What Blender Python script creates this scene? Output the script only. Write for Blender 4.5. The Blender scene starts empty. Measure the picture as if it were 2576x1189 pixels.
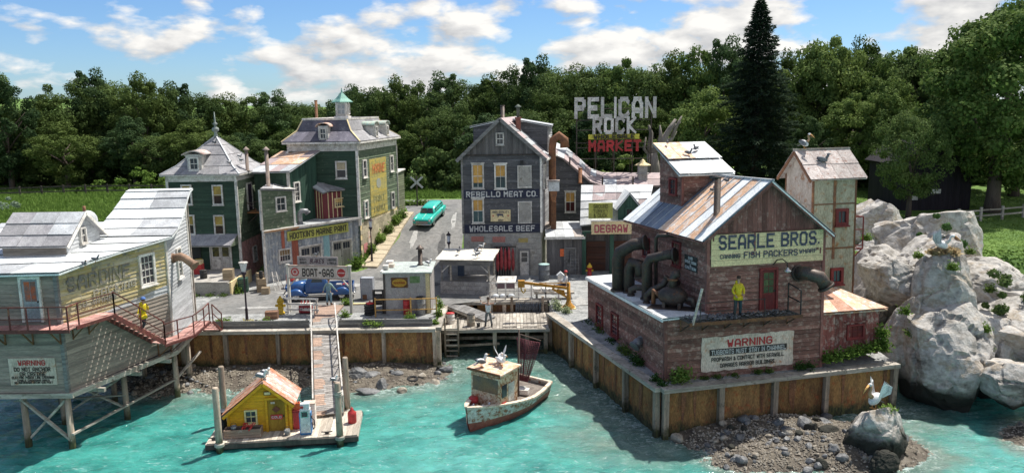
import bpy, bmesh, math, random
from mathutils import Vector, Matrix, noise
R = math.radians
rnd = random.Random(7)
scene = bpy.context.scene
COL = scene.collection
# ---------------------------------------------------------------- camera
F_PX, W_PX, H_PX = 1975.0, 2576.0, 1189.0
CAM_H, PITCH, ROLL = 13.5, math.atan(.169), .013
cd = bpy.data.cameras.new('camera'); cam = bpy.data.objects.new('camera', cd); COL.objects.link(cam)
cd.sensor_width = 36; cd.lens = 36 * F_PX / W_PX; cd.clip_end = 3000; cd.clip_start = .5
cam.location = (0, 0, CAM_H)
cam.matrix_world = Matrix.Translation((0, 0, CAM_H)) @ Matrix.Rotation(R(90) - PITCH, 4, 'X') @ Matrix.Rotation(-ROLL, 4, 'Z')
scene.camera = cam
# ---------------------------------------------------------------- light
SUN_AZ, SUN_EL = math.atan2(.73, .69), R(62)          # azimuth clockwise from +Y
world = bpy.data.worlds.new('World'); scene.world = world; world.use_nodes = True
CLOUD_T = .455
def build_world():
 nt = world.node_tree; N = nt.nodes; L = nt.links; N.clear()
 out = N.new('ShaderNodeOutputWorld'); bg = N.new('ShaderNodeBackground'); bg.inputs[1].default_value = .10
 sky = N.new('ShaderNodeTexSky'); sky.sky_type = 'NISHITA'; sky.sun_disc = False
 sky.sun_elevation = SUN_EL; sky.sun_rotation = SUN_AZ; sky.dust_density = .3; sky.ozone_density = 2.5; sky.air_density = .9
 tc = N.new('ShaderNodeTexCoord')
 def cloud(off):
  mp = N.new('ShaderNodeMapping'); mp.inputs['Location'].default_value = (off[0]+3.35, off[1]+1.7, off[2]+.3); mp.inputs['Scale'].default_value = (11, 11, 27)
  L.new(tc.outputs['Generated'], mp.inputs[0])
  n = N.new('ShaderNodeTexNoise'); n.inputs['Scale'].default_value = 1.0; n.inputs['Detail'].default_value = 7; n.inputs['Roughness'].default_value = .52; n.inputs['Distortion'].default_value = .1
  L.new(mp.outputs[0], n.inputs['Vector']); return n.outputs[0]
 a = cloud((0, 0, 0)); b = cloud((.16, .12, .34))
 sep = N.new('ShaderNodeSeparateXYZ'); L.new(tc.outputs['Generated'], sep.inputs[0])
 def M(op, *v, clamp=False):
  m = N.new('ShaderNodeMath'); m.operation = op; m.use_clamp = clamp
  for i, x in enumerate(v):
   if isinstance(x, (int, float)): m.inputs[i].default_value = x
   else: L.new(x, m.inputs[i])
  return m.outputs[0]
 bias = M('MULTIPLY', sep.outputs[0], .10)
 den = M('ADD', a, bias)
 mask = M('MULTIPLY', M('SUBTRACT', den, CLOUD_T), 9.0, clamp=True)
 hz = M('MULTIPLY', M('SUBTRACT', sep.outputs[2], -.01), 40, clamp=True)
 mask = M('MULTIPLY', mask, hz)
 sh = M('ADD', M('MULTIPLY', M('SUBTRACT', a, b), 4.2), .50, clamp=True)
 cc = N.new('ShaderNodeMix'); cc.data_type = 'RGBA'; cc.inputs[6].default_value = (3.0, 3.05, 3.15, 1); cc.inputs[7].default_value = (5.3, 5.2, 5.0, 1); L.new(sh, cc.inputs[0])
 tint = N.new('ShaderNodeMix'); tint.data_type = 'RGBA'; tint.blend_type = 'MULTIPLY'; tint.inputs[0].default_value = 1; tint.inputs[7].default_value = (.40, .53, .69, 1); L.new(sky.outputs[0], tint.inputs[6])
 mx = N.new('ShaderNodeMix'); mx.data_type = 'RGBA'; L.new(mask, mx.inputs[0]); L.new(tint.outputs[2], mx.inputs[6]); L.new(cc.outputs[2], mx.inputs[7])
 L.new(mx.outputs[2], bg.inputs[0]); L.new(bg.outputs[0], out.inputs[0])
build_world()
sl = bpy.data.lights.new('sun', 'SUN'); sun = bpy.data.objects.new('sun', sl); COL.objects.link(sun)
sl.energy = 3.5; sl.angle = R(.5); sl.color = (1, .955, .88)
_d = Vector((math.sin(SUN_AZ)*math.cos(SUN_EL), math.cos(SUN_AZ)*math.cos(SUN_EL), math.sin(SUN_EL)))
sun.rotation_euler = _d.to_track_quat('Z', 'Y').to_euler()
vs = scene.view_settings; vs.view_transform = 'Standard'; vs.look = 'None'; vs.exposure = .95; vs.gamma = 1; vs.use_curve_mapping = False
# ---------------------------------------------------------------- layout helper: where a sight line from the viewpoint meets a height or a depth
def _ray(u, v):
 a = (u-W_PX/2)/F_PX; b = -(v-H_PX/2)/F_PX
 x = a*math.cos(ROLL)+b*math.sin(ROLL); z = -a*math.sin(ROLL)+b*math.cos(ROLL)
 return x, math.cos(PITCH)+z*math.sin(PITCH), -math.sin(PITCH)+z*math.cos(PITCH)
def G(u, v, z=0.):
 x, y, d = _ray(u, v); t = (z-CAM_H)/d; return Vector((x*t, y*t, z))
def A(u, v, Y):
 x, y, d = _ray(u, v); t = Y/y; return Vector((x*t, Y, CAM_H+d*t))
# ---------------------------------------------------------------- materials
MATS = {}
def _mat(name):
 m = bpy.data.materials.new(name); m.use_nodes = True; nt = m.node_tree
 return m, nt, nt.nodes['Principled BSDF']
def mat(name, c1, c2=None, c3=None, rough=.8, metal=0, sc=1.5, stretch=(1, 1, 1), thr=.5, soft=.12, thr3=.62, rand=.25, bump=.15, fine=14, spec=.3, fine_amt=.35, coat=0, tide=None):
 """weathered surface: c1 base, c2 second paint/wood by blotches, c3 rust or stain; each object shifts a little in value"""
 if name in MATS: return MATS[name]
 m, nt, p = _mat(name); N = nt.nodes; L = nt.links
 c2 = c2 or tuple(x*.8 for x in c1)
 g = N.new('ShaderNodeNewGeometry'); oi = N.new('ShaderNodeObjectInfo')
 off = N.new('ShaderNodeVectorMath'); off.operation = 'SCALE'; off.inputs[0].default_value = (37, 17, 53); L.new(oi.outputs['Random'], off.inputs['Scale'])
 add = N.new('ShaderNodeVectorMath'); L.new(g.outputs['Position'], add.inputs[0]); L.new(off.outputs[0], add.inputs[1])
 mp = N.new('ShaderNodeMapping'); mp.inputs['Scale'].default_value = stretch; L.new(add.outputs[0], mp.inputs[0])
 def nz(s, d, src=mp.outputs[0], r=.6):
  n = N.new('ShaderNodeTexNoise'); n.inputs['Scale'].default_value = s; n.inputs['Detail'].default_value = d; n.inputs['Roughness'].default_value = r; L.new(src, n.inputs['Vector']); return n.outputs[0]
 def rmp(src, t, w):
  r = N.new('ShaderNodeMapRange'); r.inputs[1].default_value = t-w; r.inputs[2].default_value = t+w; L.new(src, r.inputs[0]); return r.outputs[0]
 def mix(f, a, b, mode='MIX'):
  x = N.new('ShaderNodeMix'); x.data_type = 'RGBA'; x.blend_type = mode
  for s, k in ((f, 0), (a, 6), (b, 7)):
   if isinstance(s, tuple): x.inputs[k].default_value = s+(1,) if len(s) == 3 else s
   elif isinstance(s, (int, float)): x.inputs[k].default_value = s
   else: L.new(s, x.inputs[k])
  return x.outputs[2]
 col = mix(rmp(nz(sc, 6), thr, soft), c1, c2)
 if c3: col = mix(rmp(nz(sc*1.7, 7, add.outputs[0], .7), thr3, .06), col, c3)
 if tide is not None:
  sp = N.new('ShaderNodeSeparateXYZ'); L.new(g.outputs['Position'], sp.inputs[0]); ad = N.new('ShaderNodeMath'); ad.operation = 'MULTIPLY_ADD'; L.new(nz(2.2, 5, add.outputs[0]), ad.inputs[0]); ad.inputs[1].default_value = -1.5; L.new(sp.outputs[2], ad.inputs[2])
  r_ = N.new('ShaderNodeMapRange'); r_.inputs[1].default_value = tide-.75+.25; r_.inputs[2].default_value = tide-.75-.25; L.new(ad.outputs[0], r_.inputs[0]); col = mix(r_.outputs[0], col, mix(rmp(nz(5, 4), .5, .1), (.030, .034, .022), (.085, .085, .035)))
 fn = nz(fine, 4)
 vv = N.new('ShaderNodeMapRange'); vv.inputs[3].default_value = 1-fine_amt; vv.inputs[4].default_value = 1+fine_amt; vv.inputs[1].default_value = .25; vv.inputs[2].default_value = .75; L.new(fn, vv.inputs[0])
 rr = N.new('ShaderNodeMapRange'); rr.inputs[3].default_value = 1-rand; rr.inputs[4].default_value = 1+rand*.8; L.new(oi.outputs['Random'], rr.inputs[0])
 mu = N.new('ShaderNodeMath'); mu.operation = 'MULTIPLY'; L.new(vv.outputs[0], mu.inputs[0]); L.new(rr.outputs[0], mu.inputs[1])
 sc_ = N.new('ShaderNodeVectorMath'); sc_.operation = 'SCALE'; L.new(col, sc_.inputs[0]); L.new(mu.outputs[0], sc_.inputs['Scale'])
 L.new(sc_.outputs[0], p.inputs['Base Color'])
 p.inputs['Roughness'].default_value = rough; p.inputs['Metallic'].default_value = metal; p.inputs['Specular IOR Level'].default_value = spec
 if coat: p.inputs['Coat Weight'].default_value = coat
 if bump:
  b = N.new('ShaderNodeBump'); b.inputs['Strength'].default_value = bump; b.inputs['Distance'].default_value = .06; L.new(fn, b.inputs['Height']); L.new(b.outputs[0], p.inputs['Normal'])
 MATS[name] = m; return m
HX = (.35, .35, 4)      # grain runs along boards laid level
VX = (4, 4, .35)        # grain / drips run down
# ---------------------------------------------------------------- mesh builder
ru = rnd.uniform
V3 = Vector
def bx(*a): return MB().box(*a)
class MB:
 def __init__(s): s.v = []; s.f = []; s.sm = []
 def add(s, vs_, fs, smooth=False):
  o = len(s.v); s.v += [tuple(x) for x in vs_]; s.f += [tuple(i+o for i in f) for f in fs]; s.sm += [smooth]*len(fs); return s
 def box(s, x0, x1, y0, y1, z0, z1):
  return s.add([(x0,y0,z0),(x1,y0,z0),(x1,y1,z0),(x0,y1,z0),(x0,y0,z1),(x1,y0,z1),(x1,y1,z1),(x0,y1,z1)],
                     [(0,3,2,1),(4,5,6,7),(0,1,5,4),(1,2,6,5),(2,3,7,6),(3,0,4,7)])
 def bar(s, a, b, w, h=None, up=(0, 0, 1)):
  """rectangular bar from a to b"""
  a = Vector(a); b = Vector(b); h = h or w; d = (b-a).normalized(); up = Vector(up)
  if abs(d.dot(up)) > .98: up = V3((0, 1, 0))
  sx = d.cross(up).normalized(); sy = sx.cross(d).normalized()
  P = []
  for e in (a, b):
   for i, j in ((-1,-1),(1,-1),(1,1),(-1,1)): P.append(e+sx*(i*w/2)+sy*(j*h/2))
  return s.add(P, [(0,3,2,1),(4,5,6,7),(0,1,5,4),(1,2,6,5),(2,3,7,6),(3,0,4,7)])
 def tube(s, pts, r, n=8, caps=True, smooth=True):
  pts = [Vector(p) for p in pts]; rs = r if isinstance(r, (list, tuple)) else [r]*len(pts)
  P = []; ref = None
  for i, p in enumerate(pts):
   d = (pts[min(i+1, len(pts)-1)]-pts[max(i-1, 0)]).normalized()
   if ref is None: ref = V3((0, 0, 1)) if abs(d.z) < .9 else V3((1, 0, 0))
   sx = d.cross(ref)
   if sx.length < 1e-4: sx = d.cross(V3((0, 1, .1)))
   sx.normalize(); sy = sx.cross(d).normalized(); ref = sy
   for k in range(n):
    t = 2*math.pi*k/n; P.append(p+sx*(rs[i]*math.cos(t))+sy*(rs[i]*math.sin(t)))
  Fs = []
  for i in range(len(pts)-1):
   for k in range(n):
    a = i*n+k; b = i*n+(k+1) % n; Fs.append((a, b, b+n, a+n))
  s.add(P, Fs, smooth)
  if caps:
   o = len(s.v)-len(P)
   s.f += [tuple(o+k for k in range(n))[::-1], tuple(o+len(P)-n+k for k in range(n))]; s.sm += [False, False]
  return s
 def lathe(s, c, prof, n=16, smooth=True, sx=1, sy=1):
  """prof: (radius, z) pairs bottom to top about a vertical axis through c"""
  P = []
  for r_, z in prof:
   for k in range(n):
    t = 2*math.pi*k/n; P.append((c[0]+r_*sx*math.cos(t), c[1]+r_*sy*math.sin(t), c[2]+z))
  Fs = []
  for i in range(len(prof)-1):
   for k in range(n):
    a = i*n+k; b = i*n+(k+1) % n; Fs.append((a, b, b+n, a+n))
  s.add(P, Fs, smooth); o = len(s.v)-len(P)
  s.f += [tuple(o+k for k in range(n))[::-1], tuple(o+len(P)-n+k for k in range(n))]; s.sm += [False, False]
  return s
 def ell(s, c, r, n=10, m=7, rot=None, smooth=True):
  P = []; c = Vector(c)
  for i in range(m+1):
   ph = -math.pi/2+math.pi*i/m
   for k in range(n):
    t = 2*math.pi*k/n; q = V3((r[0]*math.cos(ph)*math.cos(t), r[1]*math.cos(ph)*math.sin(t), r[2]*math.sin(ph)))
    if rot: q = rot @ q
    P.append(c+q)
  Fs = [(i*n+k, i*n+(k+1) % n, (i+1)*n+(k+1) % n, (i+1)*n+k) for i in range(m) for k in range(n)]
  return s.add(P, Fs, smooth)
 def prism(s, poly, off):
  """closed slab: polygon (3-D points) pushed by vector off"""
  n = len(poly); off = Vector(off); P = [Vector(p) for p in poly]; P += [p+off for p in P]
  return s.add(P, [tuple(range(n))[::-1], tuple(range(n, 2*n))]+[(i, (i+1) % n, n+(i+1) % n, n+i) for i in range(n)])
 def loft(s, rings, close=True, smooth=True, caps=True):
  n = len(rings[0]); P = [p for r_ in rings for p in r_]; Fs = []
  for i in range(len(rings)-1):
   for k in range(n if close else n-1):
    a = i*n+k; b = i*n+(k+1) % n; Fs.append((a, b, b+n, a+n))
  s.add(P, Fs, smooth)
  if caps and close:
   o = len(s.v)-len(P); s.f += [tuple(o+k for k in range(n))[::-1], tuple(o+len(P)-n+k for k in range(n))]; s.sm += [False, False]
  return s
 def mesh(s, name, m=None):
  me = bpy.data.meshes.new(name); me.from_pydata(s.v, [], s.f)
  if any(s.sm): me.polygons.foreach_set('use_smooth', s.sm)
  if m: me.materials.append(m)
  bm = bmesh.new(); bm.from_mesh(me); bmesh.ops.recalc_face_normals(bm, faces=bm.faces); bm.to_mesh(me); bm.free()
  me.update(); return me
 def b(s, name, m, parent=None, **k):
  return link(name, s.mesh(name, m), parent, **k)
def link(name, me, parent=None, loc=None, rz=0, rot=None, scale=None, label=None, cat=None, group=None, kind=None):
 o = bpy.data.objects.new(name, me); COL.objects.link(o)
 if parent is not None: o.parent = parent
 if loc is not None: o.location = loc
 if rot is not None: o.rotation_euler = rot
 elif rz: o.rotation_euler = (0, 0, rz)
 if scale is not None: o.scale = scale if isinstance(scale, (tuple, list, Vector)) else (scale,)*3
 if label: o['label'] = label
 if cat: o['category'] = cat
 if group: o['group'] = group
 if kind: o['kind'] = kind
 return o
def thing(name, label, cat, loc=(0, 0, 0), rz=0, group=None, rot=None, scale=None):
 return link(name, None, None, loc, rz, rot, scale, label, cat, group)
def copy_tree(o, parent=None):
 c = o.copy(); COL.objects.link(c)
 if parent is not None: c.parent = parent
 for ch in o.children: copy_tree(ch, c)
 return c
def put(src, loc, rz, label, scale=None, group=None):
 c = copy_tree(src); c.location = loc; c.rotation_euler = (0, 0, rz); c['label'] = label
 if scale: c.scale = (scale,)*3 if not isinstance(scale, tuple) else scale
 if group: c['group'] = group
 return c
# ---------------------------------------------------------------- walls, windows, roofs
def clip(poly, ax, lo, hi):
 for sgn, lim in ((1, lo), (-1, -hi)):
  out = []
  for i in range(len(poly)):
   p, q = poly[i], poly[(i+1) % len(poly)]; a, b = sgn*p[ax]-lim, sgn*q[ax]-lim
   if a >= 0: out.append(p)
   if (a >= 0) != (b >= 0): t = a/(a-b); out.append((p[0]+(q[0]-p[0])*t, p[1]+(q[1]-p[1])*t))
  poly = out
  if not poly: return []
 return poly
def wallframe(a, b, z=0):
 a = V3((a[0], a[1], z)); b = V3((b[0], b[1], z)); d = (b-a).normalized(); n = V3((d.y, -d.x, 0))
 return a, d, n
def siding(parent, a, b, poly, m, step=.2, name='clapboard', vert=False, out=.04, core=None, gap=.012, jit=.006, batten=None, mcore=None, split=None):
 """one wall from a to b (outside on the right-hand side); poly in (distance, height); every board an object"""
 o, d, n = wallframe(a, b); up = V3((0, 0, 1))
 f = lambda s, z, k=0: o+d*s+up*z+n*k
 mb = MB(); mb.prism([f(s, z, .0) for s, z in poly], -n*.12); mb.b('wall', mcore or m, parent)
 ax = 0 if vert else 1
 lo = min(p[ax] for p in poly); hi = max(p[ax] for p in poly); k = lo; cnt = 0
 while k < hi-.03:
  e = min(k+step, hi)
  segs = [(-99, 99)]
  if split:
   cuts = []
   t = -rnd.random()*split
   while t < 40: cuts.append(t); t += split*(.6+.8*rnd.random())
   segs = list(zip(cuts[:-1], cuts[1:]))
  for s0, s1 in segs:
   c = clip(poly, ax, k, e-gap)
   if c and split: c = clip(c, 1-ax, s0+.004, s1-.004)
   if len(c) < 3: continue
   if max(q[1-ax] for q in c)-min(q[1-ax] for q in c) < .05: continue
   jj = ru(-jit, jit)
   cen = (sum(q[0] for q in c)/len(c), sum(q[1] for q in c)/len(c))
   front = []
   for s, z in c:
    if vert: kk = out+jj
    else: kk = out-(out*.75)*((z-k)/step)+jj
    front.append(f(s, z, kk))
   back = [f(s, z, .001) for s, z in c]; q = len(c); mb = MB(); P = front+back
   P = [p_-f(*cen) for p_ in P]
   mb.add(P, [tuple(range(q)), tuple(range(q, 2*q))[::-1]]+[(i, q+i, q+(i+1) % q, (i+1) % q) for i in range(q)])
   mb.b(name, m, parent, loc=f(*cen))
  if batten and vert and k > lo:
   c = clip(poly, 0, k-.035, k+.035)
   if len(c) >= 3:
    MB().prism([f(s, z, .002) for s, z in c], n*(out+.035)).b('batten', batten, parent)
  k += step
_wc = {}
def window(parent, a, b, s, z, w, h, fm, nx=2, ny=2, gm=None, shade=None, sf=0, cw=.11, out=.05, sill=True, head=False, name='window', z0=0, sm=None):
 o, d, n = wallframe(a, b, z0); key = (w, h, fm.name, nx, ny, gm and gm.name, shade and shade.name, sf, cw, sill, head, out)
 if key not in _wc:
  e = out; t = .09+out
  fr = MB()
  fr.box(-w/2-cw, -w/2, -t, 0, -cw, h+cw); fr.box(w/2, w/2+cw, -t, 0, -cw, h+cw)
  fr.box(-w/2, w/2, -t, 0, h, h+cw); fr.box(-w/2, w/2, -t, 0, -cw, 0)
  if sill: fr.box(-w/2-cw*1.4, w/2+cw*1.4, -t-.06, -.002, -cw*1.5, -cw-.001)
  if head: fr.box(-w/2-cw*1.5, w/2+cw*1.5, -t-.05, -.002, h+cw+.001, h+cw*1.8)
  gl = MB(); gl.box(-w/2, w/2, -e, -.01, 0, h)
  mu = MB(); b_ = .028
  for i in range(1, nx): x = -w/2+w*i/nx; mu.box(x-b_/2, x+b_/2, -e-.025, -e-.001, 0, h)
  for j in range(1, ny):
   zz = h*j/ny; bb = .05 if (ny % 2 == 0 and j == ny//2) else b_; mu.box(-w/2, w/2, -e-.03, -e-.002, zz-bb/2, zz+bb/2)
  shd = None
  if shade: shd = bx(-w/2+.01, w/2-.01, -e-.012, -e-.003, h*(1-sf), h-.01).mesh('shade', shade)
  _wc[key] = (fr.mesh('window', fm), gl.mesh('pane', gm), mu.mesh('muntin', sm or fm) if nx*ny > 1 else None, shd)
 k = _wc[key]
 wo = link(name, k[0], parent, loc=o+d*s+V3((0, 0, z)), rz=math.atan2(d.y, d.x))
 link('pane', k[1], wo)
 if k[2]: link('muntin', k[2], wo)
 if k[3]: link('shade', k[3], wo)
 return wo
def lerp(a, b, t): return Vector(a)*(1-t)+Vector(b)*t
def roof(parent, A0, A1, B1, B0, nu, nv, mats, name='roof_panel', th=.05, gap=.015, lift=.03, jit=.015, weights=None, seam=None, deck=True, sag=0):
 """A0-A1 eave edge, B0-B1 ridge edge; nu panels along the eave, nv courses up the slope"""
 A0, A1, B1, B0 = map(Vector, (A0, A1, B1, B0))
 nrm = (A1-A0).cross(B0-A0).normalized()
 if nrm.z < 0: nrm = -nrm
 if deck: MB().prism([A0-nrm*.02, A1-nrm*.02, B1-nrm*.02, B0-nrm*.02], -nrm*.07).b('roof_deck', mats[0], parent)
 pt = lambda u, v: lerp(lerp(A0, A1, u), lerp(B0, B1, u), v)
 W = (A1-A0).length; Hh = (B0-A0).length
 for j in range(nv):
  sh = 0
  for i in range(nu):
   u0 = i/nu+gap/W/2; u1 = (i+1)/nu-gap/W/2; v0 = j/nv-(.03/Hh if j else 0); v1 = (j+1)/nv+.02/Hh*(j < nv-1)
   lo = lift+ru(0, jit); hi_ = .004+ru(0, jit*.4)
   s_ = -sag*math.sin(math.pi*(i+.5)/nu)
   c = pt((u0+u1)/2, (v0+v1)/2)
   q = [pt(u0, v0)+nrm*(lo+ru(0, jit)), pt(u1, v0)+nrm*(lo+ru(0, jit)), pt(u1, v1)+nrm*hi_, pt(u0, v1)+nrm*hi_]
   m = rnd.choices(mats, weights)[0] if weights else rnd.choice(mats)
   MB().prism([x-c for x in q], nrm*-.0+nrm*.018).b(name, m, parent, loc=c)
   if seam and i: pass
 if seam:
  for i in range(0, nu+1):
   MB().bar(pt(i/nu, 0)+nrm*.04, pt(i/nu, 1)+nrm*.04, .05, .09, up=nrm).b('seam', seam, parent)
GL = {}
for _l in """A 00 04 16 36 44 40|02 42
B 00 06 36 45 44 33 03|33 42 41 30 00
C 45 36 16 05 01 10 30 41
D 00 06 36 45 41 30 00
E 46 06 00 40|03 33
F 46 06 00|03 33
G 45 36 16 05 01 10 30 41 43 23
H 00 06|40 46|03 43
I 00 06
J 46 41 30 10 01
K 00 06|46 03 40
L 06 00 40
M 00 06 23 46 40
N 00 06 40 46
O 01 05 16 36 45 41 30 10 01
P 00 06 36 45 44 33 03
Q 01 05 16 36 45 41 30 10 01|22 40
R 00 06 36 45 44 33 03|23 40
S 45 36 16 05 04 13 33 42 41 30 10 01
T 06 46|26 20
U 06 01 10 30 41 46
V 06 20 46
W 06 10 23 30 46
X 00 46|06 40
Y 06 23 46|23 20
Z 06 46 00 40
0 01 05 16 36 45 41 30 10 01
5 46 06 03 33 42 41 30 10 01
& 40 05 16 25 24 01 10 20 42
. 00 01
' 06 05
- 13 33
# 02 42|04 44|10 16|30 36""".split('\n'):
 GL[_l[0]] = [[(int(q[0]), int(q[1])) for q in st.split()] for st in _l[2:].split('|')]
def text(body, parent, a, b, s, z, size, m, out=.055, wide=None, align='CENTER', bold=.015, name='lettering', thick=.012, z0=0, track=1, lean=0, each=False):
 """block lettering built from chamfered strokes; s is the centre of the line, wide fits it to a width"""
 o, d, n = wallframe(a, b, z0); ch = size*.70; u = ch/6; adv = 0; L = []
 for c in body.upper():
  if c == ' ': adv += 3.2; continue
  w = 0 if c in "I.'" else 4
  L.append((c, adv, w)); adv += w+1.9
 tot = max(1, adv-1.9); sx = (wide/tot) if wide else u
 lw = (1.05+bold*14)
 mb = MB()
 for c, x0, w in L:
  if each: mb = MB()
  cx = (x0+w/2-tot/2)*sx if each else 0
  for k, st in enumerate(GL.get(c, GL['O'])):
   for p, q in zip(st[:-1], st[1:]):
    P = []
    p_, q_ = V3((p[0], p[1])), V3((q[0], q[1])); dd = (q_-p_).normalized(); nn = V3((-dd.y, dd.x))*lw/2; e = dd*lw*.42 if c != "." else V3((0, 0))
    for v in (p_-e-nn, q_+e-nn, q_+e+nn, p_-e+nn):
     xx = (x0+min(max(v.x, -.5), w+.5)-tot/2)*sx-cx; yy = (min(max(v.y, -.5 if c != '-' else 0), 6.5))*u; P.append((xx+yy*lean, 0, yy))
    mb.prism(P, (0, -thick-.0007*k-rnd.random()*.0012, 0))
  if each: mb.b('letter', m, parent, loc=o+d*(s+cx)+n*out+V3((0, 0, z)), rz=math.atan2(d.y, d.x))
 if not each: return mb.b(name, m, parent, loc=o+d*s+n*out+V3((0, 0, z)), rz=math.atan2(d.y, d.x))
def panel(parent, a, b, s0, s1, z0, z1, m, out=.06, th=.04, name='sign_board', ragged=0, rot=0):
 o, d, n = wallframe(a, b); P = []
 if ragged:
  per = [(s0, z0), (s1, z0), (s1, z1), (s0, z1)]; pts = []
  for i in range(4):
   p, q = per[i], per[(i+1) % 4]; k = max(2, int(math.dist(p, q)/.25))
   for j in range(k):
    t = j/k; pts.append((p[0]+(q[0]-p[0])*t+ru(-ragged, ragged), p[1]+(q[1]-p[1])*t+ru(-ragged, ragged)))
 else: pts = [(s0, z0), (s1, z0), (s1, z1), (s0, z1)]
 return MB().prism([o+d*s+n*out+V3((0, 0, z)) for s, z in pts], -n*th).b(name, m, parent)
# ================================================================ palette
WHITE = mat('peeling white paint', (.70, .67, .62), (.42, .39, .35), (.22, .16, .12), sc=2.5, thr=.56, thr3=.66)
GREYWOOD = mat('grey weathered wood', (.23, .225, .22), (.13, .125, .12), (.3, .28, .25), stretch=HX, sc=2)
PALEWOOD = mat('sun bleached timber', (.47, .43, .37), (.28, .25, .21), (.16, .13, .1), stretch=HX, sc=1.5, rand=.3)
POSTWOOD = mat('bleached post timber', (.44, .36, .28), (.25, .2, .155), (.12, .12, .09), stretch=VX, sc=1.2, rand=.35, tide=-2.05)
DARKWOOD = mat('dark tarred timber', (.09, .075, .065), (.05, .045, .04), stretch=VX, sc=1)
RUSTWOOD = mat('rust stained wall board', (.36, .20, .075), (.20, .11, .05), (.33, .10, .04), stretch=(1.4, 1.4, .45), sc=1.5, thr3=.60, rand=.3, tide=-2.0, rough=.85, fine_amt=.5, bump=.5)
BLACK = mat('black iron', (.03, .03, .032), (.05, .045, .04), rough=.55)
DARKMET = mat('dark sooty metal', (.07, .06, .055), (.11, .085, .07), (.16, .07, .035), rough=.5, metal=.4, sc=3)
RUST = mat('rusty metal', (.26, .12, .06), (.16, .08, .05), (.34, .2, .1), rough=.75, metal=.2, sc=2.5)
TIN = mat('weathered tin sheet', (.55, .57, .58), (.40, .41, .42), (.40, .24, .14), rough=.5, metal=0, sc=1.3, thr3=.72, rand=.2, spec=.5)
TIN2 = mat('pale tin sheet', (.78, .80, .79), (.62, .65, .66), (.5, .36, .26), rough=.45, metal=0, sc=1.2, thr3=.74, rand=.15, spec=.5)
TINBLUE = mat('dark blue tin sheet', (.12, .16, .22), (.2, .23, .27), rough=.5, metal=.3, sc=1.5)
TINRUST = mat('rust streaked tin sheet', (.70, .47, .31), (.56, .33, .2), (.66, .63, .6), rough=.65, metal=0, sc=1.6, thr3=.56)
SLATE = mat('grey slate sheet', (.345, .34, .345), (.245, .24, .25), (.38, .36, .38), sc=1.6, rough=.7)
GLASS = mat('dark window glass', (.03, .035, .045), (.05, .055, .065), rough=.08, spec=.7, rand=.3, bump=0, fine_amt=.1)
AMBER = mat('amber roller blind', (.62, .36, .10), (.48, .27, .08), rough=.8, rand=.15)
AMBERD = mat('dim yellow blind', (.42, .31, .08), (.3, .21, .06), rough=.8, rand=.15)
REDW = mat('faded dark red siding', (.275, .135, .105), (.165, .085, .068), (.37, .255, .205), stretch=HX, sc=1.8, thr3=.57, rand=.42, fine_amt=.55)
REDV = mat('faded dark red boards', (.25, .105, .085), (.15, .07, .06), (.33, .2, .17), stretch=VX, sc=1.6, thr3=.6, rand=.35)
REDV2 = mat('patchy red shed boards', (.26, .08, .065), (.17, .06, .05), (.36, .26, .22), stretch=VX, sc=2, thr3=.55, rand=.4)
REDTRIM = mat('dull red window trim', (.22, .04, .035), (.15, .03, .03), rough=.7)
RAILRED = mat('rust red railing paint', (.15, .042, .036), (.10, .04, .035), (.26, .13, .08), rough=.6)
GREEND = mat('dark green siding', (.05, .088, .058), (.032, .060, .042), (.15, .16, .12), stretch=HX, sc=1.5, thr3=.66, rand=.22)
GREENLIT = mat('worn sunlit green siding', (.16, .20, .13), (.10, .14, .09), (.33, .34, .26), stretch=HX, sc=1.8, thr3=.6, rand=.25)  # house green with sunlight painted in for the lit walls, plus worn patches
GREENV = mat('teal green board', (.045, .10, .07), (.03, .07, .05), stretch=VX, sc=1.5)
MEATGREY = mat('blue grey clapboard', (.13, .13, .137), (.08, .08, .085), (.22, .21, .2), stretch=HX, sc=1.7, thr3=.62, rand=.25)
MEATLIT = mat('sunlit grey clapboard', (.42, .42, .43), (.26, .26, .28), stretch=HX, sc=1.8)  # meat building grey, lightened in colour for the walls on the sun side
MEATV = mat('charcoal gable board', (.105, .10, .10), (.16, .15, .145), stretch=VX, sc=1.5, rand=.35)
STUCCO = mat('stained pale stucco', (.42, .40, .36), (.28, .27, .25), (.18, .16, .13), sc=1.3, thr3=.62, rough=.9, fine_amt=.3, bump=.4, rand=.05)
PINK = mat('faded pink plaster', (.66, .36, .33), (.54, .29, .26), (.3, .22, .2), sc=1.8, rough=.9, rand=.05, bump=.4)
BLUEGREY = mat('flaking blue grey boards', (.36, .40, .44), (.22, .24, .27), (.48, .48, .46), stretch=VX, sc=1.6, thr3=.55)
TURQ = mat('pale turquoise boards', (.30, .50, .52), (.22, .38, .42), (.45, .5, .48), stretch=VX, sc=1.6)
ORANGERED = mat('flaking orange red board', (.42, .13, .08), (.3, .1, .07), stretch=VX, sc=2)
CREAM = mat('cream sign board', (.82, .66, .37), (.66, .54, .31), (.3, .26, .18), sc=1.2, thr3=.68, rand=.08)
DIRTYWHITE = mat('dirty white sign board', (.68, .58, .49), (.52, .43, .35), (.42, .2, .11), stretch=(1.3, 1.3, .5), sc=1.4, thr3=.62, rand=.08)
SIGNYEL = mat('yellow green sign board', (.50, .50, .12), (.40, .40, .11), (.25, .24, .1), sc=1.5, rand=.05)
MURALYEL = mat('faded yellow wall paint', (.62, .48, .11), (.46, .40, .16), (.2, .25, .15), stretch=HX, sc=1.6, thr3=.6, rand=.15)
SIDYEL = mat('peeling yellow clapboard', (.50, .40, .17), (.42, .39, .30), (.22, .21, .2), stretch=HX, sc=1.4, thr3=.6, rand=.2)
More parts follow.
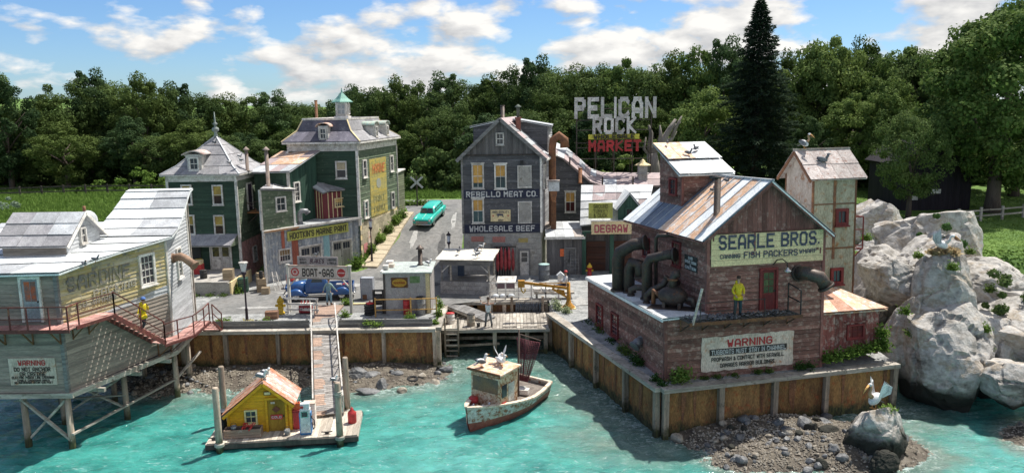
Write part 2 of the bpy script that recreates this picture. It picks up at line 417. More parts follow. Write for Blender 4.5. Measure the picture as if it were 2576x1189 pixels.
SIDWHT = mat('chalky white clapboard', (.52, .53, .54), (.36, .37, .38), (.2, .2, .2), stretch=HX, sc=1.6, thr3=.66, rand=.16)
SIDGREY = mat('bare grey clapboard', (.35, .30, .25), (.21, .18, .155), (.34, .2, .1), stretch=HX, sc=1.2, thr3=.70, rand=.22)
INKNAVY = mat('navy lettering paint', (.05, .055, .09), (.11, .11, .14), (.4, .38, .3), sc=5, thr3=.68, rand=.02)
INKBLACK = mat('black lettering paint', (.03, .028, .026), (.06, .055, .05), (.35, .32, .28), sc=5, thr3=.72, rand=.02)
INKRED = mat('red lettering paint', (.50, .05, .05), (.36, .05, .05), (.5, .35, .3), sc=5, thr3=.70, rand=.02)
INKWHITE = mat('white lettering paint', (.62, .62, .6), (.42, .42, .42), (.12, .12, .14), sc=5, thr3=.66, rand=.02)
NAVYBAND = mat('navy painted band', (.025, .028, .055), (.04, .045, .07), (.12, .12, .14), stretch=HX, sc=2, thr3=.68)
HUTYEL = mat('mustard yellow clapboard', (.78, .42, .02), (.62, .32, .025), (.22, .13, .04), stretch=HX, sc=2, thr3=.68, rand=.15)
TRUCKBLUE = mat('glossy blue car paint', (.02, .09, .27), (.018, .075, .23), rough=.3, coat=.4, rand=0, bump=0, spec=.5, fine_amt=.1)
CARTEAL = mat('turquoise car paint', (.02, .50, .40), (.02, .44, .36), rough=.3, coat=.5, rand=0, bump=0, spec=.5, fine_amt=.08)
CARCREAM = mat('cream car trim', (.55, .75, .66), rough=.3, coat=.4, rand=0, bump=0)
CHROME = mat('dull chrome', (.6, .6, .6), (.45, .45, .45), rough=.25, metal=.9, bump=0)
TYRE = mat('black rubber', (.025, .025, .025), (.045, .045, .045), rough=.85)
REDPAINT = mat('bright red enamel', (.48, .03, .03), (.36, .025, .025), rough=.45, spec=.5)
ORANGEP = mat('orange plastic', (.75, .16, .05), rough=.5)
BLUEP = mat('blue enamel', (.05, .22, .48), (.04, .16, .36), rough=.45)
YELP = mat('yellow enamel', (.62, .42, .04), (.5, .32, .03), (.3, .15, .05), sc=4, rough=.5)
RAINCOAT = mat('yellow raincoat cloth', (.72, .56, .02), (.6, .45, .02), rough=.5, bump=.3, rand=.05)
DENIM = mat('faded blue work cloth', (.17, .30, .38), (.12, .22, .3), rough=.9, rand=.05)
DARKCLOTH = mat('dark trouser cloth', (.05, .055, .07), (.07, .075, .09), rough=.9)
SKIN = mat('skin', (.52, .32, .23), rough=.6, rand=0, fine_amt=.05, bump=0)
HAIR = mat('dark brown hair', (.06, .035, .025), rough=.7)
BIRDW = mat('white feathers', (.75, .75, .74), (.62, .62, .62), rough=.8)
BIRDG = mat('grey feathers', (.22, .23, .25), (.14, .14, .15), rough=.8)
BEAK = mat('orange beak', (.55, .25, .06), rough=.5)
HULLW = mat('chipped white hull paint', (.55, .55, .52), (.40, .36, .28), (.24, .10, .05), sc=2.6, thr=.52, thr3=.54, rough=.6, rand=.03)
HULLR = mat('oxide red hull paint', (.34, .10, .07), (.24, .08, .06), (.40, .3, .26), sc=2.5, thr3=.64, rough=.6, rand=.03)
CABPAINT = mat('rust streaked cabin paint', (.72, .60, .44), (.58, .42, .28), (.34, .13, .05), stretch=(1.5, 1.5, .6), sc=3.2, thr=.52, thr3=.53, rough=.6, rand=.03)
TOWERG = mat('pale green plaster', (.47, .43, .32), (.33, .31, .22), (.34, .17, .07), stretch=(1, 1, .45), sc=1.4, thr3=.59, rough=.85, rand=.06, bump=.5)
TOWERP = mat('pinkish plaster', (.48, .42, .36), (.34, .29, .25), (.3, .15, .08), stretch=(1, 1, .4), sc=1.4, thr3=.60, rough=.85, rand=.06, bump=.5)
TOWERROOF = mat('flaking pinkish roof paint', (.50, .45, .42), (.36, .31, .29), (.26, .12, .08), sc=3, thr3=.6, rough=.8)
NET = mat('maroon fishing net', (.20, .06, .075), (.12, .04, .05), rough=.9)
BARK = mat('grey brown bark', (.13, .10, .08), (.08, .06, .05), stretch=VX, sc=1.5)
CONCRETE = mat('pale concrete', (.43, .41, .37), (.33, .31, .28), (.2, .19, .16), sc=1.2, rough=.9, bump=.4, rand=.06)
COPPER = mat('verdigris copper', (.25, .47, .38), (.2, .38, .32), rough=.7)
BRICK = mat('red brick chimney', (.30, .12, .09), (.2, .09, .07), sc=6, rough=.9)
def ramp_noise_mat(name, cols, sc=.6, rough=.9, bump=.5, fine=9, stretch=(1, 1, 1), spec=.3, dist=.06, tide=None):
 """blend of several colours through layered noise (rock, soil, grass)"""
 m, nt, p = _mat(name); N = nt.nodes; L = nt.links
 g = N.new('ShaderNodeNewGeometry'); mp = N.new('ShaderNodeMapping'); mp.inputs['Scale'].default_value = stretch; L.new(g.outputs['Position'], mp.inputs[0])
 a = N.new('ShaderNodeTexNoise'); a.inputs['Scale'].default_value = sc; a.inputs['Detail'].default_value = 10; a.inputs['Roughness'].default_value = .68; L.new(mp.outputs[0], a.inputs['Vector'])
 r = N.new('ShaderNodeValToRGB'); L.new(a.outputs[0], r.inputs[0]); el = r.color_ramp.elements
 for i, c in enumerate(cols):
  pos = .30+.4*i/(len(cols)-1)
  e = el[i] if i < 2 else el.new(pos)
  e.position = pos; e.color = (*c, 1)
 b = N.new('ShaderNodeTexNoise'); b.inputs['Scale'].default_value = fine; b.inputs['Detail'].default_value = 8; b.inputs['Roughness'].default_value = .7; L.new(g.outputs['Position'], b.inputs['Vector'])
 mr = N.new('ShaderNodeMapRange'); mr.inputs[1].default_value = .25; mr.inputs[2].default_value = .75; mr.inputs[3].default_value = .6; mr.inputs[4].default_value = 1.4; L.new(b.outputs[0], mr.inputs[0])
 s = N.new('ShaderNodeVectorMath'); s.operation = 'SCALE'; L.new(r.outputs[0], s.inputs[0]); L.new(mr.outputs[0], s.inputs['Scale']); src = s.outputs[0]
 if tide is not None:
  sp = N.new('ShaderNodeSeparateXYZ'); L.new(g.outputs['Position'], sp.inputs[0]); ad = N.new('ShaderNodeMath'); ad.operation = 'MULTIPLY_ADD'; L.new(a.outputs[0], ad.inputs[0]); ad.inputs[1].default_value = -1.6; L.new(sp.outputs[2], ad.inputs[2])
  q = N.new('ShaderNodeMapRange'); q.inputs[1].default_value = tide-.55; q.inputs[2].default_value = tide-1.1; L.new(ad.outputs[0], q.inputs[0]); x = N.new('ShaderNodeMix'); x.data_type = 'RGBA'; L.new(q.outputs[0], x.inputs[0]); L.new(src, x.inputs[6]); x.inputs[7].default_value = (.035, .035, .028, 1); src = x.outputs[2]
 L.new(src, p.inputs['Base Color'])
 bp = N.new('ShaderNodeBump'); bp.inputs['Strength'].default_value = bump; bp.inputs['Distance'].default_value = dist; L.new(b.outputs[0], bp.inputs['Height']); L.new(bp.outputs[0], p.inputs['Normal'])
 p.inputs['Roughness'].default_value = rough; p.inputs['Specular IOR Level'].default_value = spec
 return m
ROCK = ramp_noise_mat('pale granite rock', [(.10, .09, .08), (.30, .28, .25), (.47, .45, .42), (.33, .28, .22), (.58, .56, .52)], sc=.6, fine=3.5, bump=.9, dist=.12, stretch=(1, 1, 1.6), tide=-1.15)
ROCKD = ramp_noise_mat('dark wet slate stone', [(.04, .045, .05), (.09, .095, .10), (.16, .16, .16), (.25, .24, .22)], sc=1.2, fine=7, rough=.55, spec=.5)
ROCKP = ramp_noise_mat('tan shore pebble', [(.10, .085, .065), (.22, .19, .15), (.34, .30, .24), (.42, .39, .34)], sc=2, fine=12, rough=.7)
SHORE = ramp_noise_mat('brown shore gravel', [(.035, .03, .025), (.085, .07, .055), (.15, .13, .10), (.23, .205, .17)], sc=1.6, fine=11, rough=.8, bump=.9)
ASPHALT = ramp_noise_mat('worn road surface', [(.10, .10, .097), (.16, .16, .155), (.21, .205, .195), (.14, .135, .125)], sc=.45, fine=3.2, bump=.4, stretch=(1, .6, 1))
GRAVEL = ramp_noise_mat('pale grey gravel', [(.14, .145, .14), (.26, .265, .26), (.38, .385, .375), (.46, .46, .44)], sc=1.7, fine=9, bump=1, dist=.1)
WALKWAY = ramp_noise_mat('sandy pavement', [(.32, .26, .18), (.45, .38, .27), (.52, .45, .33)], sc=1, fine=14, bump=.2)
GRASS = ramp_noise_mat('meadow turf', [(.05, .10, .02), (.085, .16, .03), (.14, .23, .045), (.07, .13, .025)], sc=.35, fine=6, bump=.6, dist=.15)
def leaf_mat(name, a, b, sc=.5):
 m, nt, p = _mat(name); N = nt.nodes; L = nt.links
 g = N.new('ShaderNodeNewGeometry'); oi = N.new('ShaderNodeObjectInfo'); n = N.new('ShaderNodeTexNoise'); n.inputs['Scale'].default_value = sc; n.inputs['Detail'].default_value = 6; L.new(g.outputs['Position'], n.inputs['Vector'])
 ad = N.new('ShaderNodeMath'); ad.inputs[1].default_value = 0; L.new(n.outputs[0], ad.inputs[0])
 m2 = N.new('ShaderNodeMath'); m2.operation = 'MULTIPLY_ADD'; L.new(g.outputs['Random Per Island'], m2.inputs[0]); m2.inputs[1].default_value = .5; L.new(ad.outputs[0], m2.inputs[2])
 m3 = N.new('ShaderNodeMath'); m3.operation = 'MULTIPLY_ADD'; L.new(oi.outputs['Random'], m3.inputs[0]); m3.inputs[1].default_value = .55; L.new(m2.outputs[0], m3.inputs[2])
 mr = N.new('ShaderNodeMapRange'); mr.inputs[1].default_value = .45; mr.inputs[2].default_value = 1.35; L.new(m3.outputs[0], mr.inputs[0])
 x = N.new('ShaderNodeMix'); x.data_type = 'RGBA'; x.inputs[6].default_value = (*a, 1); x.inputs[7].default_value = (*b, 1); L.new(mr.outputs[0], x.inputs[0])
 L.new(x.outputs[2], p.inputs['Base Color']); p.inputs['Roughness'].default_value = .75; p.inputs['Specular IOR Level'].default_value = .08
 tr = N.new('ShaderNodeBsdfTranslucent'); L.new(x.outputs[2], tr.inputs[0]); mx = N.new('ShaderNodeMixShader'); mx.inputs[0].default_value = .3
 out = N['Material Output']; L.new(p.outputs[0], mx.inputs[1]); L.new(tr.outputs[0], mx.inputs[2]); L.new(mx.outputs[0], out.inputs[0])
 return m
BLADE = leaf_mat('meadow grass blades', (.08, .15, .03), (.17, .27, .06), sc=.4)
LEAF = leaf_mat('oak foliage', (.030, .060, .018), (.125, .18, .055))
LEAFL = leaf_mat('light ash foliage', (.065, .12, .028), (.21, .28, .08))
LEAFS = leaf_mat('blue green spruce needles', (.020, .040, .024), (.060, .085, .055))
LEAFB = leaf_mat('fresh green shrub leaves', (.07, .14, .02), (.18, .27, .06), sc=2)
# ================================================================ water
def water_material():
 m, nt, p = _mat('painted harbour water'); N = nt.nodes; L = nt.links
 g = N.new('ShaderNodeNewGeometry')
 def nz(s, d, st=(1, 1, 1), r=.6, dist=0):
  mp = N.new('ShaderNodeMapping'); mp.inputs['Scale'].default_value = st; L.new(g.outputs['Position'], mp.inputs[0])
  n = N.new('ShaderNodeTexNoise'); n.inputs['Scale'].default_value = s; n.inputs['Detail'].default_value = d; n.inputs['Roughness'].default_value = r; n.inputs['Distortion'].default_value = dist; L.new(mp.outputs[0], n.inputs['Vector']); return n.outputs[0]
 def rng(src, a, b, c=0, d=1):
  r = N.new('ShaderNodeMapRange'); r.inputs[1].default_value = a; r.inputs[2].default_value = b; r.inputs[3].default_value = c; r.inputs[4].default_value = d; L.new(src, r.inputs[0]); return r.outputs[0]
 def mix(f, a, b):
  x = N.new('ShaderNodeMix'); x.data_type = 'RGBA'
  for s, k in ((f, 0), (a, 6), (b, 7)):
   if isinstance(s, tuple): x.inputs[k].default_value = (*s, 1)
   elif isinstance(s, (int, float)): x.inputs[k].default_value = s
   else: L.new(s, x.inputs[k])
  return x.outputs[2]
 def ma(op, a, b, clamp=False):
  q = N.new('ShaderNodeMath'); q.operation = op; q.use_clamp = clamp
  for i, s in enumerate((a, b)):
   if isinstance(s, (int, float)): q.inputs[i].default_value = s
   else: L.new(s, q.inputs[i])
  return q.outputs[0]
 at = N.new('ShaderNodeAttribute'); at.attribute_name = 'depth'            # 0 at the shore, 1 in deep water
 sp = N.new('ShaderNodeSeparateXYZ'); L.new(g.outputs['Position'], sp.inputs[0])
 bright = mix(rng(nz(.42, 7, (1, 1.6, 1), .7), .36, .62), (.02, .17, .15), (.06, .33, .285))
 shallow = mix(rng(nz(.8, 5), .35, .65), (.07, .14, .115), (.14, .22, .18))
 dd = ma('ADD', at.outputs['Fac'], rng(nz(.35, 4), .3, .7, -.22, .22))
 col = mix(rng(dd, .25, .8), shallow, bright)
 streak = nz(2.1, 8, (.8, 1.9, 1), .72, 1.2)
 foam = rng(streak, .575, .68); foam = ma('MULTIPLY', foam, .42)
 edge = rng(at.outputs['Fac'], .0, .35, 1, 0)
 ff = ma('MULTIPLY', rng(nz(3.4, 8, (1, 1.4, 1), .75, .8), .50, .62), edge)
 col = mix(ma('MAXIMUM', foam, ma('MULTIPLY', ff, .8)), col, (.62, .72, .70))
 L.new(col, p.inputs['Base Color'])
 p.inputs['Roughness'].default_value = .09; p.inputs['Specular IOR Level'].default_value = .5
 b1 = N.new('ShaderNodeBump'); b1.inputs['Strength'].default_value = .9; b1.inputs['Distance'].default_value = .12
 hh = ma('ADD', nz(2.4, 8, (.8, 1.7, 1), .68, .7), ma('MULTIPLY', nz(7, 5, (1, 1.5, 1)), .22)); L.new(hh, b1.inputs['Height']); L.new(b1.outputs[0], p.inputs['Normal'])
 return m
WATER_Z = -2.55
SHORES = []      # (x, y, rx, ry, height) mounds of rubble rising out of the water, world coordinates
def _w(u, v, z=WATER_Z): return G(u, v, z)
def seg_dist(p, a, b):
 ax, ay = a; bx, by = b; dx, dy = bx-ax, by-ay; t = max(0, min(1, ((p[0]-ax)*dx+(p[1]-ay)*dy)/(dx*dx+dy*dy))); return math.hypot(p[0]-ax-dx*t, p[1]-ay-dy*t)
QL, QR = (-24.5, 46.7), (-4.75, 46.7)
SL0, SL1 = (-4.75, 53.2), (2.35, 53.2)
QC0, QC1, QC2 = (2.46, 49.9), (7.05, 35.85), (19.9, 39.1)
MOUND = [(-8.6, 46.0, 4.6, 3.3, .40), (-15.5, 46.0, 5.6, 3.2, .36), (-20.8, 45.5, 3, 3, .4),
         (12.2, 36.3, 4.8, 2.5, .65), (15.2, 34.7, 3.9, 2.9, .7), (11.6, 33.7, 2.7, 1.6, .35), (26.0, 35.0, 2.4, 2.2, .5), (28.5, 33.5, 3.0, 2.8, .7)]
def shore_h(x, y):
 h = -1.2
 for cx, cy, rx, ry, a in MOUND:
  d = ((x-cx)/rx)**2+((y-cy)/ry)**2
  if d < 2.5: h = max(h, a*(1-d)+.12*noise.noise(V3((x*1.1, y*1.1, 0)))+.08*noise.noise(V3((x*3, y*3, 4))))
 return h
def build_water():
 xs = []; x = -34.
 while x < 34: xs.append(x); x += .22
 ys = []; y = 25.
 while y < 60: ys.append(y); y += .16+max(0, y-40)*.03
 xs = [-900, -300, -120, -60]+xs+[60, 120, 300, 900]; ys = [-40, -5, 12]+ys
 V = []; D = []
 for yy in ys:
  for xx in xs:
   q = V3((xx*.5, yy*.8, 1.3)); q2 = V3((xx*1.6+3, yy*2.6, 4))
   h = .12*noise.noise(q)+.08*noise.noise(q2)+.05*noise.noise(V3((xx*3.5, yy*5, 9)))
   V.append((xx, yy, WATER_Z+h))
   sh = shore_h(xx, yy)
   d1 = min(seg_dist((xx, yy), QL, QR), seg_dist((xx, yy), (QR[0], 53), QR), seg_dist((xx, yy), QC0, QC1)*1.4, seg_dist((xx, yy), QC1, QC2)*1.5)
   D.append(max(0, min(1, min((-sh)*1.0, .02+d1/10))))
 nx = len(xs); Fc = [(j*nx+i, j*nx+i+1, (j+1)*nx+i+1, (j+1)*nx+i) for j in range(len(ys)-1) for i in range(nx-1)]
 me = bpy.data.meshes.new('harbour_water'); me.from_pydata(V, [], Fc); at = me.attributes.new('depth', 'FLOAT', 'POINT'); at.data.foreach_set('value', D)
 me.polygons.foreach_set('use_smooth', [True]*len(Fc)); me.materials.append(water_material()); me.update()
 link('harbour_water', me, kind='structure')
build_water()
def build_shore():
 V = []; Fc = []; idx = {}
 st = .22
 def vid(i, j):
  if (i, j) not in idx: idx[(i, j)] = len(V); x = i*st; y = 28+j*st; V.append((x, y, WATER_Z+shore_h(x, y)))
  return idx[(i, j)]
 for i in range(int(-26/st), int(31/st)):
  for j in range(0, int(21/st)):
   x = i*st; y = 28+j*st
   if shore_h(x, y) > -.5 : Fc.append((vid(i, j), vid(i+1, j), vid(i+1, j+1), vid(i, j+1)))
 me = bpy.data.meshes.new('rocky_shore'); me.from_pydata(V, [], Fc); me.polygons.foreach_set('use_smooth', [True]*len(Fc)); me.materials.append(SHORE)
 link('rocky_shore', me, kind='structure')
build_shore()
# ================================================================ terrain
def sm(t): t = max(0, min(1, t)); return t*t*(3-2*t)
def terr(x, y):
 mid = -4.2+4.1*sm((y-53)/5)+3.1*sm((y-61.5)/18)
 rgt = -4.2+7.2*sm((y-45)/9)
 t = sm((x-17)/4)
 h = mid*(1-t)+rgt*t
 if x > -5 and x < 17: h += -.0
 h += .22*noise.noise(V3((x*.07, y*.07, 0)))*sm((y-88)/12)
 h += 14*sm((y-420)/500)*(.6+.4*noise.noise(V3((x*.002, y*.002, 3)))) + 16*sm((-x-250)/300)*sm((y-480)/300)
 return h
def build_terrain():
 xs = [-900, -500, -300, -200, -150]+[-120+4*i for i in range(15)]+[-60+1.0*i for i in range(121)]+[64+4*i for i in range(15)]+[150, 200, 300, 500, 900]
 ys = [-60, 0, 30]+[42+1.0*i for i in range(80)]+[124+5*i for i in range(20)]+[240, 280, 330, 380, 430, 480, 540, 600, 700, 800, 900, 1000]
 V = [(x, y, terr(x, y)) for y in ys for x in xs]; nx = len(xs)
 Fc = [(j*nx+i, j*nx+i+1, (j+1)*nx+i+1, (j+1)*nx+i) for j in range(len(ys)-1) for i in range(nx-1)]
 me = bpy.data.meshes.new('grassy_ground'); me.from_pydata(V, [], Fc); me.polygons.foreach_set('use_smooth', [True]*len(Fc)); me.materials.append(GRASS)
 link('grassy_ground', me, kind='structure')
build_terrain()
def flat(name, pts, m, z=0, th=0, kind='structure'):
 mb = MB()
 if th: mb.prism([(p[0], p[1], z-th) for p in pts], (0, 0, th))
 else: mb.add([(p[0], p[1], z) for p in pts], [tuple(range(len(pts)))])
 return mb.b(name, m, kind=kind)
flat('quay_ground', [(-30, 54.5), (-24.3, 54), (-24.3, 46.95), (-4.9, 46.95), (-4.9, 53.3), (2.5, 53.3), (2.62, 49.9), (7.2, 36.1), (19.8, 39.25), (20.5, 64), (-30, 64)], GRAVEL, 0, 3.6)
# road: from the quay up the hill, ribbon following the ground
def ribbon(name, rows, m, dz, n=1, th=0):
 """rows: (left point, right point) pairs; laid on the terrain"""
 mb = MB(); P = []; k = 9
 for a, b in rows:
  for i in range(k):
   t = i/(k-1); x = a[0]*(1-t)+b[0]*t; y = a[1]*(1-t)+b[1]*t
   P.append((x, y, max(terr(x, y), 0)+dz))
 mb.add(P, [(j*k+i, j*k+i+1, (j+1)*k+i+1, (j+1)*k+i) for j in range(len(rows)-1) for i in range(k-1)])
 return mb.b(name, m, kind='structure')
def densify(rows, n=6):
 out = []
 for (a, b), (c, d) in zip(rows[:-1], rows[1:]):
  for i in range(n):
   t = i/n; out.append(((a[0]*(1-t)+c[0]*t, a[1]*(1-t)+c[1]*t), (b[0]*(1-t)+d[0]*t, b[1]*(1-t)+d[1]*t)))
 return out+[rows[-1]]
ribbon('road', densify([((-21.5, 50.5), (-8.8, 50.5)), ((-21.5, 54.5), (1.5, 54.6)), ((-19.6, 57.5), (2.5, 58)), ((-13.6, 62.5), (-3.9, 61)), ((-11.6, 64.8), (-4.4, 64)), ((-10.3, 71), (-4.5, 72)), ((-10.4, 78), (-3.4, 80)), ((-11.6, 84), (-1.5, 86))], 8), ASPHALT, .008)
ribbon('far_road', densify([((-16, 84), (14, 84.6)), ((-16, 87.5), (14, 87.6))], 3), ASPHALT, .012)
# pavement beside the tall green building: slabs
def slab_row():
 L0, R0 = V3((-12.3, 64.4, 0)), V3((-11.3, 64.2, 0)); L1, R1_ = V3((-10.6, 77.5, 0)), V3((-9.7, 77.3, 0))
 pv = thing('pavement', 'sandy concrete pavement climbing beside the yellow mural wall', 'pavement', (0, 0, 0))
 n = 14
 for i in range(n):
  t0, t1 = i/n+.003, (i+1)/n-.003; q = []
  for a, b, t in ((L0, L1, t0), (R0, R1_, t0), (R0, R1_, t1), (L0, L1, t1)):
   w = lerp(a, b, t)
   if a is L0: w.x -= .35
   w.z = terr(w.x, w.y)-.1; w.z = max(w.z, -.12); q.append(w)
  MB().prism(q, (0, 0, .26+ru(0, .015))).b('slab', WALKWAY, pv)
 MB().bar
slab_row()
# ---------------------------------------------------------------- sea wall
def seawall(name, a, b, posts, label, top=0., zb=-3.3, cap_w=.42, cap='PALE', skip=()):
 """planked harbour wall from a to b (water on the right-hand side)"""
 t = thing(name, label, 'sea wall'); o, d, n = wallframe(a, b); Lg = math.dist(a, b)
 f = lambda s, z, k=0: o+d*s+V3((0, 0, z))+n*k
 ps = [p*Lg for p in posts]
 for s0, s1 in zip(ps[:-1], ps[1:]):
  MB().prism([f(s0, zb, -.02), f(s1, zb, -.02), f(s1, top-.2, -.02), f(s0, top-.2, -.02)], -n*.1).b('wall_board', RUSTWOOD, t)
  for _ in range(2):
   q = ru(s0+.3, s1-.3); MB().prism([f(q, ru(-2.0, -1.2), 0), f(q+ru(.05, .2), -1.9, 0), f(q+ru(.12, .3), top-.25, 0), f(q-.05, top-.25, 0)], n*.006).b('rust_run', RUST, t)
 for s in ps:
  w_ = ru(.11, .145); bx(-w_, w_, -.26, -.005, zb, top-.2).b('post', POSTWOOD, t, loc=f(s, 0), rot=(0, ru(-.012, .012), math.atan2(d.y, d.x)))
 k = max(2, int(Lg/3.1)); e = 0
 for i in range(k):
  s0 = Lg*i/k; s1 = Lg*(i+1)/k-.015
  MB().prism([f(s0, top-.2, .32), f(s1, top-.2, .32), f(s1, top-.2, .32-cap_w-.15), f(s0, top-.2, .32-cap_w-.15)], (0, 0, .2+ru(0, .01))).b('cap_beam', PALEWOOD, t)
 return t
def road_patches():
 rr = random.Random(4); DK_ = ramp_noise_mat('dark road patch', [(.05, .05, .05), (.08, .08, .08), (.11, .11, .105)], sc=1.5, fine=8, bump=.3); LT = ramp_noise_mat('pale dusty ground', [(.26, .26, .25), (.34, .335, .32), (.42, .41, .39)], sc=1.5, fine=8, bump=.4)
 for x, y, rx, ry, m in ((-7.8, 65.5, .9, 1.6, DK_), (-6.3, 69, .35, 2.6, DK_), (-9.0, 70.5, .3, 2.2, LT), (-12.5, 58.5, 1.6, .7, LT), (-6.5, 58.5, 1.5, .6, DK_), (-15.5, 56.2, 2.2, .45, LT), (-2.5, 58.2, 2.2, .6, LT), (-13.7, 53.8, 1.8, .5, DK_), (-8.0, 55.6, 2.4, .35, LT), (-17.6, 52.0, 1.4, .35, LT), (1.6, 57.2, 1.8, .7, LT), (4.6, 52.5, .6, 1.2, LT), (-10.0, 60.6, 1.0, .5, DK_), (-5.6, 75, .25, 2.5, LT)):
  P = []
  for i in range(18): a = 2*math.pi*i/18; k = rr.uniform(.65, 1.15); px, py = x+rx*k*math.cos(a), y+ry*k*math.sin(a); P.append((px, py, max(terr(px, py), 0)+.028))
  MB().add(P, [tuple(range(18))]).b('road_patch', m, kind='structure')
road_patches()
seawall('sea_wall', (-24.2, 46.7), (-4.75, 46.7), [0, .10, .20, .335, .50, .665, .835, .995], 'long rust stained sea wall behind the floating dock')
seawall('sea_wall', (-4.75, 46.7), (-4.75, 53.1), [.02, .5, .98], 'short sea wall forming the left side of the boat slip', cap_w=.3)
seawall('sea_wall', (2.46, 49.9), QC1, [.01, .26, .51, .76, .985], 'sea wall running back beside the slip below the brown cannery')
seawall('sea_wall', QC1, QC2, [.015, .235, .46, .68, .985], 'front sea wall below the cannery with the tugboat warning sign')
# slip back wall (rusty) behind the landing
def slip():
 t = seawall('sea_wall', (-4.75, 53.2), (2.4, 53.2), [.02, .22, .45, .58, .88, .99], 'rusty orange sea wall at the back of the boat slip', top=-.02)
 # low landing stage in the slip
 s = thing('landing_stage', 'low timber landing stage across the back of the boat slip', 'landing stage', (0, 0, 0))
 z = -.75; x = -4.6; L_ = G(*_m2(50, 870), z);
 while x < 2.3:
  w = ru(.2, .26); bx(x, x+w-.02, 48.9, 52.9, z-.06, z+ru(-.01, .01)).b('plank', PALEWOOD, s); x += w
 bx(-4.6, 2.35, 48.72, 48.88, z-.22, z-.02).b('edge_beam', PALEWOOD, s)
 bx(-4.6, 2.35, 50.6, 50.75, -2.0, -1.8).b('cross_beam', POSTWOOD, s)
 for x in (-4.3, -1.2, .9, 2.1): bx(x-.13, x+.13, 49.1, 49.36, -3.6, z-.06).b('pile', POSTWOOD, s)
 MB().bar((.2, 49.25, -2.4), (2.2, 49.25, -2.4), .14).b('brace', POSTWOOD, s)
 MB().bar((-4.3, 49.2, -2.0), (-.9, 49.2, -1.85), .1, .14).b('brace', POSTWOOD, s)
 l = thing('ladder', 'wooden ladder hanging from the landing stage into the water', 'ladder', (-3.95, 48.6, -2.8))
 for sx in (-.42, .42): bx(sx-.05, sx+.05, -.05, .05, 0, 2.9).b('stringer', POSTWOOD, l)
 for i in range(6): bx(-.37, .37, -.06, .06, .3+i*.36, .38+i*.36).b('rung', PALEWOOD, l)
 r = thing('gangway_ramp', 'sloping timber ramp down the left side of the slip', 'ramp', (0, 0, 0))
 a, b = V3((-4.4, 52.6, -.02)), V3((-1.5, 50.9, -.7))
 for k in range(9):
  q0, q1 = lerp(a, b, k/9+.006), lerp(a, b, (k+1)/9); sd = V3((.25, .42, 0))*1.3
  MB().prism([q0-sd, q1-sd, q1+sd, q0+sd], (0, 0, .06)).b('plank', GREYWOOD, r)
 MB().bar(a-V3((.3, .5, .05)), b-V3((.3, .5, .05)), .1, .2).b('side_beam', PALEWOOD, r)
 return t
def _m2(x, y): s = 650/1546/1.4744; return (1600/1.4744+x*s, 850/1.4744+y*s)
slip()
# ---------------------------------------------------------------- rocks
def rock_mesh(name, dims, seed, m, sub=3, cuts=22, rough=.055, fr=1.2, fine=.022):
 rr = random.Random(seed); bm = bmesh.new(); bmesh.ops.create_icosphere(bm, subdivisions=sub, radius=1)
 pl = []
 for i in range(cuts):
  nn = V3((rr.gauss(0, 1), rr.gauss(0, 1), rr.gauss(0, .8))).normalized(); pl.append((nn, rr.uniform(.58, .86)))
 off = V3((seed*3.1, seed*1.7, 0)); dims = tuple(q*1.2 for q in dims) if sub > 4 else dims
 for v in bm.verts:
  p = v.co.copy()
  for nn, dd in pl:
   e = p.dot(nn)-dd
   if e > 0: p -= nn*e*.93
  q = p.normalized(); p += q*(rough*noise.noise(q*fr+off)+rough*.5*noise.noise(q*fr*2.3+off)-abs(noise.noise(p*fr*1.7+off))*rough*.5)
  if sub > 4:
   dd_, pp_ = noise.voronoi(V3((p.x*1.5, p.y*1.5, p.z*1.2))+off*.3); hh = math.sin(pp_[0].x*12.9+pp_[0].y*78.2+pp_[0].z*37.7)*43758.5; p += q*(.075*((hh % 1)-.5)); e_ = dd_[1]-dd_[0]
   if e_ < .08: p -= q*.06*(1-e_/.08)
   p.z += .008*math.sin(p.z*26+4*noise.noise(p*2+off))
  p += q*fine*noise.noise(p*7+off)
  v.co = V3((p.x*dims[0], p.y*dims[1], p.z*dims[2]))
 me = bpy.data.meshes.new(name); bm.to_mesh(me); bm.free(); me.materials.append(m)
 me.polygons.foreach_set('use_smooth', [False]*len(me.polygons)); return me
def boulder(label, c, dims, seed, rz=0, m=None, sub=5, tilt=(0, 0), **k):
 o = link('boulder', rock_mesh('boulder', dims, seed, m or ROCK, sub=sub, **k), None, loc=c, rot=(tilt[0], tilt[1], rz), label=label, cat='rock', group='large rocks on the right')
 return o
B = boulder
B('broad slab topped rock with a leafy shrub on its face', A(2318, 640, 50), (3.9, 3.0, 3.3), 3, .2)
B('tall pointed rock rising under the pelican nest', A(2365, 760, 42), (1.9, 2.0, 2.6), 11, .3)
B('massive lower rock face above the dark waterline', A(2385, 880, 40.5), (2.6, 2.6, 2.9), 5, .1)
B('rounded pale rock left of the nest rock', A(2240, 705, 44), (1.6, 1.8, 1.5), 8, 0)
B('grey rock sloping behind the pale tower', A(2195, 745, 47), (1.9, 2.4, 3.2), 21, .4)
B('pale sunlit slope of rock behind the tower balcony', A(2185, 600, 58), (3.0, 3.0, 3.3), 14, 0)
B('flat topped rock at the right edge beside the dark bush', A(2545, 840, 42), (3.3, 2.8, 2.1), 17, .4)
B('sunlit flat rock stretching right of the nest', A(2470, 725, 46), (2.9, 2.8, 1.6), 19, .1)
B('pointed rock wedged behind the red lean to shed', A(2268, 860, 41.5), (1.1, 1.4, 2.4), 25, .2)
B('leaning rock low at the right edge above the rubble', A(2545, 965, 37.5), (1.9, 1.7, 1.3), 31, .5)
B('craggy grey rock filling the gap under the slab top', A(2330, 720, 46), (3.2, 2.2, 3.0), 61, .3)
B('dark hollow rock in the waterline gap at the right', A(2470, 900, 41.5), (2.2, 2, 2.6), 33, .5)
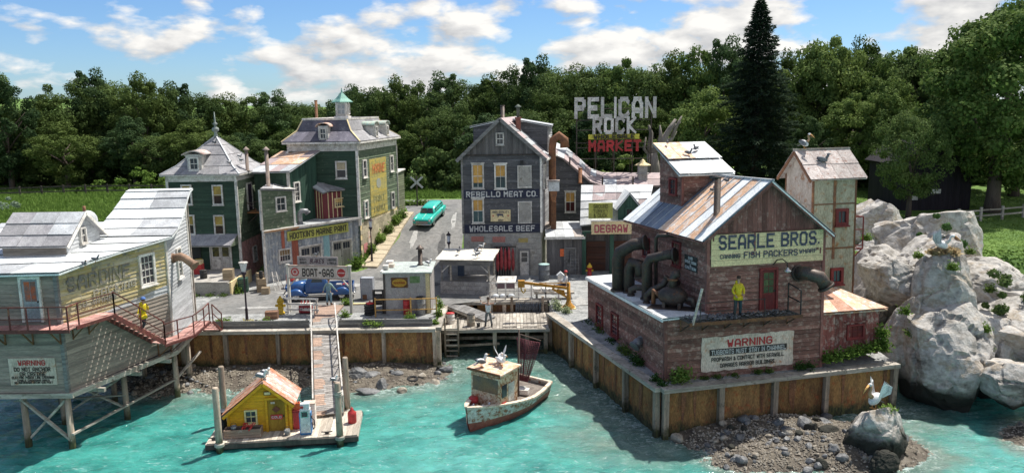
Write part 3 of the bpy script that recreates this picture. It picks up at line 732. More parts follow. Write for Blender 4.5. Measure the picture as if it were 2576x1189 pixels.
B('long grey rock between the tower and the big slab', A(2250, 690, 53), (2.0, 2.6, 2.9), 41, .9)
PR = B('dome shaped rock in the water with a pelican on top', A(2210, 1095, 33.6), (1.42, 1.3, 1.55), 51, .4, fine=.03); PR['group'] = 'rocks standing in the water'
q = B('small dark rock in front of the pelican rock', A(2222, 1165, 32.1), (.72, .6, .5), 52, .4); q['group'] = 'rocks standing in the water'
# loose shore stones
proto = {}
for i in range(8):
 proto['d', i] = rock_mesh('shore_stone', (1, .8, .6), 100+i, ROCKD, sub=2, cuts=7, rough=.1)
 proto['p', i] = rock_mesh('shore_stone', (1, .85, .65), 200+i, ROCKP, sub=2, cuts=6, rough=.1)
 proto['g', i] = rock_mesh('shore_stone', (1, .8, .6), 300+i, ROCK, sub=2, cuts=7, rough=.1)
LBL = {0: ('loose stones on the shore below the left sea wall', 'loose stone on the rubble shore below the left sea wall'),
       1: ('loose stones below the cannery wall', 'loose stone on the rubble shore below the cannery sea wall'),
       2: ('loose stones at the right edge', 'loose stone on the rubble shore below the big rocks at right')}
def inside(x, y): # inland of the walls
 if y > 46.3 and x < -4.4: return True
 for a, b in ((QC1, QC2), (QC0, QC1)):
  if (b[0]-a[0])*(y-a[1])-(b[1]-a[1])*(x-a[0]) > -.35 and a is QC1 and 6.6 < x < 20.1: return True
 return False
cnt = [0, 0, 0]; tries = 0
while sum(cnt) < 290 and tries < 40000:
 tries += 1; k = rnd.randrange(len(MOUND)); cx, cy, rx, ry, a = MOUND[k]
 x = cx+ru(-1.05, 1.05)*rx; y = cy+ru(-1.05, 1.05)*ry; h = shore_h(x, y)
 if h < -.12 or inside(x, y): continue
 z = 0 if k < 3 else (1 if k < 6 else 2)
 if cnt[z] > (110, 120, 60)[z]: continue
 cnt[z] += 1; s = min(.5, (.17 if z == 1 else .14)*math.exp(rnd.gauss(0, .45))); kind = rnd.choices('dpg', (.65, .2, .15))[0]
 link('shore_stone', proto[kind, rnd.randrange(8)], loc=(x, y, WATER_Z+h+s*.25), rot=(ru(-.4, .4), ru(-.4, .4), ru(0, 6.28)), scale=s, label=LBL[z][1], cat='stone', group=LBL[z][0])
def big_stone(label, u, v, y, dims, kind, seed, rz=0, grp=0):
 link('shore_stone', rock_mesh('shore_stone', dims, seed, {'d': ROCKD, 'p': ROCKP, 'g': ROCK}[kind], sub=4, cuts=9, rough=.1), loc=A(u, v, y), rot=(.15, .1, rz), label=label, cat='stone', group=LBL[grp][0])
big_stone('large dark slab on the shore right of the gangway', 900, 940, 44.6, (.7, .5, .35), 'd', 401)
big_stone('dark boulder leaning by the wall post under the gangway', 935, 950, 44.6, (.85, .5, .38), 'd', 402, .5)
big_stone('dark stone beside the old tyre on the left shore', 1000, 945, 44.8, (.5, .4, .32), 'd', 403)
big_stone('upright dark seal shaped stone at the waterline', 962, 975, 43.2, (.38, .4, .62), 'd', 404, 1)
big_stone('wide dark slab at the waterline left of the tyre', 925, 985, 42.5, (.8, .4, .2), 'd', 405)
big_stone('tall pale grey stone below the warning sign wall', 2040, 1085, 35.5, (.42, .35, .6), 'g', 406, 0, 1)
big_stone('square dark stone below the warning sign wall', 1985, 1090, 35.6, (.6, .45, .35), 'd', 407, .4, 1)
big_stone('blue grey stone in the middle of the front rubble', 1895, 1110, 34.9, (.42, .35, .3), 'd', 408, .8, 1)
big_stone('white cracked stone left of the pelican rock', 2085, 1085, 35.0, (.6, .4, .3), 'g', 409, .3, 1)
big_stone('dark wedge stone right of the white cracked stone', 2075, 1065, 36.4, (.5, .4, .3), 'd', 410, 1.3, 1)
big_stone('flat dark stone at the bottom edge of the front rubble', 2035, 1165, 33.0, (.55, .4, .25), 'd', 411, 1, 1)
def rubble(name, sel, label_kind='stuff', n=7000):
 mb = MB(); c = 0; tr = 0; rr = random.Random(5)
 while c < n and tr < 90000:
  tr += 1; k = rr.choice(sel); cx, cy, rx, ry, a = MOUND[k]
  x = cx+rr.uniform(-1.2, 1.2)*rx; y = cy+rr.uniform(-1.2, 1.2)*ry; h = shore_h(x, y)
  if h < -.3 or inside(x, y): continue
  c += 1; s = rr.uniform(.03, .10); z = WATER_Z+h+s*.3
  P = [V3((rr.uniform(.6, 1)*s*dx, rr.uniform(.6, 1)*s*dy, rr.uniform(.5, .8)*s*dz)) for dx, dy, dz in ((1,0,0),(0,1,0),(-1,0,0),(0,-1,0),(0,0,1))]
  an = rr.uniform(0, 6); P = [V3((x, y, z))+Matrix.Rotation(an, 3, 'Z') @ p for p in P]
  mb.add(P, [(0,1,4),(1,2,4),(2,3,4),(3,0,4)])
 mb.b(name, ROCKP, label='small broken stones and pebbles covering the shore', cat='rubble', kind='stuff')
rubble('shore_rubble', list(range(len(MOUND))), n=12000)
# drift planks on the front shore
for (u0, v0, u1, v1, w, y, lb) in ((2030, 1122, 2118, 1110, .12, 34.4, 'long grey driftwood plank on the rubble below the cannery'), (2072, 1133, 2110, 1121, .16, 34.2, 'short pale plank end beside the driftwood plank')):
 a, b = A(u0, v0, y), A(u1, v1, y+.3); MB().bar(a, b, w, .06).b('driftwood_plank', PALEWOOD, label=lb, cat='plank')
# ================================================================ trees
def crown_mesh(name, m, rx, rz, n_cl, n_leaf, leaf, seed, droop=.0, cone=False):
 rr = random.Random(seed); V = []; Fs = []
 cl = []
 for i in range(n_cl):
  while True:
   p = V3((rr.uniform(-1, 1), rr.uniform(-1, 1), rr.uniform(-1, 1)))
   if .25 < p.length < 1: break
  if rr.random() < .65: p = p.normalized()*rr.uniform(.72, 1.02)
  if p.z < -.5: p.x *= .8; p.y *= .8
  s = rr.uniform(.13, .30)
  cl.append((V3((p.x*rx, p.y*rx, p.z*rz)), s))
 for c, s in cl:
  for _ in range(n_leaf):
   d = V3((rr.gauss(0, 1), rr.gauss(0, 1), rr.gauss(0, 1))).normalized()
   r_ = rr.uniform(.55, 1.0)*(1+.25*noise.noise(d*2.5+c))
   p = c+V3((d.x*s*rx, d.y*s*rx, d.z*s*rx*.75))*r_; p.z -= droop*abs(r_)*.3
   nn = (d+V3((rr.gauss(0, .6), rr.gauss(0, .6), rr.gauss(.35, .5)))).normalized()
   t = nn.cross(V3((rr.random()-.5, rr.random()-.5, rr.random()-.5))).normalized(); b = nn.cross(t)
   L_ = leaf*rr.uniform(.6, 1.4); k = len(V)
   V += [p-t*L_*.5, p+b*L_*.32, p+t*L_*.5, p-b*L_*.32]; Fs.append((k, k+1, k+2, k+3))
 me = bpy.data.meshes.new(name); me.from_pydata(V, [], Fs); me.materials.append(m); return me
def trunk_mesh(h, r, seed, spread=2.5):
 rr = random.Random(seed); mb = MB(); pts = [V3((0, 0, -.5))];
 for i in range(5): pts.append(V3((rr.uniform(-.2, .2)*i*.5, rr.uniform(-.2, .2)*i*.5, h*(i+1)/5)))
 mb.tube(pts, [r*1.3, r, r*.85, r*.7, r*.5, r*.25], 9)
 for i in range(9):
  k = rr.randrange(2, 5); a = rr.uniform(0, 6.28); p = pts[k]; q = p+V3((math.cos(a)*spread*.5, math.sin(a)*spread*.5, rr.uniform(.8, 2))); w = q+V3((math.cos(a)*spread*.6, math.sin(a)*spread*.6, rr.uniform(.8, 2.2)))
  mb.tube([p, q, w], [r*.4, r*.25, r*.08], 6)
 return mb.mesh('trunk', BARK)
LEAF2 = leaf_mat('bluish dark foliage', (.026, .055, .022), (.09, .145, .055)); LEAF3 = leaf_mat('yellowish foliage', (.03, .06, .015), (.115, .16, .042))
TP = [(crown_mesh('crown', m, rx, rz, 90, 210, .27, s), trunk_mesh(10, .35, s)) for s, m, rx, rz in ((1, LEAF, 4.6, 5.2), (2, LEAF2, 4.0, 5.6), (3, LEAF, 5.0, 4.8), (4, LEAF3, 4.3, 5.3))]
TL = [(crown_mesh('crown', LEAFL, 4.4, 5.0, 90, 210, .30, s), trunk_mesh(10, .3, s)) for s in (11, 12)]
def tree(pr, label, x, y, top, r=1., group='trees of the wood behind the harbour', name='broadleaf_tree', g=None, hz=None, base=None):
 """top = height of the crown's top above datum; r scales the width"""
 g = terr(x, y) if g is None else g; Ht = top-g
 t = thing(name, label, 'tree', (x, y, g), ru(0, 6.28), group)
 cz = Ht*.56; sz = (Ht-cz)/5.5
 link('crown', pr[0], t, loc=(0, 0, cz), scale=(r, r, sz))
 link('trunk', pr[1], t, scale=(r, r, cz*1.1/10))
 return t
SIDE = lambda u: 'at the far left' if u < 200 else 'behind the left meadow' if u < 700 else 'behind the green houses' if u < 1010 else 'behind the meat building' if u < 1400 else 'behind the rooftop sign' if u < 1700 else 'behind the cannery roofs' if u < 2150 else 'above the dark barn'
WORD = ['tall dark oak', 'dense dark oak', 'round dark tree', 'broad dark oak', 'shaggy dark tree', 'uneven dark oak', 'low dark tree', 'bushy dark tree', 'slender dark oak', 'loose dark tree']
TOPS = [(-60,150,105),(0,205,104),(60,262,150),(110,240,112),(165,196,116),(225,182,118),(290,188,120),(350,184,116),(385,196,119),(440,214,122),(490,222,124),(560,236,126),(620,232,128),(685,234,130),(745,246,132),(800,262,136),(845,268,138),
  (885,222,124),(940,206,118),(1000,192,116),(1060,196,117),(1115,190,119),(1180,186,120),(1240,184,118),(1300,160,116),(1350,150,115),(1410,152,113),(1460,166,114),(1510,152,112),(1570,142,110),(1640,142,108),(1700,130,106),(1760,110,104),(1830,104,102),(1890,112,104),
  (1990,128,104),(2040,98,102),(2105,86,100),(2165,104,104),(2185,96,120),(2240,124,98),(2300,112,96),(2350,104,94)]
for i, (u, v, y) in enumerate(TOPS):
 p = A(u, v, y); yy = y
 light = (u in (1760, 2040, 2105, 1570, 2300, 2240)); pr = TL[i % 2] if light else TP[i % 4]
 w = ({2300: 'pale rounded ', 2240: 'small bright ', 2105: 'tall sunlit '}.get(u, 'light green ') + ['ash', 'maple'][i % 2]) if light else WORD[i % 10]
 tree(pr, f'{w} in the wood {SIDE(u)}', p.x, yy, p.z, ru(.85, 1.1))
# lower front row that closes the edge of the wood
for i in range(34):
 u = -60+i*75+ru(-15, 15)
 if u > 2420: break
 y = ru(98, 106) if u > 1000 else ru(104, 111)
 if 600 < u < 1010: y = 112
 v = (330 if u < 700 else 320 if u < 1100 else 270)+ru(-35, 25); p = A(u, v, y)
 tree(TP[i % 4], f'lower {WORD[(i*3) % 10]} at the wood edge {SIDE(u)}', p.x, y, p.z, ru(.8, 1.05))
UNDER = crown_mesh('thicket', LEAF, 4.5, 2.6, 26, 300, .4, 77)
for i in range(46):
 u = -80+i*60; y = (96 if u > 1000 else 108)+ru(-2, 2); p = A(u, 470, y); g = terr(p.x, y)
 link('thicket', UNDER, loc=(p.x, y+3, g+1.6), rz=ru(0, 6), scale=(ru(.9, 1.2), 1, ru(.8, 1.3)), label=f'dark undergrowth thicket along the wood edge {SIDE(u)}', cat='thicket', group=f'undergrowth thickets {SIDE(u)}')
# far second line so no sky shows through
for i in range(18):
 u = 60+i*130; y = 150; v = 262 if u < 900 else 215 if u < 1300 else 175; p = A(u, v+ru(0, 20), y)
 tree(TP[i % 4], f'distant {WORD[(i*7) % 10]} filling the gap deep in the wood {SIDE(u)}', p.x, y, p.z, 1.5, group='far trees deep in the wood')
# big foreground tree at right, spruce, lighter trees
BIGC = crown_mesh('crown', LEAFL, 6.5, 7.5, 120, 420, .33, 31); BIGT = (BIGC, trunk_mesh(10, .6, 31, 4))
TB = [(crown_mesh('crown', LEAF, 5.5, 7.0, 90, 380, .32, 32), trunk_mesh(10, .4, 32, 3))]
p = A(2505, 420, 72); g = terr(p.x, 72)
t = thing('broadleaf_tree', 'huge spreading ash overhanging the lawn at the right edge', 'tree', (p.x, 72, g), 0.3, 'trees at the right by the lawn')
link('crown', BIGC, t, loc=(.6, 0, 10.4), scale=(1.12, 1, 1.1)); MB().tube([(0,0,-.4),(0,0,1.5),(.1,0,5),(.5,0,9),(.9,0,12)], [.85,.62,.5,.35,.15], 12).b('trunk', BARK, t)
for q, a in (((2.6, .5, 8), .2), ((-2.6, -.5, 7.5), .2), ((-1.5, 1.5, 9), .15)): MB().tube([(0,0,3.5), (q[0]*.5, q[1]*.5, 6), q], [.28, .2, .08], 8).b('limb', BARK, t)
for (u, v, y, pr, r, lb) in ((2305, 262, 69, TP[2], .62, 'leafy dark tree leaning over the front of the barn'), (2590, 60, 84, TB[0], 1.2, 'dark dense tree at the far right edge behind the ash'), (2400, 215, 92, TB[0], .85, 'dark tree hanging over the barn roof'), (1775, 215, 92, TL[0], .95, 'bright leafy tree left of the tall spruce'), (1680, 330, 92, TL[1], .55, 'small bright tree right of the rooftop sign'), (2150, 230, 92, TL[1], .8, 'yellowish green tree right of the tall spruce'), (2255, 190, 90, TL[0], .8, 'yellow green ash above the pale tower'), (2040, 300, 90, TP[1], .6, 'small dark tree behind the spruce')):
 p = A(u, v, y); tree(pr, lb, p.x, y, p.z, r, group='nearer trees at right')
def spruce(u, vtop, y):
 p = A(u, vtop, y); g = terr(p.x, y); Ht = p.z-g; rr = random.Random(3); V = []; Fs = []
 t = thing('spruce_tree', 'very tall dark blue green spruce standing behind the cannery', 'tree', (p.x, y, g))
 for i in range(330):
  f = (i/330)**.85; z = Ht*(.06+.94*f); Rr = (1-f)**.85*Ht*.30*(.55+.6*rr.random())+.12; a = i*2.4
  n = int(16+Rr*44)
  for k in range(n):
   s = rr.random()**.7; rad = Rr*s; zz = z-rad*.26-rr.random()*.25+.10*s*s*Rr
   wd = .34*(1-s)*Rr*.5+.13
   c = V3((math.cos(a)*rad, math.sin(a)*rad, zz))+V3((-math.sin(a), math.cos(a), 0))*rr.gauss(0, wd)
   d = V3((math.cos(a)+rr.gauss(0, .5), math.sin(a)+rr.gauss(0, .5), rr.gauss(-.1, .35))).normalized(); b = d.cross(V3((0, 0, 1)).lerp(V3((rr.random(), rr.random(), rr.random())), .5)).normalized(); kk = len(V); l = rr.uniform(.28, .5)
   V += [c, c+d*l*.5+b*.07, c+d*l, c+d*l*.5-b*.07]; Fs.append((kk, kk+1, kk+2, kk+3))
 me = bpy.data.meshes.new('crown'); me.from_pydata(V, [], Fs); me.materials.append(LEAFS); link('crown', me, t)
 MB().tube([(0,0,-.3),(0,0,Ht*.5),(0,0,Ht*.98)], [.45,.25,.04], 9).b('trunk', BARK, t)
spruce(1915, -5, 84)
# shrubs
def shrub(name, label, c, r, h, m=None, n=500, leaf=.16, group=None, seed=None, cat='shrub', proto=None):
 me = crown_mesh(name, m or LEAFB, r, h, 12, max(20, n//12), leaf, seed or rnd.randrange(9999))
 return link(name, me, None, loc=c, label=label, cat=cat, group=group)
for i, (u, v, r, lb) in enumerate(((335, 447, 1.8, 'bright round shrub in front of the wood, leftmost of the big ones'), (430, 455, 1.2, 'smaller bright shrub in the middle of the meadow edge'), (380, 458, 1.0, 'low bright shrub between the two bigger meadow shrubs'), (545, 470, 1.6, 'bright shrub half hidden by the near green house'), (210, 466, .7, 'tiny bright bush at the meadow edge'), (245, 462, .9, 'small upright bush at the meadow edge'))):
 p = A(u, v, 98); shrub('meadow_shrub', lb, (p.x, 98, terr(p.x, 98)+r*.8), r*1.2, r*1.1, n=900, leaf=.3, group='bright shrubs along the meadow')
p = A(20, 475, 80); shrub('meadow_shrub', 'pale grey green bush at the left picture edge', (p.x-1, 80, terr(p.x, 80)+.8), 1.8, 1.2, m=leaf_mat('silver green leaves', (.14, .2, .14), (.3, .37, .28)), n=900, leaf=.18, group='bright shrubs along the meadow')
p = A(1545, 420, 76); shrub('garden_shrub', 'bright leafy shrub seen through the rooftop sign frame', (p.x, 76, 6.6), 2.6, 2.8, m=LEAFL, n=3200, leaf=.26)
p = A(1545, 470, 77); shrub('garden_shrub', 'lower green shrub behind the market roof', (p.x, 77, 4), 3.0, 3.0, m=LEAFL, n=3000, leaf=.26)
p = A(2400, 585, 47); shrub('rock_shrub', 'glossy green shrub growing on the big slab rock face', (p.x-.6, 47.2, p.z), 1.25, 1.5, n=2200, leaf=.17, m=leaf_mat('glossy shrub leaves', (.03, .08, .02), (.09, .17, .05)), seed=4)
p = A(2545, 745, 41); shrub('rock_shrub', 'dark leafy bush at the right edge of the flat rock', (p.x, 41.5, p.z), 1.5, 1.2, n=2400, leaf=.16, m=LEAF, seed=5)
# grass field
def grass_field():
 rr = random.Random(9); mb_v = []; mb_f = []
 def patch(n, fx, hs):
  for _ in range(n):
   x, y = fx()
   if -26 < x < 18 and y < 66: continue
   if -12.5 < x < 3 and y < 88.5: continue
   if -16.5 < x < 14.5 and 83.5 < y < 88: continue
   z = terr(x, y); h = hs*rr.uniform(.5, 1.4)
   for k in range(3):
    a = rr.uniform(0, 6.28); w = .05+y*.0008; dx, dy = math.cos(a)*w, math.sin(a)*w; o = len(mb_v); ex, ey = rr.gauss(0, .15), rr.gauss(0, .15)
    mb_v.extend([(x-dx, y-dy, z-.05), (x+dx, y+dy, z-.05), (x+ex, y+ey, z+h)]); mb_f.append((o, o+1, o+2))
 patch(52000, lambda: (lambda y: (rr.uniform(-.72, .05)*y, y))(58+50*rr.random()**1.2), .38)
 patch(30000, lambda: (lambda y: (rr.uniform(.3, .75)*y, y))(50+40*rr.random()), .045)
 patch(6000, lambda: (rr.uniform(-14, 20), rr.uniform(86, 100)), .25)
 me = bpy.data.meshes.new('field_grass'); me.from_pydata(mb_v, [], mb_f); me.materials.append(BLADE)
 link('field_grass', me, label='rough green meadow and lawn grass round the harbour', cat='grass', kind='stuff')
grass_field()
# rail fences
def fence(label, pts, hgt=1.2, rails=(.45, .95), m=None, step=2.6, name='rail_fence'):
 t = thing(name, label, 'fence'); m = m or GREYWOOD
 for a, b in zip(pts[:-1], pts[1:]):
  a = Vector(a); b = Vector(b); n = max(1, round((b-a).length/step))
  for i in range(n+1):
   q = lerp(a, b, i/n); q.z = max(terr(q.x, q.y), .0) if q.z == 0 else q.z
   if i < n or b == Vector(pts[-1]): bx(-.09, .09, -.09, .09, -.3, hgt).b('fence_post', m, t, loc=q)
   if i < n:
    e = lerp(a, b, (i+1)/n); e.z = max(terr(e.x, e.y), 0) if e.z == 0 else e.z
    for r_ in rails: MB().bar(q+V3((0, 0, r_)), e+V3((0, 0, r_+ru(-.05, .05))), .06, .13).b('rail', m, t)
 return t
f0 = G(2440, 560, 3); f1 = G(2620, 540, 3); f2 = G(2200, 540, 3)
fence('grey split rail fence crossing the lawn at right', [(f0.x-1, f0.y, 0), (f1.x+2, f1.y, 0)], m=PALEWOOD)
f3, f4 = G(2215, 505, 3), G(2430, 500, 3)
fence('grey rail fence in front of the dark barn', [(f3.x, f3.y, 0), (f4.x, f4.y, 0)], step=3.4)
f5, f6 = G(0, 525, 1.5), G(440, 515, 1.8)
fence('thin dark wire fence across the left meadow', [(f5.x, f5.y, 0), (f6.x, f6.y, 0)], m=DARKWOOD, step=2.9, hgt=1.3, rails=(.55, 1.1))
# dark barn
def barn():
 y = 74; a = A(2268, 505, y); b = A(2440, 505, y); g = terr(a.x, y)
 t = thing('barn', 'dark weathered barn in the tree shade beyond the rocks', 'barn', (a.x, y, g)); w = b.x-a.x
 hL = A(2225, 395, y).z-g; hR = A(2440, 440, y).z-g; hR = max(hR, 2.6)
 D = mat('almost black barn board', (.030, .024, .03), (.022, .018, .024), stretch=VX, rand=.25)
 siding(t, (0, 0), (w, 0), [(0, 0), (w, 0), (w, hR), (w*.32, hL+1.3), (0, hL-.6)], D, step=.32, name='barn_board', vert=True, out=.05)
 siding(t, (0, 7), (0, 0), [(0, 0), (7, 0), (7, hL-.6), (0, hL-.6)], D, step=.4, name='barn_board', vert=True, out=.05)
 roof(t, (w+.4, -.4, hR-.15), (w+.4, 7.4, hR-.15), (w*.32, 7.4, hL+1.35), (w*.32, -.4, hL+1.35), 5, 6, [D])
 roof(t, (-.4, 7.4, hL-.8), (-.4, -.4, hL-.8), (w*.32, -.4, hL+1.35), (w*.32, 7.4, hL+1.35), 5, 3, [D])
 for s, z in ((.6, 1.0), (w*.42, 1.6)): panel(t, (0, 0), (w, 0), s, s+.9, z, z+.4, WHITE, name='notice_board')
barn()
# ================================================================ buildings
def corner_posts(t, pts, z0, z1, m, w=.16):
 for x, y in pts: bx(x-w/2-.045, x+w/2-.0, y-w/2-.045, y+w/2, z0, z1 if not isinstance(z1, dict) else z1[(x, y)]).b('corner_board', m, t)
def door(t, a, b, s, w, h, fm, dm, z=0, panes=(2, 2), gm=None, ph=.42, out=.05, leaf=1, handle=True):
 """door in a wall: frame, leaf, panes as parts"""
 o, d, n = wallframe(a, b); rz = math.atan2(d.y, d.x); L0 = o+d*s+V3((0, 0, z)); cw = .11; T = out+.09
 fr = MB(); fr.box(-w/2-cw, -w/2, -T, 0, 0, h+cw); fr.box(w/2, w/2+cw, -T, 0, 0, h+cw); fr.box(-w/2, w/2, -T, 0, h, h+cw)
 f = fr.b('door_frame', fm, t, loc=L0, rz=rz)
 lw = w/leaf
 for i in range(leaf):
  x0 = -w/2+i*lw+.01; x1 = x0+lw-.02
  dl = bx(x0, x1, -out-.03, -.01, .02, h-.01).b('door', dm, t, loc=L0, rz=rz)
  g0 = h*(1-ph)-.06; g1 = h-.12; px0, px1 = x0+.1, x1-.1
  if panes:
   nx, ny = panes
   for a_ in range(nx):
    for b_ in range(ny):
     u0 = px0+(px1-px0)*a_/nx+.015; u1 = px0+(px1-px0)*(a_+1)/nx-.015; w0 = g0+(g1-g0)*b_/ny+.015; w1 = g0+(g1-g0)*(b_+1)/ny-.015
     bx(u0, u1, -out-.038, -out-.031, w0, w1).b('pane', gm or GLASS, dl)
  bx(px0, px1, -out-.042, -out-.031, .15, g0-.12).b('door_panel', dm, dl)
  if handle and i == 0: bx(x1-.09, x1-.04, -out-.08, -out-.03, h*.45, h*.45+.08).b('handle', BLACK, dl)
 return f
def stack_pipe(label, loc, h, r, m=None, cap='cone', parent=None, name='stove_pipe', cat='stove pipe'):
 m = m or RUST
 t = thing(name, label, cat, loc) if parent is None else parent
 L0 = None if parent is None else loc
 MB().lathe((0, 0, 0), [(r*1.5, 0), (r*1.5, .06), (r, .08), (r, h)], 10).b('flue', m, t, loc=L0)
 if cap == 'cone':
  MB().lathe((0, 0, h), [(r*.9, 0), (r*.9, .1), (r*1.9, .1), (r*1.7, .16), (.02, .38)], 10).b('cap', m, t, loc=L0)
 elif cap == 'ring': MB().lathe((0, 0, h), [(r*1.15, -.08), (r*1.15, .02), (r*.8, .02)], 10).b('cap', m, t, loc=L0)
 return t
# ---------------------------------------------------------------- brown cannery
TILT = R(-2.4)
CB = Matrix.Translation((7.4, 36.75, 0)) @ Matrix.Rotation(R(12.5), 4, 'Z') @ Matrix.Rotation(TILT, 4, 'X')
def cw(x, y, z): return CB @ V3((x, y, z))
def crot(rz=0): return (CB @ Matrix.Rotation(rz, 4, 'Z')).to_euler()
def cannery():
 t = thing('cannery', 'big faded maroon clapboard cannery with a lettered cream sign and tin gable roof', 'cannery', CB.translation, rot=CB.to_euler())
 AH = 3.1; X1 = 2.2; X2 = 8.5; D = 10; EH = 7.15; RH = 9.65; RX = 5.42; AD = 11.8
 # lower block
 siding(t, (0, 0), (X2, 0), [(0, -.1), (X2, -.1), (X2, AH), (0, AH)], REDW, step=.215, out=.055, gap=.02)
 siding(t, (0, AD), (0, 0), [(0, -.2), (AD, -.2), (AD, AH), (0, AH)], REDW, step=.215, out=.055, gap=.02)
 # annex roof sheets
 roof(t, (-.18, AD+.1, AH+.04), (-.18, -.12, AH+.04), (X1, -.12, AH+.12), (X1, AD+.1, AH+.12), 9, 1, [TIN2, TIN], lift=.02, seam=None)
 bx(-.22, -.17, -.16, AD+.1, AH-.1, AH+.05).b('eave_trim', TIN2, t)
 # upper block
 siding(t, (X1, 0), (X2, 0), [(0, AH), (X2-X1, AH), (X2-X1, EH), (0, EH)], REDW, step=.215, out=.055, gap=.02)
 siding(t, (X1, D), (X1, 0), [(0, AH+.1), (D, AH+.1), (D, EH), (0, EH)], REDW, step=.215, out=.055, gap=.02)
 siding(t, (X2, 0), (X2, D), [(0, -.1), (D, -.1), (D, EH), (0, EH)], REDW, step=.215, out=.055, gap=.02)
 siding(t, (X1, 0), (X2, 0), [(0, EH+.02), (X2-X1, EH+.02), (RX-X1, RH-.08)], REDV, step=.26, name='gable_board', vert=True, out=.07)
 siding(t, (X2, D), (X1, D), [(0, -.1), (X2-X1, -.1), (X2-X1, EH), (X2-RX, RH-.1), (0, EH)], REDW, step=.5)
 for x, y, z0, z1 in ((0, 0, -.1, AH), (X1, 0, AH+.02, EH), (X2, 0, -.1, EH), (0, AD, -.1, AH)):
  bx(x-.06, x+.1, y-.075, y+.08, z0, z1).b('corner_board', REDV, t)
 bx(X1, X2, -.1, -.045, EH-.05, EH+.03).b('trim_board', REDV, t)
 # roof sheets: left slope visible
 e = .42; sl_ = (RH-EH)/(RX-X1); sr = (RH-EH)/(X2-RX)
 ws = [TIN2, TINRUST, TIN2, TINRUST, TINRUST, TINRUST, TINBLUE, TINBLUE, TINBLUE, TINBLUE, TIN2, TIN2]
 n = len(ws); y0 = -.38; y1 = D+.35
 for i in range(n):
  ya = y0+(y1-y0)*i/n; yb = y0+(y1-y0)*(i+1)/n
  A0, A1, B1, B0 = (X1-e, yb, EH-e*sl_), (X1-e, ya, EH-e*sl_), (RX, ya, RH), (RX, yb, RH)
  roof(t, A0, A1, B1, B0, 1, 1, [ws[i]], gap=.03, lift=.03, deck=False)
  MB().bar(Vector(A1)+V3((0, 0, .05)), Vector(B1)+V3((0, 0, .05)), .06, .07).b('roof_rib', TIN if i % 3 else TINBLUE, t)
 MB().prism([(X1-e, y0, EH-e*sl_-.03), (X1-e, y1, EH-e*sl_-.03), (RX, y1, RH-.03), (RX, y0, RH-.03)], (0, 0, -.07)).b('roof_deck', REDV, t)
 roof(t, (X2+e, y0, EH-e*sr), (X2+e, y1, EH-e*sr), (RX, y1, RH), (RX, y0, RH), 12, 1, [TIN2, TIN], lift=.03)
 for s, x in ((1, X1-e), (-1, X2+e)):
  MB().bar((x, y0+.03, EH-e*sl_-.12), (RX, y0+.03, RH-.12), .05, .16).b('rake_board', REDV, t)
 bx(RX-.09, RX+.09, y0, y1, RH-.02, RH+.07).b('ridge_cap', TIN, t)
 # sign
 a, b = (X1, 0), (X2, 0); W = X2-X1
 sg = panel(t, a, b, .16, W-.06, 5.55, 7.16, CREAM, out=.10, th=.05)
 text('SEARLE BROS.', sg, a, b, W*.52, 6.40, .88, INKNAVY, out=.115, wide=5.4, bold=.02, each=True)
 text('CANNING', sg, a, b, 1.15, 5.93, .26, INKNAVY, out=.115, wide=1.05, bold=.02)
 text('FISH PACKERS', sg, a, b, 3.35, 5.9, .40, INKNAVY, out=.115, wide=2.9, bold=.01)
 text('WHARF', sg, a, b, 5.4, 5.98, .26, INKNAVY, out=.115, wide=.95, bold=.01)
 for i, zz in enumerate((5.82, 6.09, 6.36, 6.63, 6.90)): bx(X1+.18, X2-.08, -.104, -.1005, zz, zz+.012).b('board_joint', REDV, sg)
 for s, z, w, h in ((2.25, 6.0, .22, .16), (2.42, 6.2, .1, .9), (5.85, 6.1, .15, .12), (6.05, 5.9, .08, .3), (.22, 6.8, .08, .5)): bx(X1+s, X1+s+w, -.103, -.1002, z, z+h).b('rust_patch', REDV, sg)
 # warning sign
 wn = panel(t, (0, 0), (X2, 0), 1.9, 6.92, .30, 2.05, DIRTYWHITE, out=.08, th=.035, ragged=.035)
 text('WARNING', wn, (0, 0), (X2, 0), 4.5, 1.50, .48, INKRED, out=.09, wide=2.4, bold=.02)
 bx(2.32, 6.55, -.092, -.0805, 1.10, 1.42).b('black_band', INKBLACK, wn)
 text('TUGBOATS MUST STAY IN CHANNEL', wn, (0, 0), (X2, 0), 4.45, 1.15, .30, INKWHITE, out=.1, wide=4.05, bold=.02)
 text('PROPWASH & CONTACT WITH SEAWALL', wn, (0, 0), (X2, 0), 4.4, .80, .26, INKBLACK, out=.09, wide=3.95, bold=.02)
 text('DAMAGES HARBOR BUILDINGS.', wn, (0, 0), (X2, 0), 4.4, .48, .26, INKBLACK, out=.09, wide=3.0, bold=.02)
 # windows and door
 for s, z in ((AD-9.6, .62), (AD-6.9, .66)): window(t, (0, AD), (0, 0), s, z, .95, 1.15, REDTRIM, 2, 4, GLASS)
 window(t, (X1, D), (X1, 0), D-3.4, 5.12, .85, 1.15, REDTRIM, 3, 2, mat('warm curtained pane', (.22, .15, .09), (.08, .06, .05), sc=4), cw=.09)
 window(t, (X1, D), (X1, 0), D-7.6, 5.0, .8, 1.0, REDTRIM, 3, 2, GLASS, cw=.09)
 sg2 = panel(t, (X1, D), (X1, 0), D-2.44, D-.98, 5.08, 5.85, INKBLACK, out=.07)
 for z, tx, w in ((5.66, 'DO NOT', .5), (5.46, 'SHUT DOWN', 1.25), (5.3, '&', .12), (5.16, 'CAUTION', 1.2)): text(tx, sg2, (X1, D), (X1, 0), D-1.7, z, .18, INKWHITE, out=.08, wide=w)
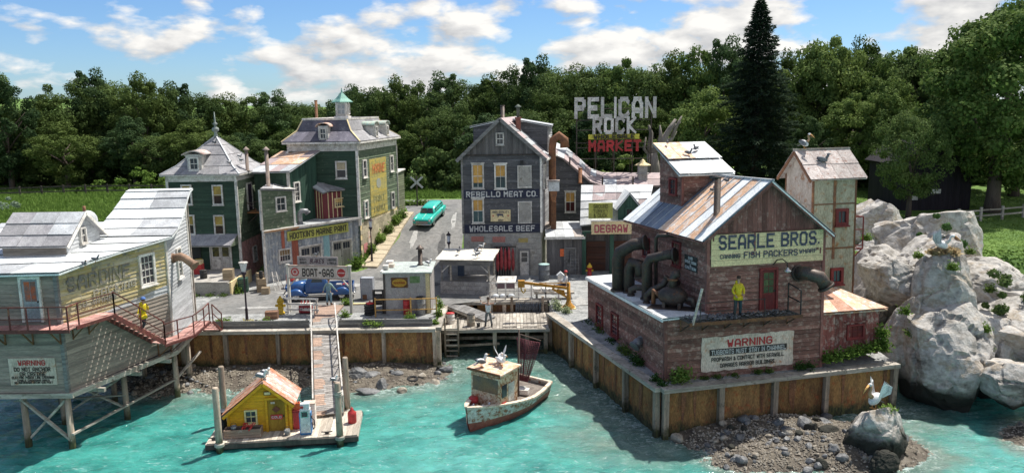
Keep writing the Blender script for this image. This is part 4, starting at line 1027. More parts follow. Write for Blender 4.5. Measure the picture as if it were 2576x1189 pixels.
 door(t, (X1, 0), (X2, 0), 3.27, .78, 2.0, REDTRIM, REDTRIM, z=3.22, panes=(2, 3), ph=.55, gm=mat('greenish door glass', (.09, .11, .04), (.05, .06, .03), rough=.1))
 return t
cannery()
# gooseneck lamp
g = thing('gooseneck_lamp', 'curved gooseneck lamp over the red cannery door', 'wall lamp', cw(5.75, 0, 5.2), rot=crot())
MB().tube([(0, 0, .25), (0, -.35, .55), (.12, -.62, .62), (.3, -.75, .45), (.32, -.76, .2)], .03, 6).b('arm', BLACK, g)
MB().lathe((.32, -.76, .02), [(.2, 0), (.19, .04), (.07, .14), (.05, .2)], 12).b('lamp_shade', CHROME, g)
MB().lathe((.32, -.76, -.03), [(.05, 0), (.07, .04), (.05, .08)], 8).b('bulb', WHITE, g)
# balcony
def balcony():
 t = thing('balcony', 'dark iron balcony with fallen rail across the cannery front', 'balcony', cw(0, 0, 3.16), rot=crot())
 x0, x1, y0 = .7, 6.6, -1.3
 G_ = mat('tangled dark grating', (.05, .055, .05), (.09, .09, .08), (.16, .15, .13), sc=5)
 for i in range(26): x = x0+(x1-x0)*i/26; bx(x, x+.16, y0, -.12, -.06, ru(-.03, .02)).b('grate_slat', G_, t)
 bx(x0-.04, x1, y0-.05, y0-.01, -.16, .0).b('edge_beam', RUST, t)
 for x in (.75, 1.9, 3.1, 4.1, 5.2, 6.5):
  MB().bar((x, -.12, -.7), (x, y0+.2, -.14), .05).b('bracket', DARKMET, t); MB().bar((x, -.14, -.75), (x, -.14, -.14), .05).b('bracket_leg', RUST, t)
 for x in (1.2, 3.0, 4.6): MB().bar((x, y0, 0), (x+ru(-.05, .05), y0, .95), .035).b('rail_post', BLACK, t)
 MB().bar((1.2, y0, .92), (4.6, y0, .9), .03).b('rail', BLACK, t)
 MB().bar((1.2, y0, .5), (3.9, y0+.03, .46), .025).b('rail', BLACK, t)
 for a, b in (((6.5, y0, 0), (6.5, y0, 1.2)), ((6.5, -.2, 0), (6.5, -.2, 1.35)), ((6.5, y0, 1.2), (6.5, -.2, 1.35)), ((6.5, y0, .6), (6.5, -.2, .7))): MB().bar(a, b, .05).b('end_rail', BLACK, t)
 for i in range(60):
  p = V3((ru(.9, 3.2), ru(y0, -.2), .02));
 MB().bar((.82, y0-.02, -.1), (1.35, y0+.1, 1.6), .09).b('loose_timber', PALEWOOD, t)
 return t
balcony()
rub = MB()
for i in range(260):
 p = cw(ru(.9, 3.4) if rnd.random() < .7 else ru(3, 6), ru(-1.25, -.25), 3.2+rnd.random()*.07); s = ru(.03, .09)
 rub.add([p+V3((s, 0, 0)), p+V3((0, s, 0)), p+V3((-s, 0, 0)), p+V3((0, -s, 0)), p+V3((0, 0, s))], [(0,1,4),(1,2,4),(2,3,4),(3,0,4)])
rub.b('balcony_litter', ROCKD, label='heap of dark debris on the cannery balcony floor', cat='debris', kind='stuff')
# cupola on the left slope
def cupola():
 t = thing('roof_cupola', 'maroon clapboard cupola with a patched tin shed roof on the cannery roof', 'cupola', cw(3.3, 5.3, 7.6), rot=crot())
 w, d, h0, h1 = 2.5, 3.0, 2.35, 3.75
 siding(t, (0, 0), (w, 0), [(0, 0), (w, 0), (w, h0), (0, h0)], REDW, step=.24)
 siding(t, (0, d), (0, 0), [(0, -.4), (d, -.4), (d, h0), (0, h1)], REDW, step=.24)
 siding(t, (w, 0), (w, d), [(0, 0), (d, 0), (d, h1), (0, h0)], REDW, step=.24)
 bx(-.06, .08, -.07, .08, 0, h0).b('corner_board', REDV, t)
 A0, A1, B1, B0 = (-.35, -.42, h0-.18), (w+.45, -.42, h0-.18), (w+.45, d+.3, h1+.13), (-.35, d+.3, h1+.13)
 mid = lambda p, q: lerp(p, q, .42)
 roof(t, A0, A1, mid(A1, B1), mid(A0, B0), 5, 1, [TIN2, TIN2, TINRUST, TIN], lift=.06)
 roof(t, mid(A0, B0), mid(A1, B1), B1, B0, 4, 1, [TIN, TIN, TINRUST], lift=.12)
 window(t, (0, d), (0, 0), d-1.05, 1.05, .75, .8, REDTRIM, 2, 3, GLASS, sill=False)
cupola()
p = cw(3.55, 1.0, 7.45)
st = stack_pipe('tall black smokestack standing on the cannery roof slope', cw(3.25, 1.15, 7.75), 2.1, .17, DARKMET, cap='ring', name='smokestack', cat='smokestack')
# pale tower
def tower():
 t = thing('tower', 'tall narrow pale green stuccoed tower with a gabled roof behind the cannery', 'tower', cw(9.85, 3.0, 0), rot=crot())
 w, d, h = 2.6, 2.6, 9.65; rh = 10.95
 for (a, b, m, L_, gb) in (((0, 0), (w, 0), TOWERG, w, 0), ((w, 0), (w, d), TOWERG, d, 1), ((w, d), (0, d), TOWERG, w, 0), ((0, d), (0, 0), TOWERP, d, 1)):
  z = 0; o, dd, n = wallframe(a, b)
  for k, (z0, z1) in enumerate(((0, 2.9), (2.92, 5.6), (5.62, 8.0), (8.02, 9.65))):
   for j in range(2):
    s0, s1 = L_*j/2+.008, L_*(j+1)/2-.008; P = [(s0, z0), (s1, z0), (s1, z1), (s0, z1)]
    if k == 3 and gb: P = [(s0, z0), (s1, z0), (s1, 9.65 if j else rh-.1), (s0, rh-.1 if j else 9.65)]
    MB().prism([o+dd*s+V3((0, 0, zz)) for s, zz in P], n*(.02+ru(0, .012))).b('plaster_panel', m, t)
 bx(.03, w-.03, .03, d-.03, 0, h).b('core', TOWERG, t)
 for x, y in ((0, 0), (w, 0), (0, d)): bx(x-.05, x+.05, y-.05, y+.05, 0, h).b('corner_iron', RUST, t)
 bx(-.03, w+.03, -.06, -.035, 5.56, 5.64).b('rust_band', RUST, t); bx(-.03, w+.03, -.06, -.035, 8.0, 8.06).b('rust_band', RUST, t)
 bx(w*.47, w*.53, -.06, -.036, 5.0, 9.6).b('rust_streak', RUST, t)
 roof(t, (-.4, -.35, h-.25), (w+.45, -.35, h-.25), (w+.45, d/2, rh), (-.4, d/2, rh), 4, 2, [TOWERROOF], lift=.02)
 roof(t, (w+.45, d+.35, h-.25), (-.4, d+.35, h-.25), (-.4, d/2, rh), (w+.45, d/2, rh), 4, 2, [TOWERROOF])
 bx(-.42, w+.47, d/2-.07, d/2+.07, rh, rh+.09).b('ridge_cap', TOWERP, t)
 MB().bar((-.38, -.35, h-.36), (-.38, d/2, rh-.1), .06, .16).b('rake_board', RUST, t); MB().bar((-.38, d+.35, h-.36), (-.38, d/2, rh-.1), .06, .16).b('rake_board', RUST, t)
 for s, z in ((1.75, 7.0), (1.55, 3.75)): window(t, (0, 0), (w, 0), s, z, .46, .6, REDTRIM, 2, 1, GLASS, cw=.16)
 bx(.12, .75, -.06, -.02, 2.6, 3.2).b('rust_plate', RUST, t)
 bl = MB()
 for a, b in (((w, .4, 5.4), (w+.85, .4, 5.4)), ((w, 1.6, 5.4), (w+.85, 1.6, 5.4)), ((w+.85, .4, 5.4), (w+.85, 1.6, 5.4)), ((w+.85, .4, 5.4), (w+.85, .4, 7.2)), ((w, .4, 7.2), (w+.85, .4, 7.2)), ((w, .4, 6.5), (w+.85, .4, 6.5)), ((w+.85, 1.6, 5.4), (w+.85, 1.6, 7.2)), ((w+.85, .4, 7.2), (w+.85, 1.6, 7.2)), ((w, .4, 4.7), (w+.8, .4, 5.4)), ((w, .4, 5.6), (w+.85, .4, 5.6))): bl.bar(a, b, .055)
 bl.b('side_balcony', REDTRIM, t)
tower()
def lean_to():
 t = thing('lean_to_shed', 'low patchy red board shed with a rusty tin roof right of the cannery', 'shed', cw(8.62, .35, 0), rot=crot())
 w, d = 3.5, 2.9
 siding(t, (0, 0), (w, 0), [(0, 0), (w, .5), (w, 2.8), (0, 2.85)], REDV2, step=.23, name='shed_board', vert=True, out=.05)
 siding(t, (w, 0), (w, d), [(0, .3), (d, .3), (d, 2.9), (0, 2.8)], REDV2, step=.25, name='shed_board', vert=True, out=.05)
 a = [(-.12, -.35, 2.76), (w+.3, -.35, 2.74), (w-1.0, 2.2, 3.5), (1.1, 2.2, 3.55)]
 roof(t, a[0], a[1], a[2], a[3], 4, 1, [TINRUST, mat('salmon rusted sheet', (.48, .28, .2), (.34, .18, .12), (.5, .45, .42), sc=2.5)], lift=.05)
 roof(t, (-.12, d, 3.2), (-.12, -.35, 2.76), (1.1, 2.2, 3.55), (1.0, d, 3.6), 1, 1, [RUST])
 roof(t, (w+.3, -.35, 2.74), (w+.3, d, 2.8), (w-1.0, d, 3.5), (w-1, 2.2, 3.5), 1, 1, [RUST])
 window(t, (0, 0), (w, 0), 2.1, 1.32, .85, .6, REDTRIM, 3, 2, mat('deep red pane', (.2, .04, .03), (.1, .03, .03)), cw=.08)  # pane is plain dull red
 bx(1.45, 2.75, -.16, -.05, 2.1, 2.17).b('window_head', REDV2, t)
lean_to()
# big vent on the front wall and others
def elbow(label, pts, r, m, rot=None, loc=None, flange=True, name='duct', cat='duct', n=14):
 t = thing(name, label, cat, loc or (0, 0, 0), rot=rot)
 MB().tube(pts, r, n).b('pipe', m, t)
 if flange:
  for (p, q) in ((pts[0], pts[1]), (pts[-1], pts[-2])):
   p = Vector(p); q = Vector(q); d = (q-p).normalized(); MB().tube([p-d*.01, p+d*.1], (r if not isinstance(r, list) else r[0])*1.25, n).b('flange', m, t)
 return t
elbow('big dark sheet metal duct elbow at the right of the cannery front', [(7.1, -.05, 4.95), (7.2, -.55, 5.05), (7.75, -.95, 4.85), (8.05, -1.05, 4.35)], .34, DARKMET, crot(), cw(0, 0, 0))
elbow('short grey vent cowl low on the cannery side wall', [(.0, 3.0, 1.25), (-.25, 2.9, 1.25), (-.5, 2.8, 1.05)], .24, mat('dull lead metal', (.2, .2, .21), (.13, .13, .14), rough=.5, metal=.4), crot(), cw(0, 0, 0))
# pipes on the annex roof
Z3 = 3.2
elbow('fat pipe rising from the roof edge and bending into a wide open mouth', [(.15, 6.9, Z3), (.15, 6.9, Z3+1.8), (.2, 6.7, Z3+2.25), (.75, 6.2, Z3+2.7), (1.35, 5.7, Z3+2.85)], [.36, .36, .36, .33, .36], DARKMET, crot(), cw(0, 0, 0), name='roof_duct')
elbow('squat hooked pipe in front of the fat open mouthed pipe', [(.55, 6.2, Z3), (.55, 6.2, Z3+1.35), (.65, 6.0, Z3+1.75), (.95, 5.7, Z3+1.7), (1.0, 5.6, Z3+.9)], .31, DARKMET, crot(), cw(0, 0, 0), name='roof_duct')
elbow('upright pipe with a round side mouth in the middle of the roof', [(.75, 4.1, Z3), (.75, 4.1, Z3+1.9), (.85, 3.95, Z3+2.25), (1.5, 3.3, Z3+2.5), (1.85, 2.95, Z3+2.55)], [.3, .28, .26, .25, .3], DARKMET, crot(), cw(0, 0, 0), name='roof_duct')
elbow('thin vertical vent pipe with a small red elbow above the others', [(1.3, 4.2, Z3), (1.3, 4.2, Z3+3.3), (1.38, 4.1, Z3+3.45), (2.0, 3.6, Z3+3.5)], .1, DARKMET, crot(), cw(0, 0, 0), name='roof_duct')
elbow('low elbow stub between the tall roof pipes', [(.3, 5.3, Z3), (.3, 5.3, Z3+.35), (.5, 5.1, Z3+.5), (1.1, 4.6, Z3+.5)], .17, DARKMET, crot(), cw(0, 0, 0), name='roof_duct')
elbow('crooked elbow pipe joining the tank from the left', [(.35, 3.2, Z3), (.35, 3.2, Z3+.45), (.55, 2.95, Z3+.75), (1.0, 2.5, Z3+1.1), (1.2, 2.4, Z3+1.5)], .16, DARKMET, crot(), cw(0, 0, 0), name='roof_duct')
def tank():
 t = thing('pressure_tank', 'dark bulging iron tank with a neck lying on the annex roof', 'tank', cw(1.15, 1.7, Z3+.55), rot=crot(R(-38)))
 MB().ell((0, 0, .1), (.78, .52, .5), 16, 10).b('tank_body', DARKMET, t)
 MB().tube([(0, 0, .5), (0, 0, .95), (.1, 0, 1.2), (.35, 0, 1.25)], .2, 12).b('neck', DARKMET, t)
 MB().lathe((0, 0, .9), [(.28, 0), (.28, .1)], 12).b('flange', RUST, t)
 MB().tube([(.7, 0, 0), (1.0, 0, 0), (1.1, 0, -.4)], .14, 10).b('outlet', DARKMET, t)
 MB().tube([(-.7, 0, .1), (-1.0, .1, .3), (-1.05, .2, -.4)], .12, 10).b('inlet', RUST, t)
 for x in (-.4, .4): bx(x-.08, x+.08, -.3, .3, -.5, -.2).b('foot', DARKMET, t)
 bx(-1.2, 1.3, -.5, .5, -.56, -.5).b('skid', DARKMET, t)
tank()
elbow('small crooked stub pipe standing behind the tank', [(1.6, 3.4, Z3), (1.6, 3.4, Z3+.7), (1.75, 3.2, Z3+1.0), (2.0, 2.9, Z3+1.1)], .15, DARKMET, crot(), cw(0, 0, 0), name='roof_duct')
# ---------------------------------------------------------------- meat building
MT = Matrix.Translation((-3.84, 61.2, 0)) @ Matrix.Rotation(R(0), 4, 'Z')
def meat():
 t = thing('meat_building', 'three storey grey clapboard meat building with navy lettered bands and a steep gable', 'building', MT.translation, rot=MT.to_euler())
 W = 6.15; D = 8.; SK = 1.55; ST = 3.45; EH = 9.6; RH = 12.4; rx = 3.0
 fl, fr, br, bl = (0, 0), (W, 0), (W+SK, D), (SK, D)
 # stone ground floor blocks
 def blocks(a, b, L_, holes=()):
  o, d, n = wallframe(a, b); mb = MB(); mb.prism([o, o+d*L_, o+d*L_+V3((0, 0, ST)), o+V3((0, 0, ST))], -n*.15); mb.b('wall', STUCCO, t)
  z = 0; r_ = 0
  while z < ST-.05:
   s = 0 if r_ % 2 == 0 else -.35
   while s < L_:
    s0, s1 = max(s, 0)+.012, min(s+.82, L_)-.012
    if s1-s0 > .08 and not any(h[0]-.02 < (s0+s1)/2 < h[1]+.02 and z < h[2]-.1 for h in holes):
     MB().prism([o+d*s0+V3((0, 0, z+.01)), o+d*s1+V3((0, 0, z+.01)), o+d*s1+V3((0, 0, min(z+.42, ST)-.01)), o+d*s0+V3((0, 0, min(z+.42, ST)-.01))], n*(.02+ru(0, .012))).b('stone_block', STUCCO, t)
    s += .82
   z += .43; r_ += 1
 blocks(fl, fr, W, [(2.45, 3.75, 2.35), (4.35, 5.25, 2.15)]); blocks(fr, br, math.dist(fr, br))
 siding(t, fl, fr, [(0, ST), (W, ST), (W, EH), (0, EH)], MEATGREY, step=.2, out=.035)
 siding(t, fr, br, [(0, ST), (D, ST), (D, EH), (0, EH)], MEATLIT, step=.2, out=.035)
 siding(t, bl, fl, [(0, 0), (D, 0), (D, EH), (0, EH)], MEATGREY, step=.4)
 siding(t, fl, fr, [(-.05, EH+.02), (W+.05, EH+.02), (rx, RH-.1)], MEATV, step=.24, name='gable_board', vert=True, out=.07)
 for x, y in (fl, fr): bx(x-.07, x+.09, y-.09, y+.06, ST, EH).b('corner_board', WHITE if x else GREYWOOD, t)
 bx(-.05, W+.05, -.13, -.05, EH-.06, EH+.05).b('trim_board', DARKWOOD, t)
 e = .4; s = (RH-EH)/rx; s2 = (RH-EH)/(W-rx)
 PR_ = mat('pinkish roof sheet', (.42, .33, .32), (.33, .27, .27), rough=.7, sc=2)
 roof(t, (W+e, -.35, EH-e*s2), (W+e+SK, D, EH-e*s2), (rx+SK, D, RH), (rx, -.35, RH), 5, 6, [TIN, TIN, PR_, PR_, SLATE], lift=.03)
 roof(t, (-e+SK, D, EH-e*s), (-e, -.35, EH-e*s), (rx, -.35, RH), (rx+SK, D, RH), 5, 5, [TIN, SLATE])
 MB().bar((-e, -.36, EH-e*s-.08), (rx, -.36, RH-.06), .07, .26).b('rake_board', GREYWOOD, t)
 MB().bar((W+e, -.36, EH-e*s2-.08), (rx, -.36, RH-.06), .07, .26).b('rake_board', GREYWOOD, t)
 MB().bar((W+e+.04, -.36, EH-e*s2-.05), (W+e+SK+.04, D, EH-e*s2-.05), .12, .16).b('eave_board', WHITE, t)
 # dormers both sides
 for sx, x0, x1 in ((-1, .35, 2.6), (1, 3.9, 6.3)):
  y0 = 2.6; q = SK*y0/D
  h = RH-.55; ox = x0 if sx < 0 else x1
  zr = lambda x: RH-abs(x-rx)*(s if x < rx else s2)
  a, b = (x0+q, y0), (x1+q, y0)
  P = [(0, zr(x0) if sx < 0 else zr(x0)), (x1-x0, zr(x1)), (x1-x0, h+.25 if sx < 0 else h-.1), (0, h-.1 if sx < 0 else h+.25)]
  siding(t, a, b, P, MEATGREY, step=.2)
  aa, bb = ((x0+q, y0+3), (x0+q, y0)) if sx < 0 else ((x1+q, y0), (x1+q+.5, y0+3))
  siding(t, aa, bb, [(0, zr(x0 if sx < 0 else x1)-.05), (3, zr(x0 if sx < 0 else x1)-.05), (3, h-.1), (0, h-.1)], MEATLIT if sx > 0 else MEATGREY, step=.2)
  lo, hi = ((x0+q-.3, h-.15), (x1+q+.4, h+.45)) if sx < 0 else ((x1+q+.35, h-.15), (x0+q-.4, h+.45))
  roof(t, (lo[0], y0-.3, lo[1]), (lo[0]+.3, y0+3.2, lo[1]), (hi[0]+.3, y0+3.2, hi[1]), (hi[0], y0-.3, hi[1]), 3, 1, [TIN])
  if sx > 0: window(t, aa, bb, .8, zr(x1)+.3, .6, .95, WHITE, 2, 2, GLASS)
 for s_, z, sf in ((1.24, 7.1, .8), (3.0, 7.05, .5), (1.2, 4.38, .5)): window(t, fl, fr, s_, z, .72, 1.72, WHITE, 2, 2, GLASS, shade=AMBER, sf=sf, head=True, cw=.12)
 window(t, fl, fr, 3.0, 10.45, .44, .75, WHITE, 2, 2, GLASS, cw=.1)
 for z in (7.1, 4.3):
  bx(4.42, 5.34, -.11, -.04, z, z+1.55).b('boarded_opening', STUCCO, t); bx(4.32, 5.44, -.15, -.04, z-.1, z-.005).b('sill', WHITE, t); bx(4.32, 5.44, -.15, -.04, z+1.555, z+1.65).b('lintel', WHITE, t)
  for x in (4.33, 5.345): bx(x, x+.08, -.14, -.04, z, z+1.55).b('jamb', WHITE, t)
 bx(4.55, 4.8, -.22, -.04, 8.85, 9.15).b('wall_vent', BLACK, t)
 for z0, z1, tx, w in ((6.2, 6.88, 'REBELLO MEAT CO.', 5.5), (3.48, 4.15, 'WHOLESALE BEEF', 5.1)):
  bd = panel(t, fl, fr, .08, W-.1, z0, z1, NAVYBAND, out=.065, th=.03, name='lettered_band'); text(tx, bd, fl, fr, W/2, z0+.14, .56, INKWHITE, out=.08, wide=w, bold=.035)
 ps = panel(t, fl, fr, 2.18, 3.75, 4.38, 5.3, CREAM, out=.075, name='poster'); text('HIGH QUALITY', ps, fl, fr, 2.97, 5.06, .19, INKNAVY, out=.085, wide=1.3)
 text('BEEF', ps, fl, fr, 2.97, 4.42, .16, INKNAVY, out=.085, wide=.4)
 cow = [(2.55, 4.95), (2.75, 5.0), (3.15, 4.98), (3.2, 4.72), (3.14, 4.72), (3.1, 4.84), (2.82, 4.84), (2.8, 4.72), (2.74, 4.72), (2.72, 4.88)]; MB().prism([(x, -.079, z) for x, z in cow], (0, -.008, 0)).b('steer_picture', INKNAVY, ps)
 for x in (2.38, 3.56): MB().prism([(x+.09*math.cos(a)*(1 if k % 2 else .45), -.079, 4.83+.09*math.sin(a)*(1 if k % 2 else .45)) for k, a in enumerate(math.pi*i/5+math.pi/10*0 for i in range(10))], (0, -.008, 0)).b('star', INKRED, ps)
 for x0, x1, z0, z1, m, tx in ((.62, 1.6, 2.78, 3.2, mat('faded salmon sign', (.46, .2, .16), (.38, .17, .14), sc=4), 'SAUSAGE'), (2.3, 3.3, 2.72, 3.16, MATS['faded salmon sign'] if 'faded salmon sign' in MATS else None, 'SMOKED'), (4.35, 5.1, 2.68, 3.02, mat('faded ochre sign', (.5, .38, .1), (.4, .32, .15), sc=4), 'MEATS')):
  s1 = panel(t, fl, fr, x0, x1, z0, z1, m, out=.05, name='painted_sign');
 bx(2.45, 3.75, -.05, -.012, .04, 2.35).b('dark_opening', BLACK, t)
 bx(2.35, 3.85, -.1, -.04, 2.35, 2.5).b('lintel', GREYWOOD, t)
 for i in range(7): bx(2.5+i*.2, 2.56+i*.2, -.09, -.055, .05, 2.33).b('plastic_strip', mat('grimy door strip', (.3, .28, .26), (.2, .17, .15), stretch=VX), t)
 door(t, fl, fr, 4.8, .72, 2.0, GREYWOOD, WHITE, panes=(1, 2), ph=.42)
 for k, (x0, x1, z0, z1) in enumerate(((6.2, 7.9, 5.5, 7.4), (6.2, 7.9, 3.6, 5.4))): pass
 window(t, fr, br, 1.6, 6.9, .7, 1.7, WHITE, 2, 2, GLASS)
 window(t, fr, br, 6.4, 6.9, .7, 1.7, WHITE, 2, 2, GLASS); window(t, fr, br, 6.4, 4.2, .7, 1.7, WHITE, 2, 2, GLASS)
meat()
mw = lambda x, y, z: MT @ V3((x, y, z))
stack_pipe('brick chimney with a tall capped flue on the meat building roof', mw(4.35, 1.6, 10.9), .01, .01, cap=None, name='brick_chimney', cat='chimney') if False else None
def chim():
 t = thing('brick_chimney', 'red brick chimney with a capped metal flue on the meat building roof', 'chimney', mw(4.45, 1.7, 10.75))
 bx(-.2, .2, -.2, .2, -.3, 1.55).b('chimney_stack', BRICK, t); bx(-.27, .27, -.27, .27, 1.55, 1.68).b('chimney_cap', BRICK, t)
 MB().lathe((0, 0, 1.68), [(.12, 0), (.12, .75), (.27, .78), (.25, .83), (.03, 1.0)], 10).b('flue', mat('green grey flue', (.2, .24, .2), (.14, .16, .14), metal=.3), t)
chim()
stack_pipe('small dark stub chimney behind the meat building ridge', mw(3.2, 5.0, 12.0), 1.35, .17, DARKMET, cap='ring')
elbow('big rusty crook topped vent duct climbing the meat building side', [(7.2, 2.0, 2.2), (7.15, 2.0, 4.6), (7.15, 2.0, 9.9), (7.25, 1.95, 10.6), (7.7, 1.9, 10.95), (8.1, 1.9, 10.6), (8.15, 1.9, 10.0)], [.3, .3, .3, .32, .34, .36, .38], RUST, loc=mw(0, 0, 0))
def hopper():
 t = thing('duct_box', 'pale sheet metal box hanging on the rusty vent duct', 'duct box', mw(6.9, 1.2, 6.6))
 bx(-.1, .75, -.3, .35, 0, .75).b('box', TIN, t); bx(-.15, .8, -.35, .4, .75, .85).b('lid', TOWERROOF, t); MB().prism([(0, -.2, 0), (.6, -.2, 0), (.45, -.1, -.9), (.15, -.1, -.9)], (0, .4, 0)).b('chute', RUST, t); bx(.1, .5, -.15, .2, -3.9, -.9).b('drop_duct', RUST, t)
hopper()
# ---------------------------------------------------------------- market hall behind with the big sign, and the pale low market front
def market():
 t = thing('market_hall', 'grey clapboard market hall with a pink sheet roof sweeping down to a long flat ridge', 'building', (3.3, 67.2, 0))
 # front wall: profile follows the swooping roof
 prof = [(0, 0), (12.5, 0), (12.5, 6.35), (4.4, 6.45), (3.4, 6.8), (2.4, 7.7), (1.2, 8.75), (0, 9.3)]
 siding(t, (0, 0), (12.5, 0), [(0, 2.2), (4.4, 2.2), (4.4, 6.45), (3.4, 6.8), (2.4, 7.7), (1.2, 8.75), (0, 9.3)], MEATGREY, step=.2)
 siding(t, (4.4, 0), (12.5, 0), [(0, 2.2), (8.1, 2.2), (8.1, 6.35), (0, 6.45)], MEATGREY, step=.25)
 pts = [(0, 9.35), (1.2, 8.8), (2.4, 7.75), (3.4, 6.85), (4.4, 6.5), (7, 6.42), (9.8, 6.4), (12.5, 6.4)]
 PR_ = MATS['pinkish roof sheet']
 for (x0, z0), (x1, z1) in zip(pts[:-1], pts[1:]):
  roof(t, (x0, -.3, z0), (x1, -.3, z1), (x1+.4, 2.8, z1+.85), (x0+.4, 2.8, z0+.85), 2, 2, [PR_, PR_, TIN], lift=.02)
 bx(12.4, 12.5, 0, 2.8, 2, 7.2).b('wall', MEATGREY, t)
 window(t, (0, 0), (12.5, 0), 1.75, 4.3, .72, 1.6, WHITE, 2, 2, mat('dim red pane', (.12, .02, .02), (.06, .02, .02)), shade=AMBER, sf=.5, head=True)
 stack_pipe('', (2.6, -.25, 6.7), 1.3, .16, RUST, cap='ring', parent=t)
 for x, z in ((1.7, 8.2), (4.5, 6.5), (7.1, 6.5), (9.5, 6.5), (11.6, 6.4)): bx(x-.06, x+.06, -.35, -.2, z, z+.75).b('parapet_post', DARKMET, t)
market()
def vent_turret():
 t = thing('roof_ventilator', 'pale pagoda capped ventilator on the market hall roof', 'ventilator', A(1616, 445, 68.5))
 bx(-.38, .38, -.38, .38, -.6, 1.0).b('ventilator_body', STUCCO, t); MB().lathe((0, 0, 1.0), [(.75, 0), (.7, .06), (.25, .28), (.22, .4), (.05, .55)], 4).b('ventilator_cap', CREAM, t)
 bx(-.5, .5, -.5, .5, .25, .33).b('ledge', STUCCO, t)
vent_turret()
def rooftop_sign():
 y = 70; t = thing('rooftop_sign', 'tall iron framed rooftop sign reading PELICAN ROCK WHOLESALE MARKET', 'sign', (0, y, 0))
 def P(x, z): q = A(*_m4(x, z), y); return q
 a, b = (0, 0), (1, 0)
 def line(tx, x0, x1, zt, zb, m, bold=.05, par=t, out=.12):
  p, q = P(x0, zb), P(x1, zt); h = q.z-p.z+(.0); yy = (P(x0, zb).z+P(x1, zb).z)/2
  hh = abs((P((x0+x1)/2, zt).z)-(P((x0+x1)/2, zb).z)); cx = (p.x+q.x)/2
  return text(tx, par, a, b, cx, P((x0+x1)/2, zb).z, hh*1.42, m, out=out, wide=abs(q.x-p.x), bold=bold, thick=.14, each=True)
 line('PELICAN', 305, 890, 50, 185, INKWHITE2); line('ROCK', 437, 745, 192, 302, INKWHITE2)
 p0, p1 = P(400, 352), P(775, 310); bd = bx(p0.x, p1.x, -.1, -.04, p0.z, p1.z).b('yellow_board', mat('bright yellow sign', (.62, .58, .08), (.5, .46, .08), sc=3), t)
 line('WHOLESALE', 440, 737, 316, 344, INKBLACK, bold=.03, par=bd, out=.18)
 line('MARKET', 405, 780, 360, 432, REDPAINT)
 fr = []
 for x in (315, 455, 590, 725, 862):
  top = P(x, 70 if x in (315, 862) else 190).z; c = P(x, 300).x
  MB().bar((c, 0, 5.9), (c, 0, top), .09).b('frame_post', DARKMET, t)
  MB().bar((c, 2.0, 6.6), (c, .05, 10.5), .06).b('back_brace', DARKMET, t)
 for z in (212, 285, 380, 415, 496):
  q0, q1 = P(315, z), P(862, z); MB().bar((q0.x, .06, q0.z), (q1.x, .06, q0.z), .06).b('cross_bar', DARKMET, t)
 MB().bar((P(315, 128).x, .06, P(315, 128).z), (P(862, 128).x, .06, P(315, 128).z), .06).b('cross_bar', DARKMET, t)
def _m4(x, y): s = 600/1189/1.4744; return (1980/1.4744+x*s, 340/1.4744+y*s)
INKWHITE2 = mat('weathered white sign letter', (.72, .69, .65), (.5, .47, .44), (.2, .14, .1), sc=2.5, thr3=.63)
rooftop_sign()
# dead tree behind the sign
def dead_tree():
 p = A(1645, 470, 73); t = thing('dead_tree', 'bare grey dead tree with broken limbs behind the rooftop sign', 'tree', (p.x, 73, 3)); W_ = mat('dead grey wood', (.26, .23, .2), (.17, .15, .13), stretch=VX, sc=2)
 q = lambda u, v: tuple(A(u, v, 73)-V3((p.x, 73, 3)))
 MB().tube([(0, 0, 0), q(1648, 455), q(1645, 420), q(1640, 385)], [.75, .62, .58, .5], 9).b('trunk', W_, t)
 for pts, r in (([(1640, 385), (1662, 365), (1685, 325), (1700, 300)], .28), ([(1685, 325), (1695, 318), (1712, 308)], .14), ([(1690, 345), (1703, 315), (1715, 292)], .13), ([(1642, 400), (1634, 370), (1638, 335), (1632, 315)], .22), ([(1655, 372), (1662, 340), (1660, 315)], .15), ([(1640, 400), (1620, 375), (1625, 345)], .12), ([(1662, 365), (1690, 350), (1702, 330)], .15)):
  MB().tube([q(*w) for w in pts], [r*1.5, r*1.2]+[r*.9]*(len(pts)-3)+[r*.45], 7).b('limb', W_, t)
dead_tree()
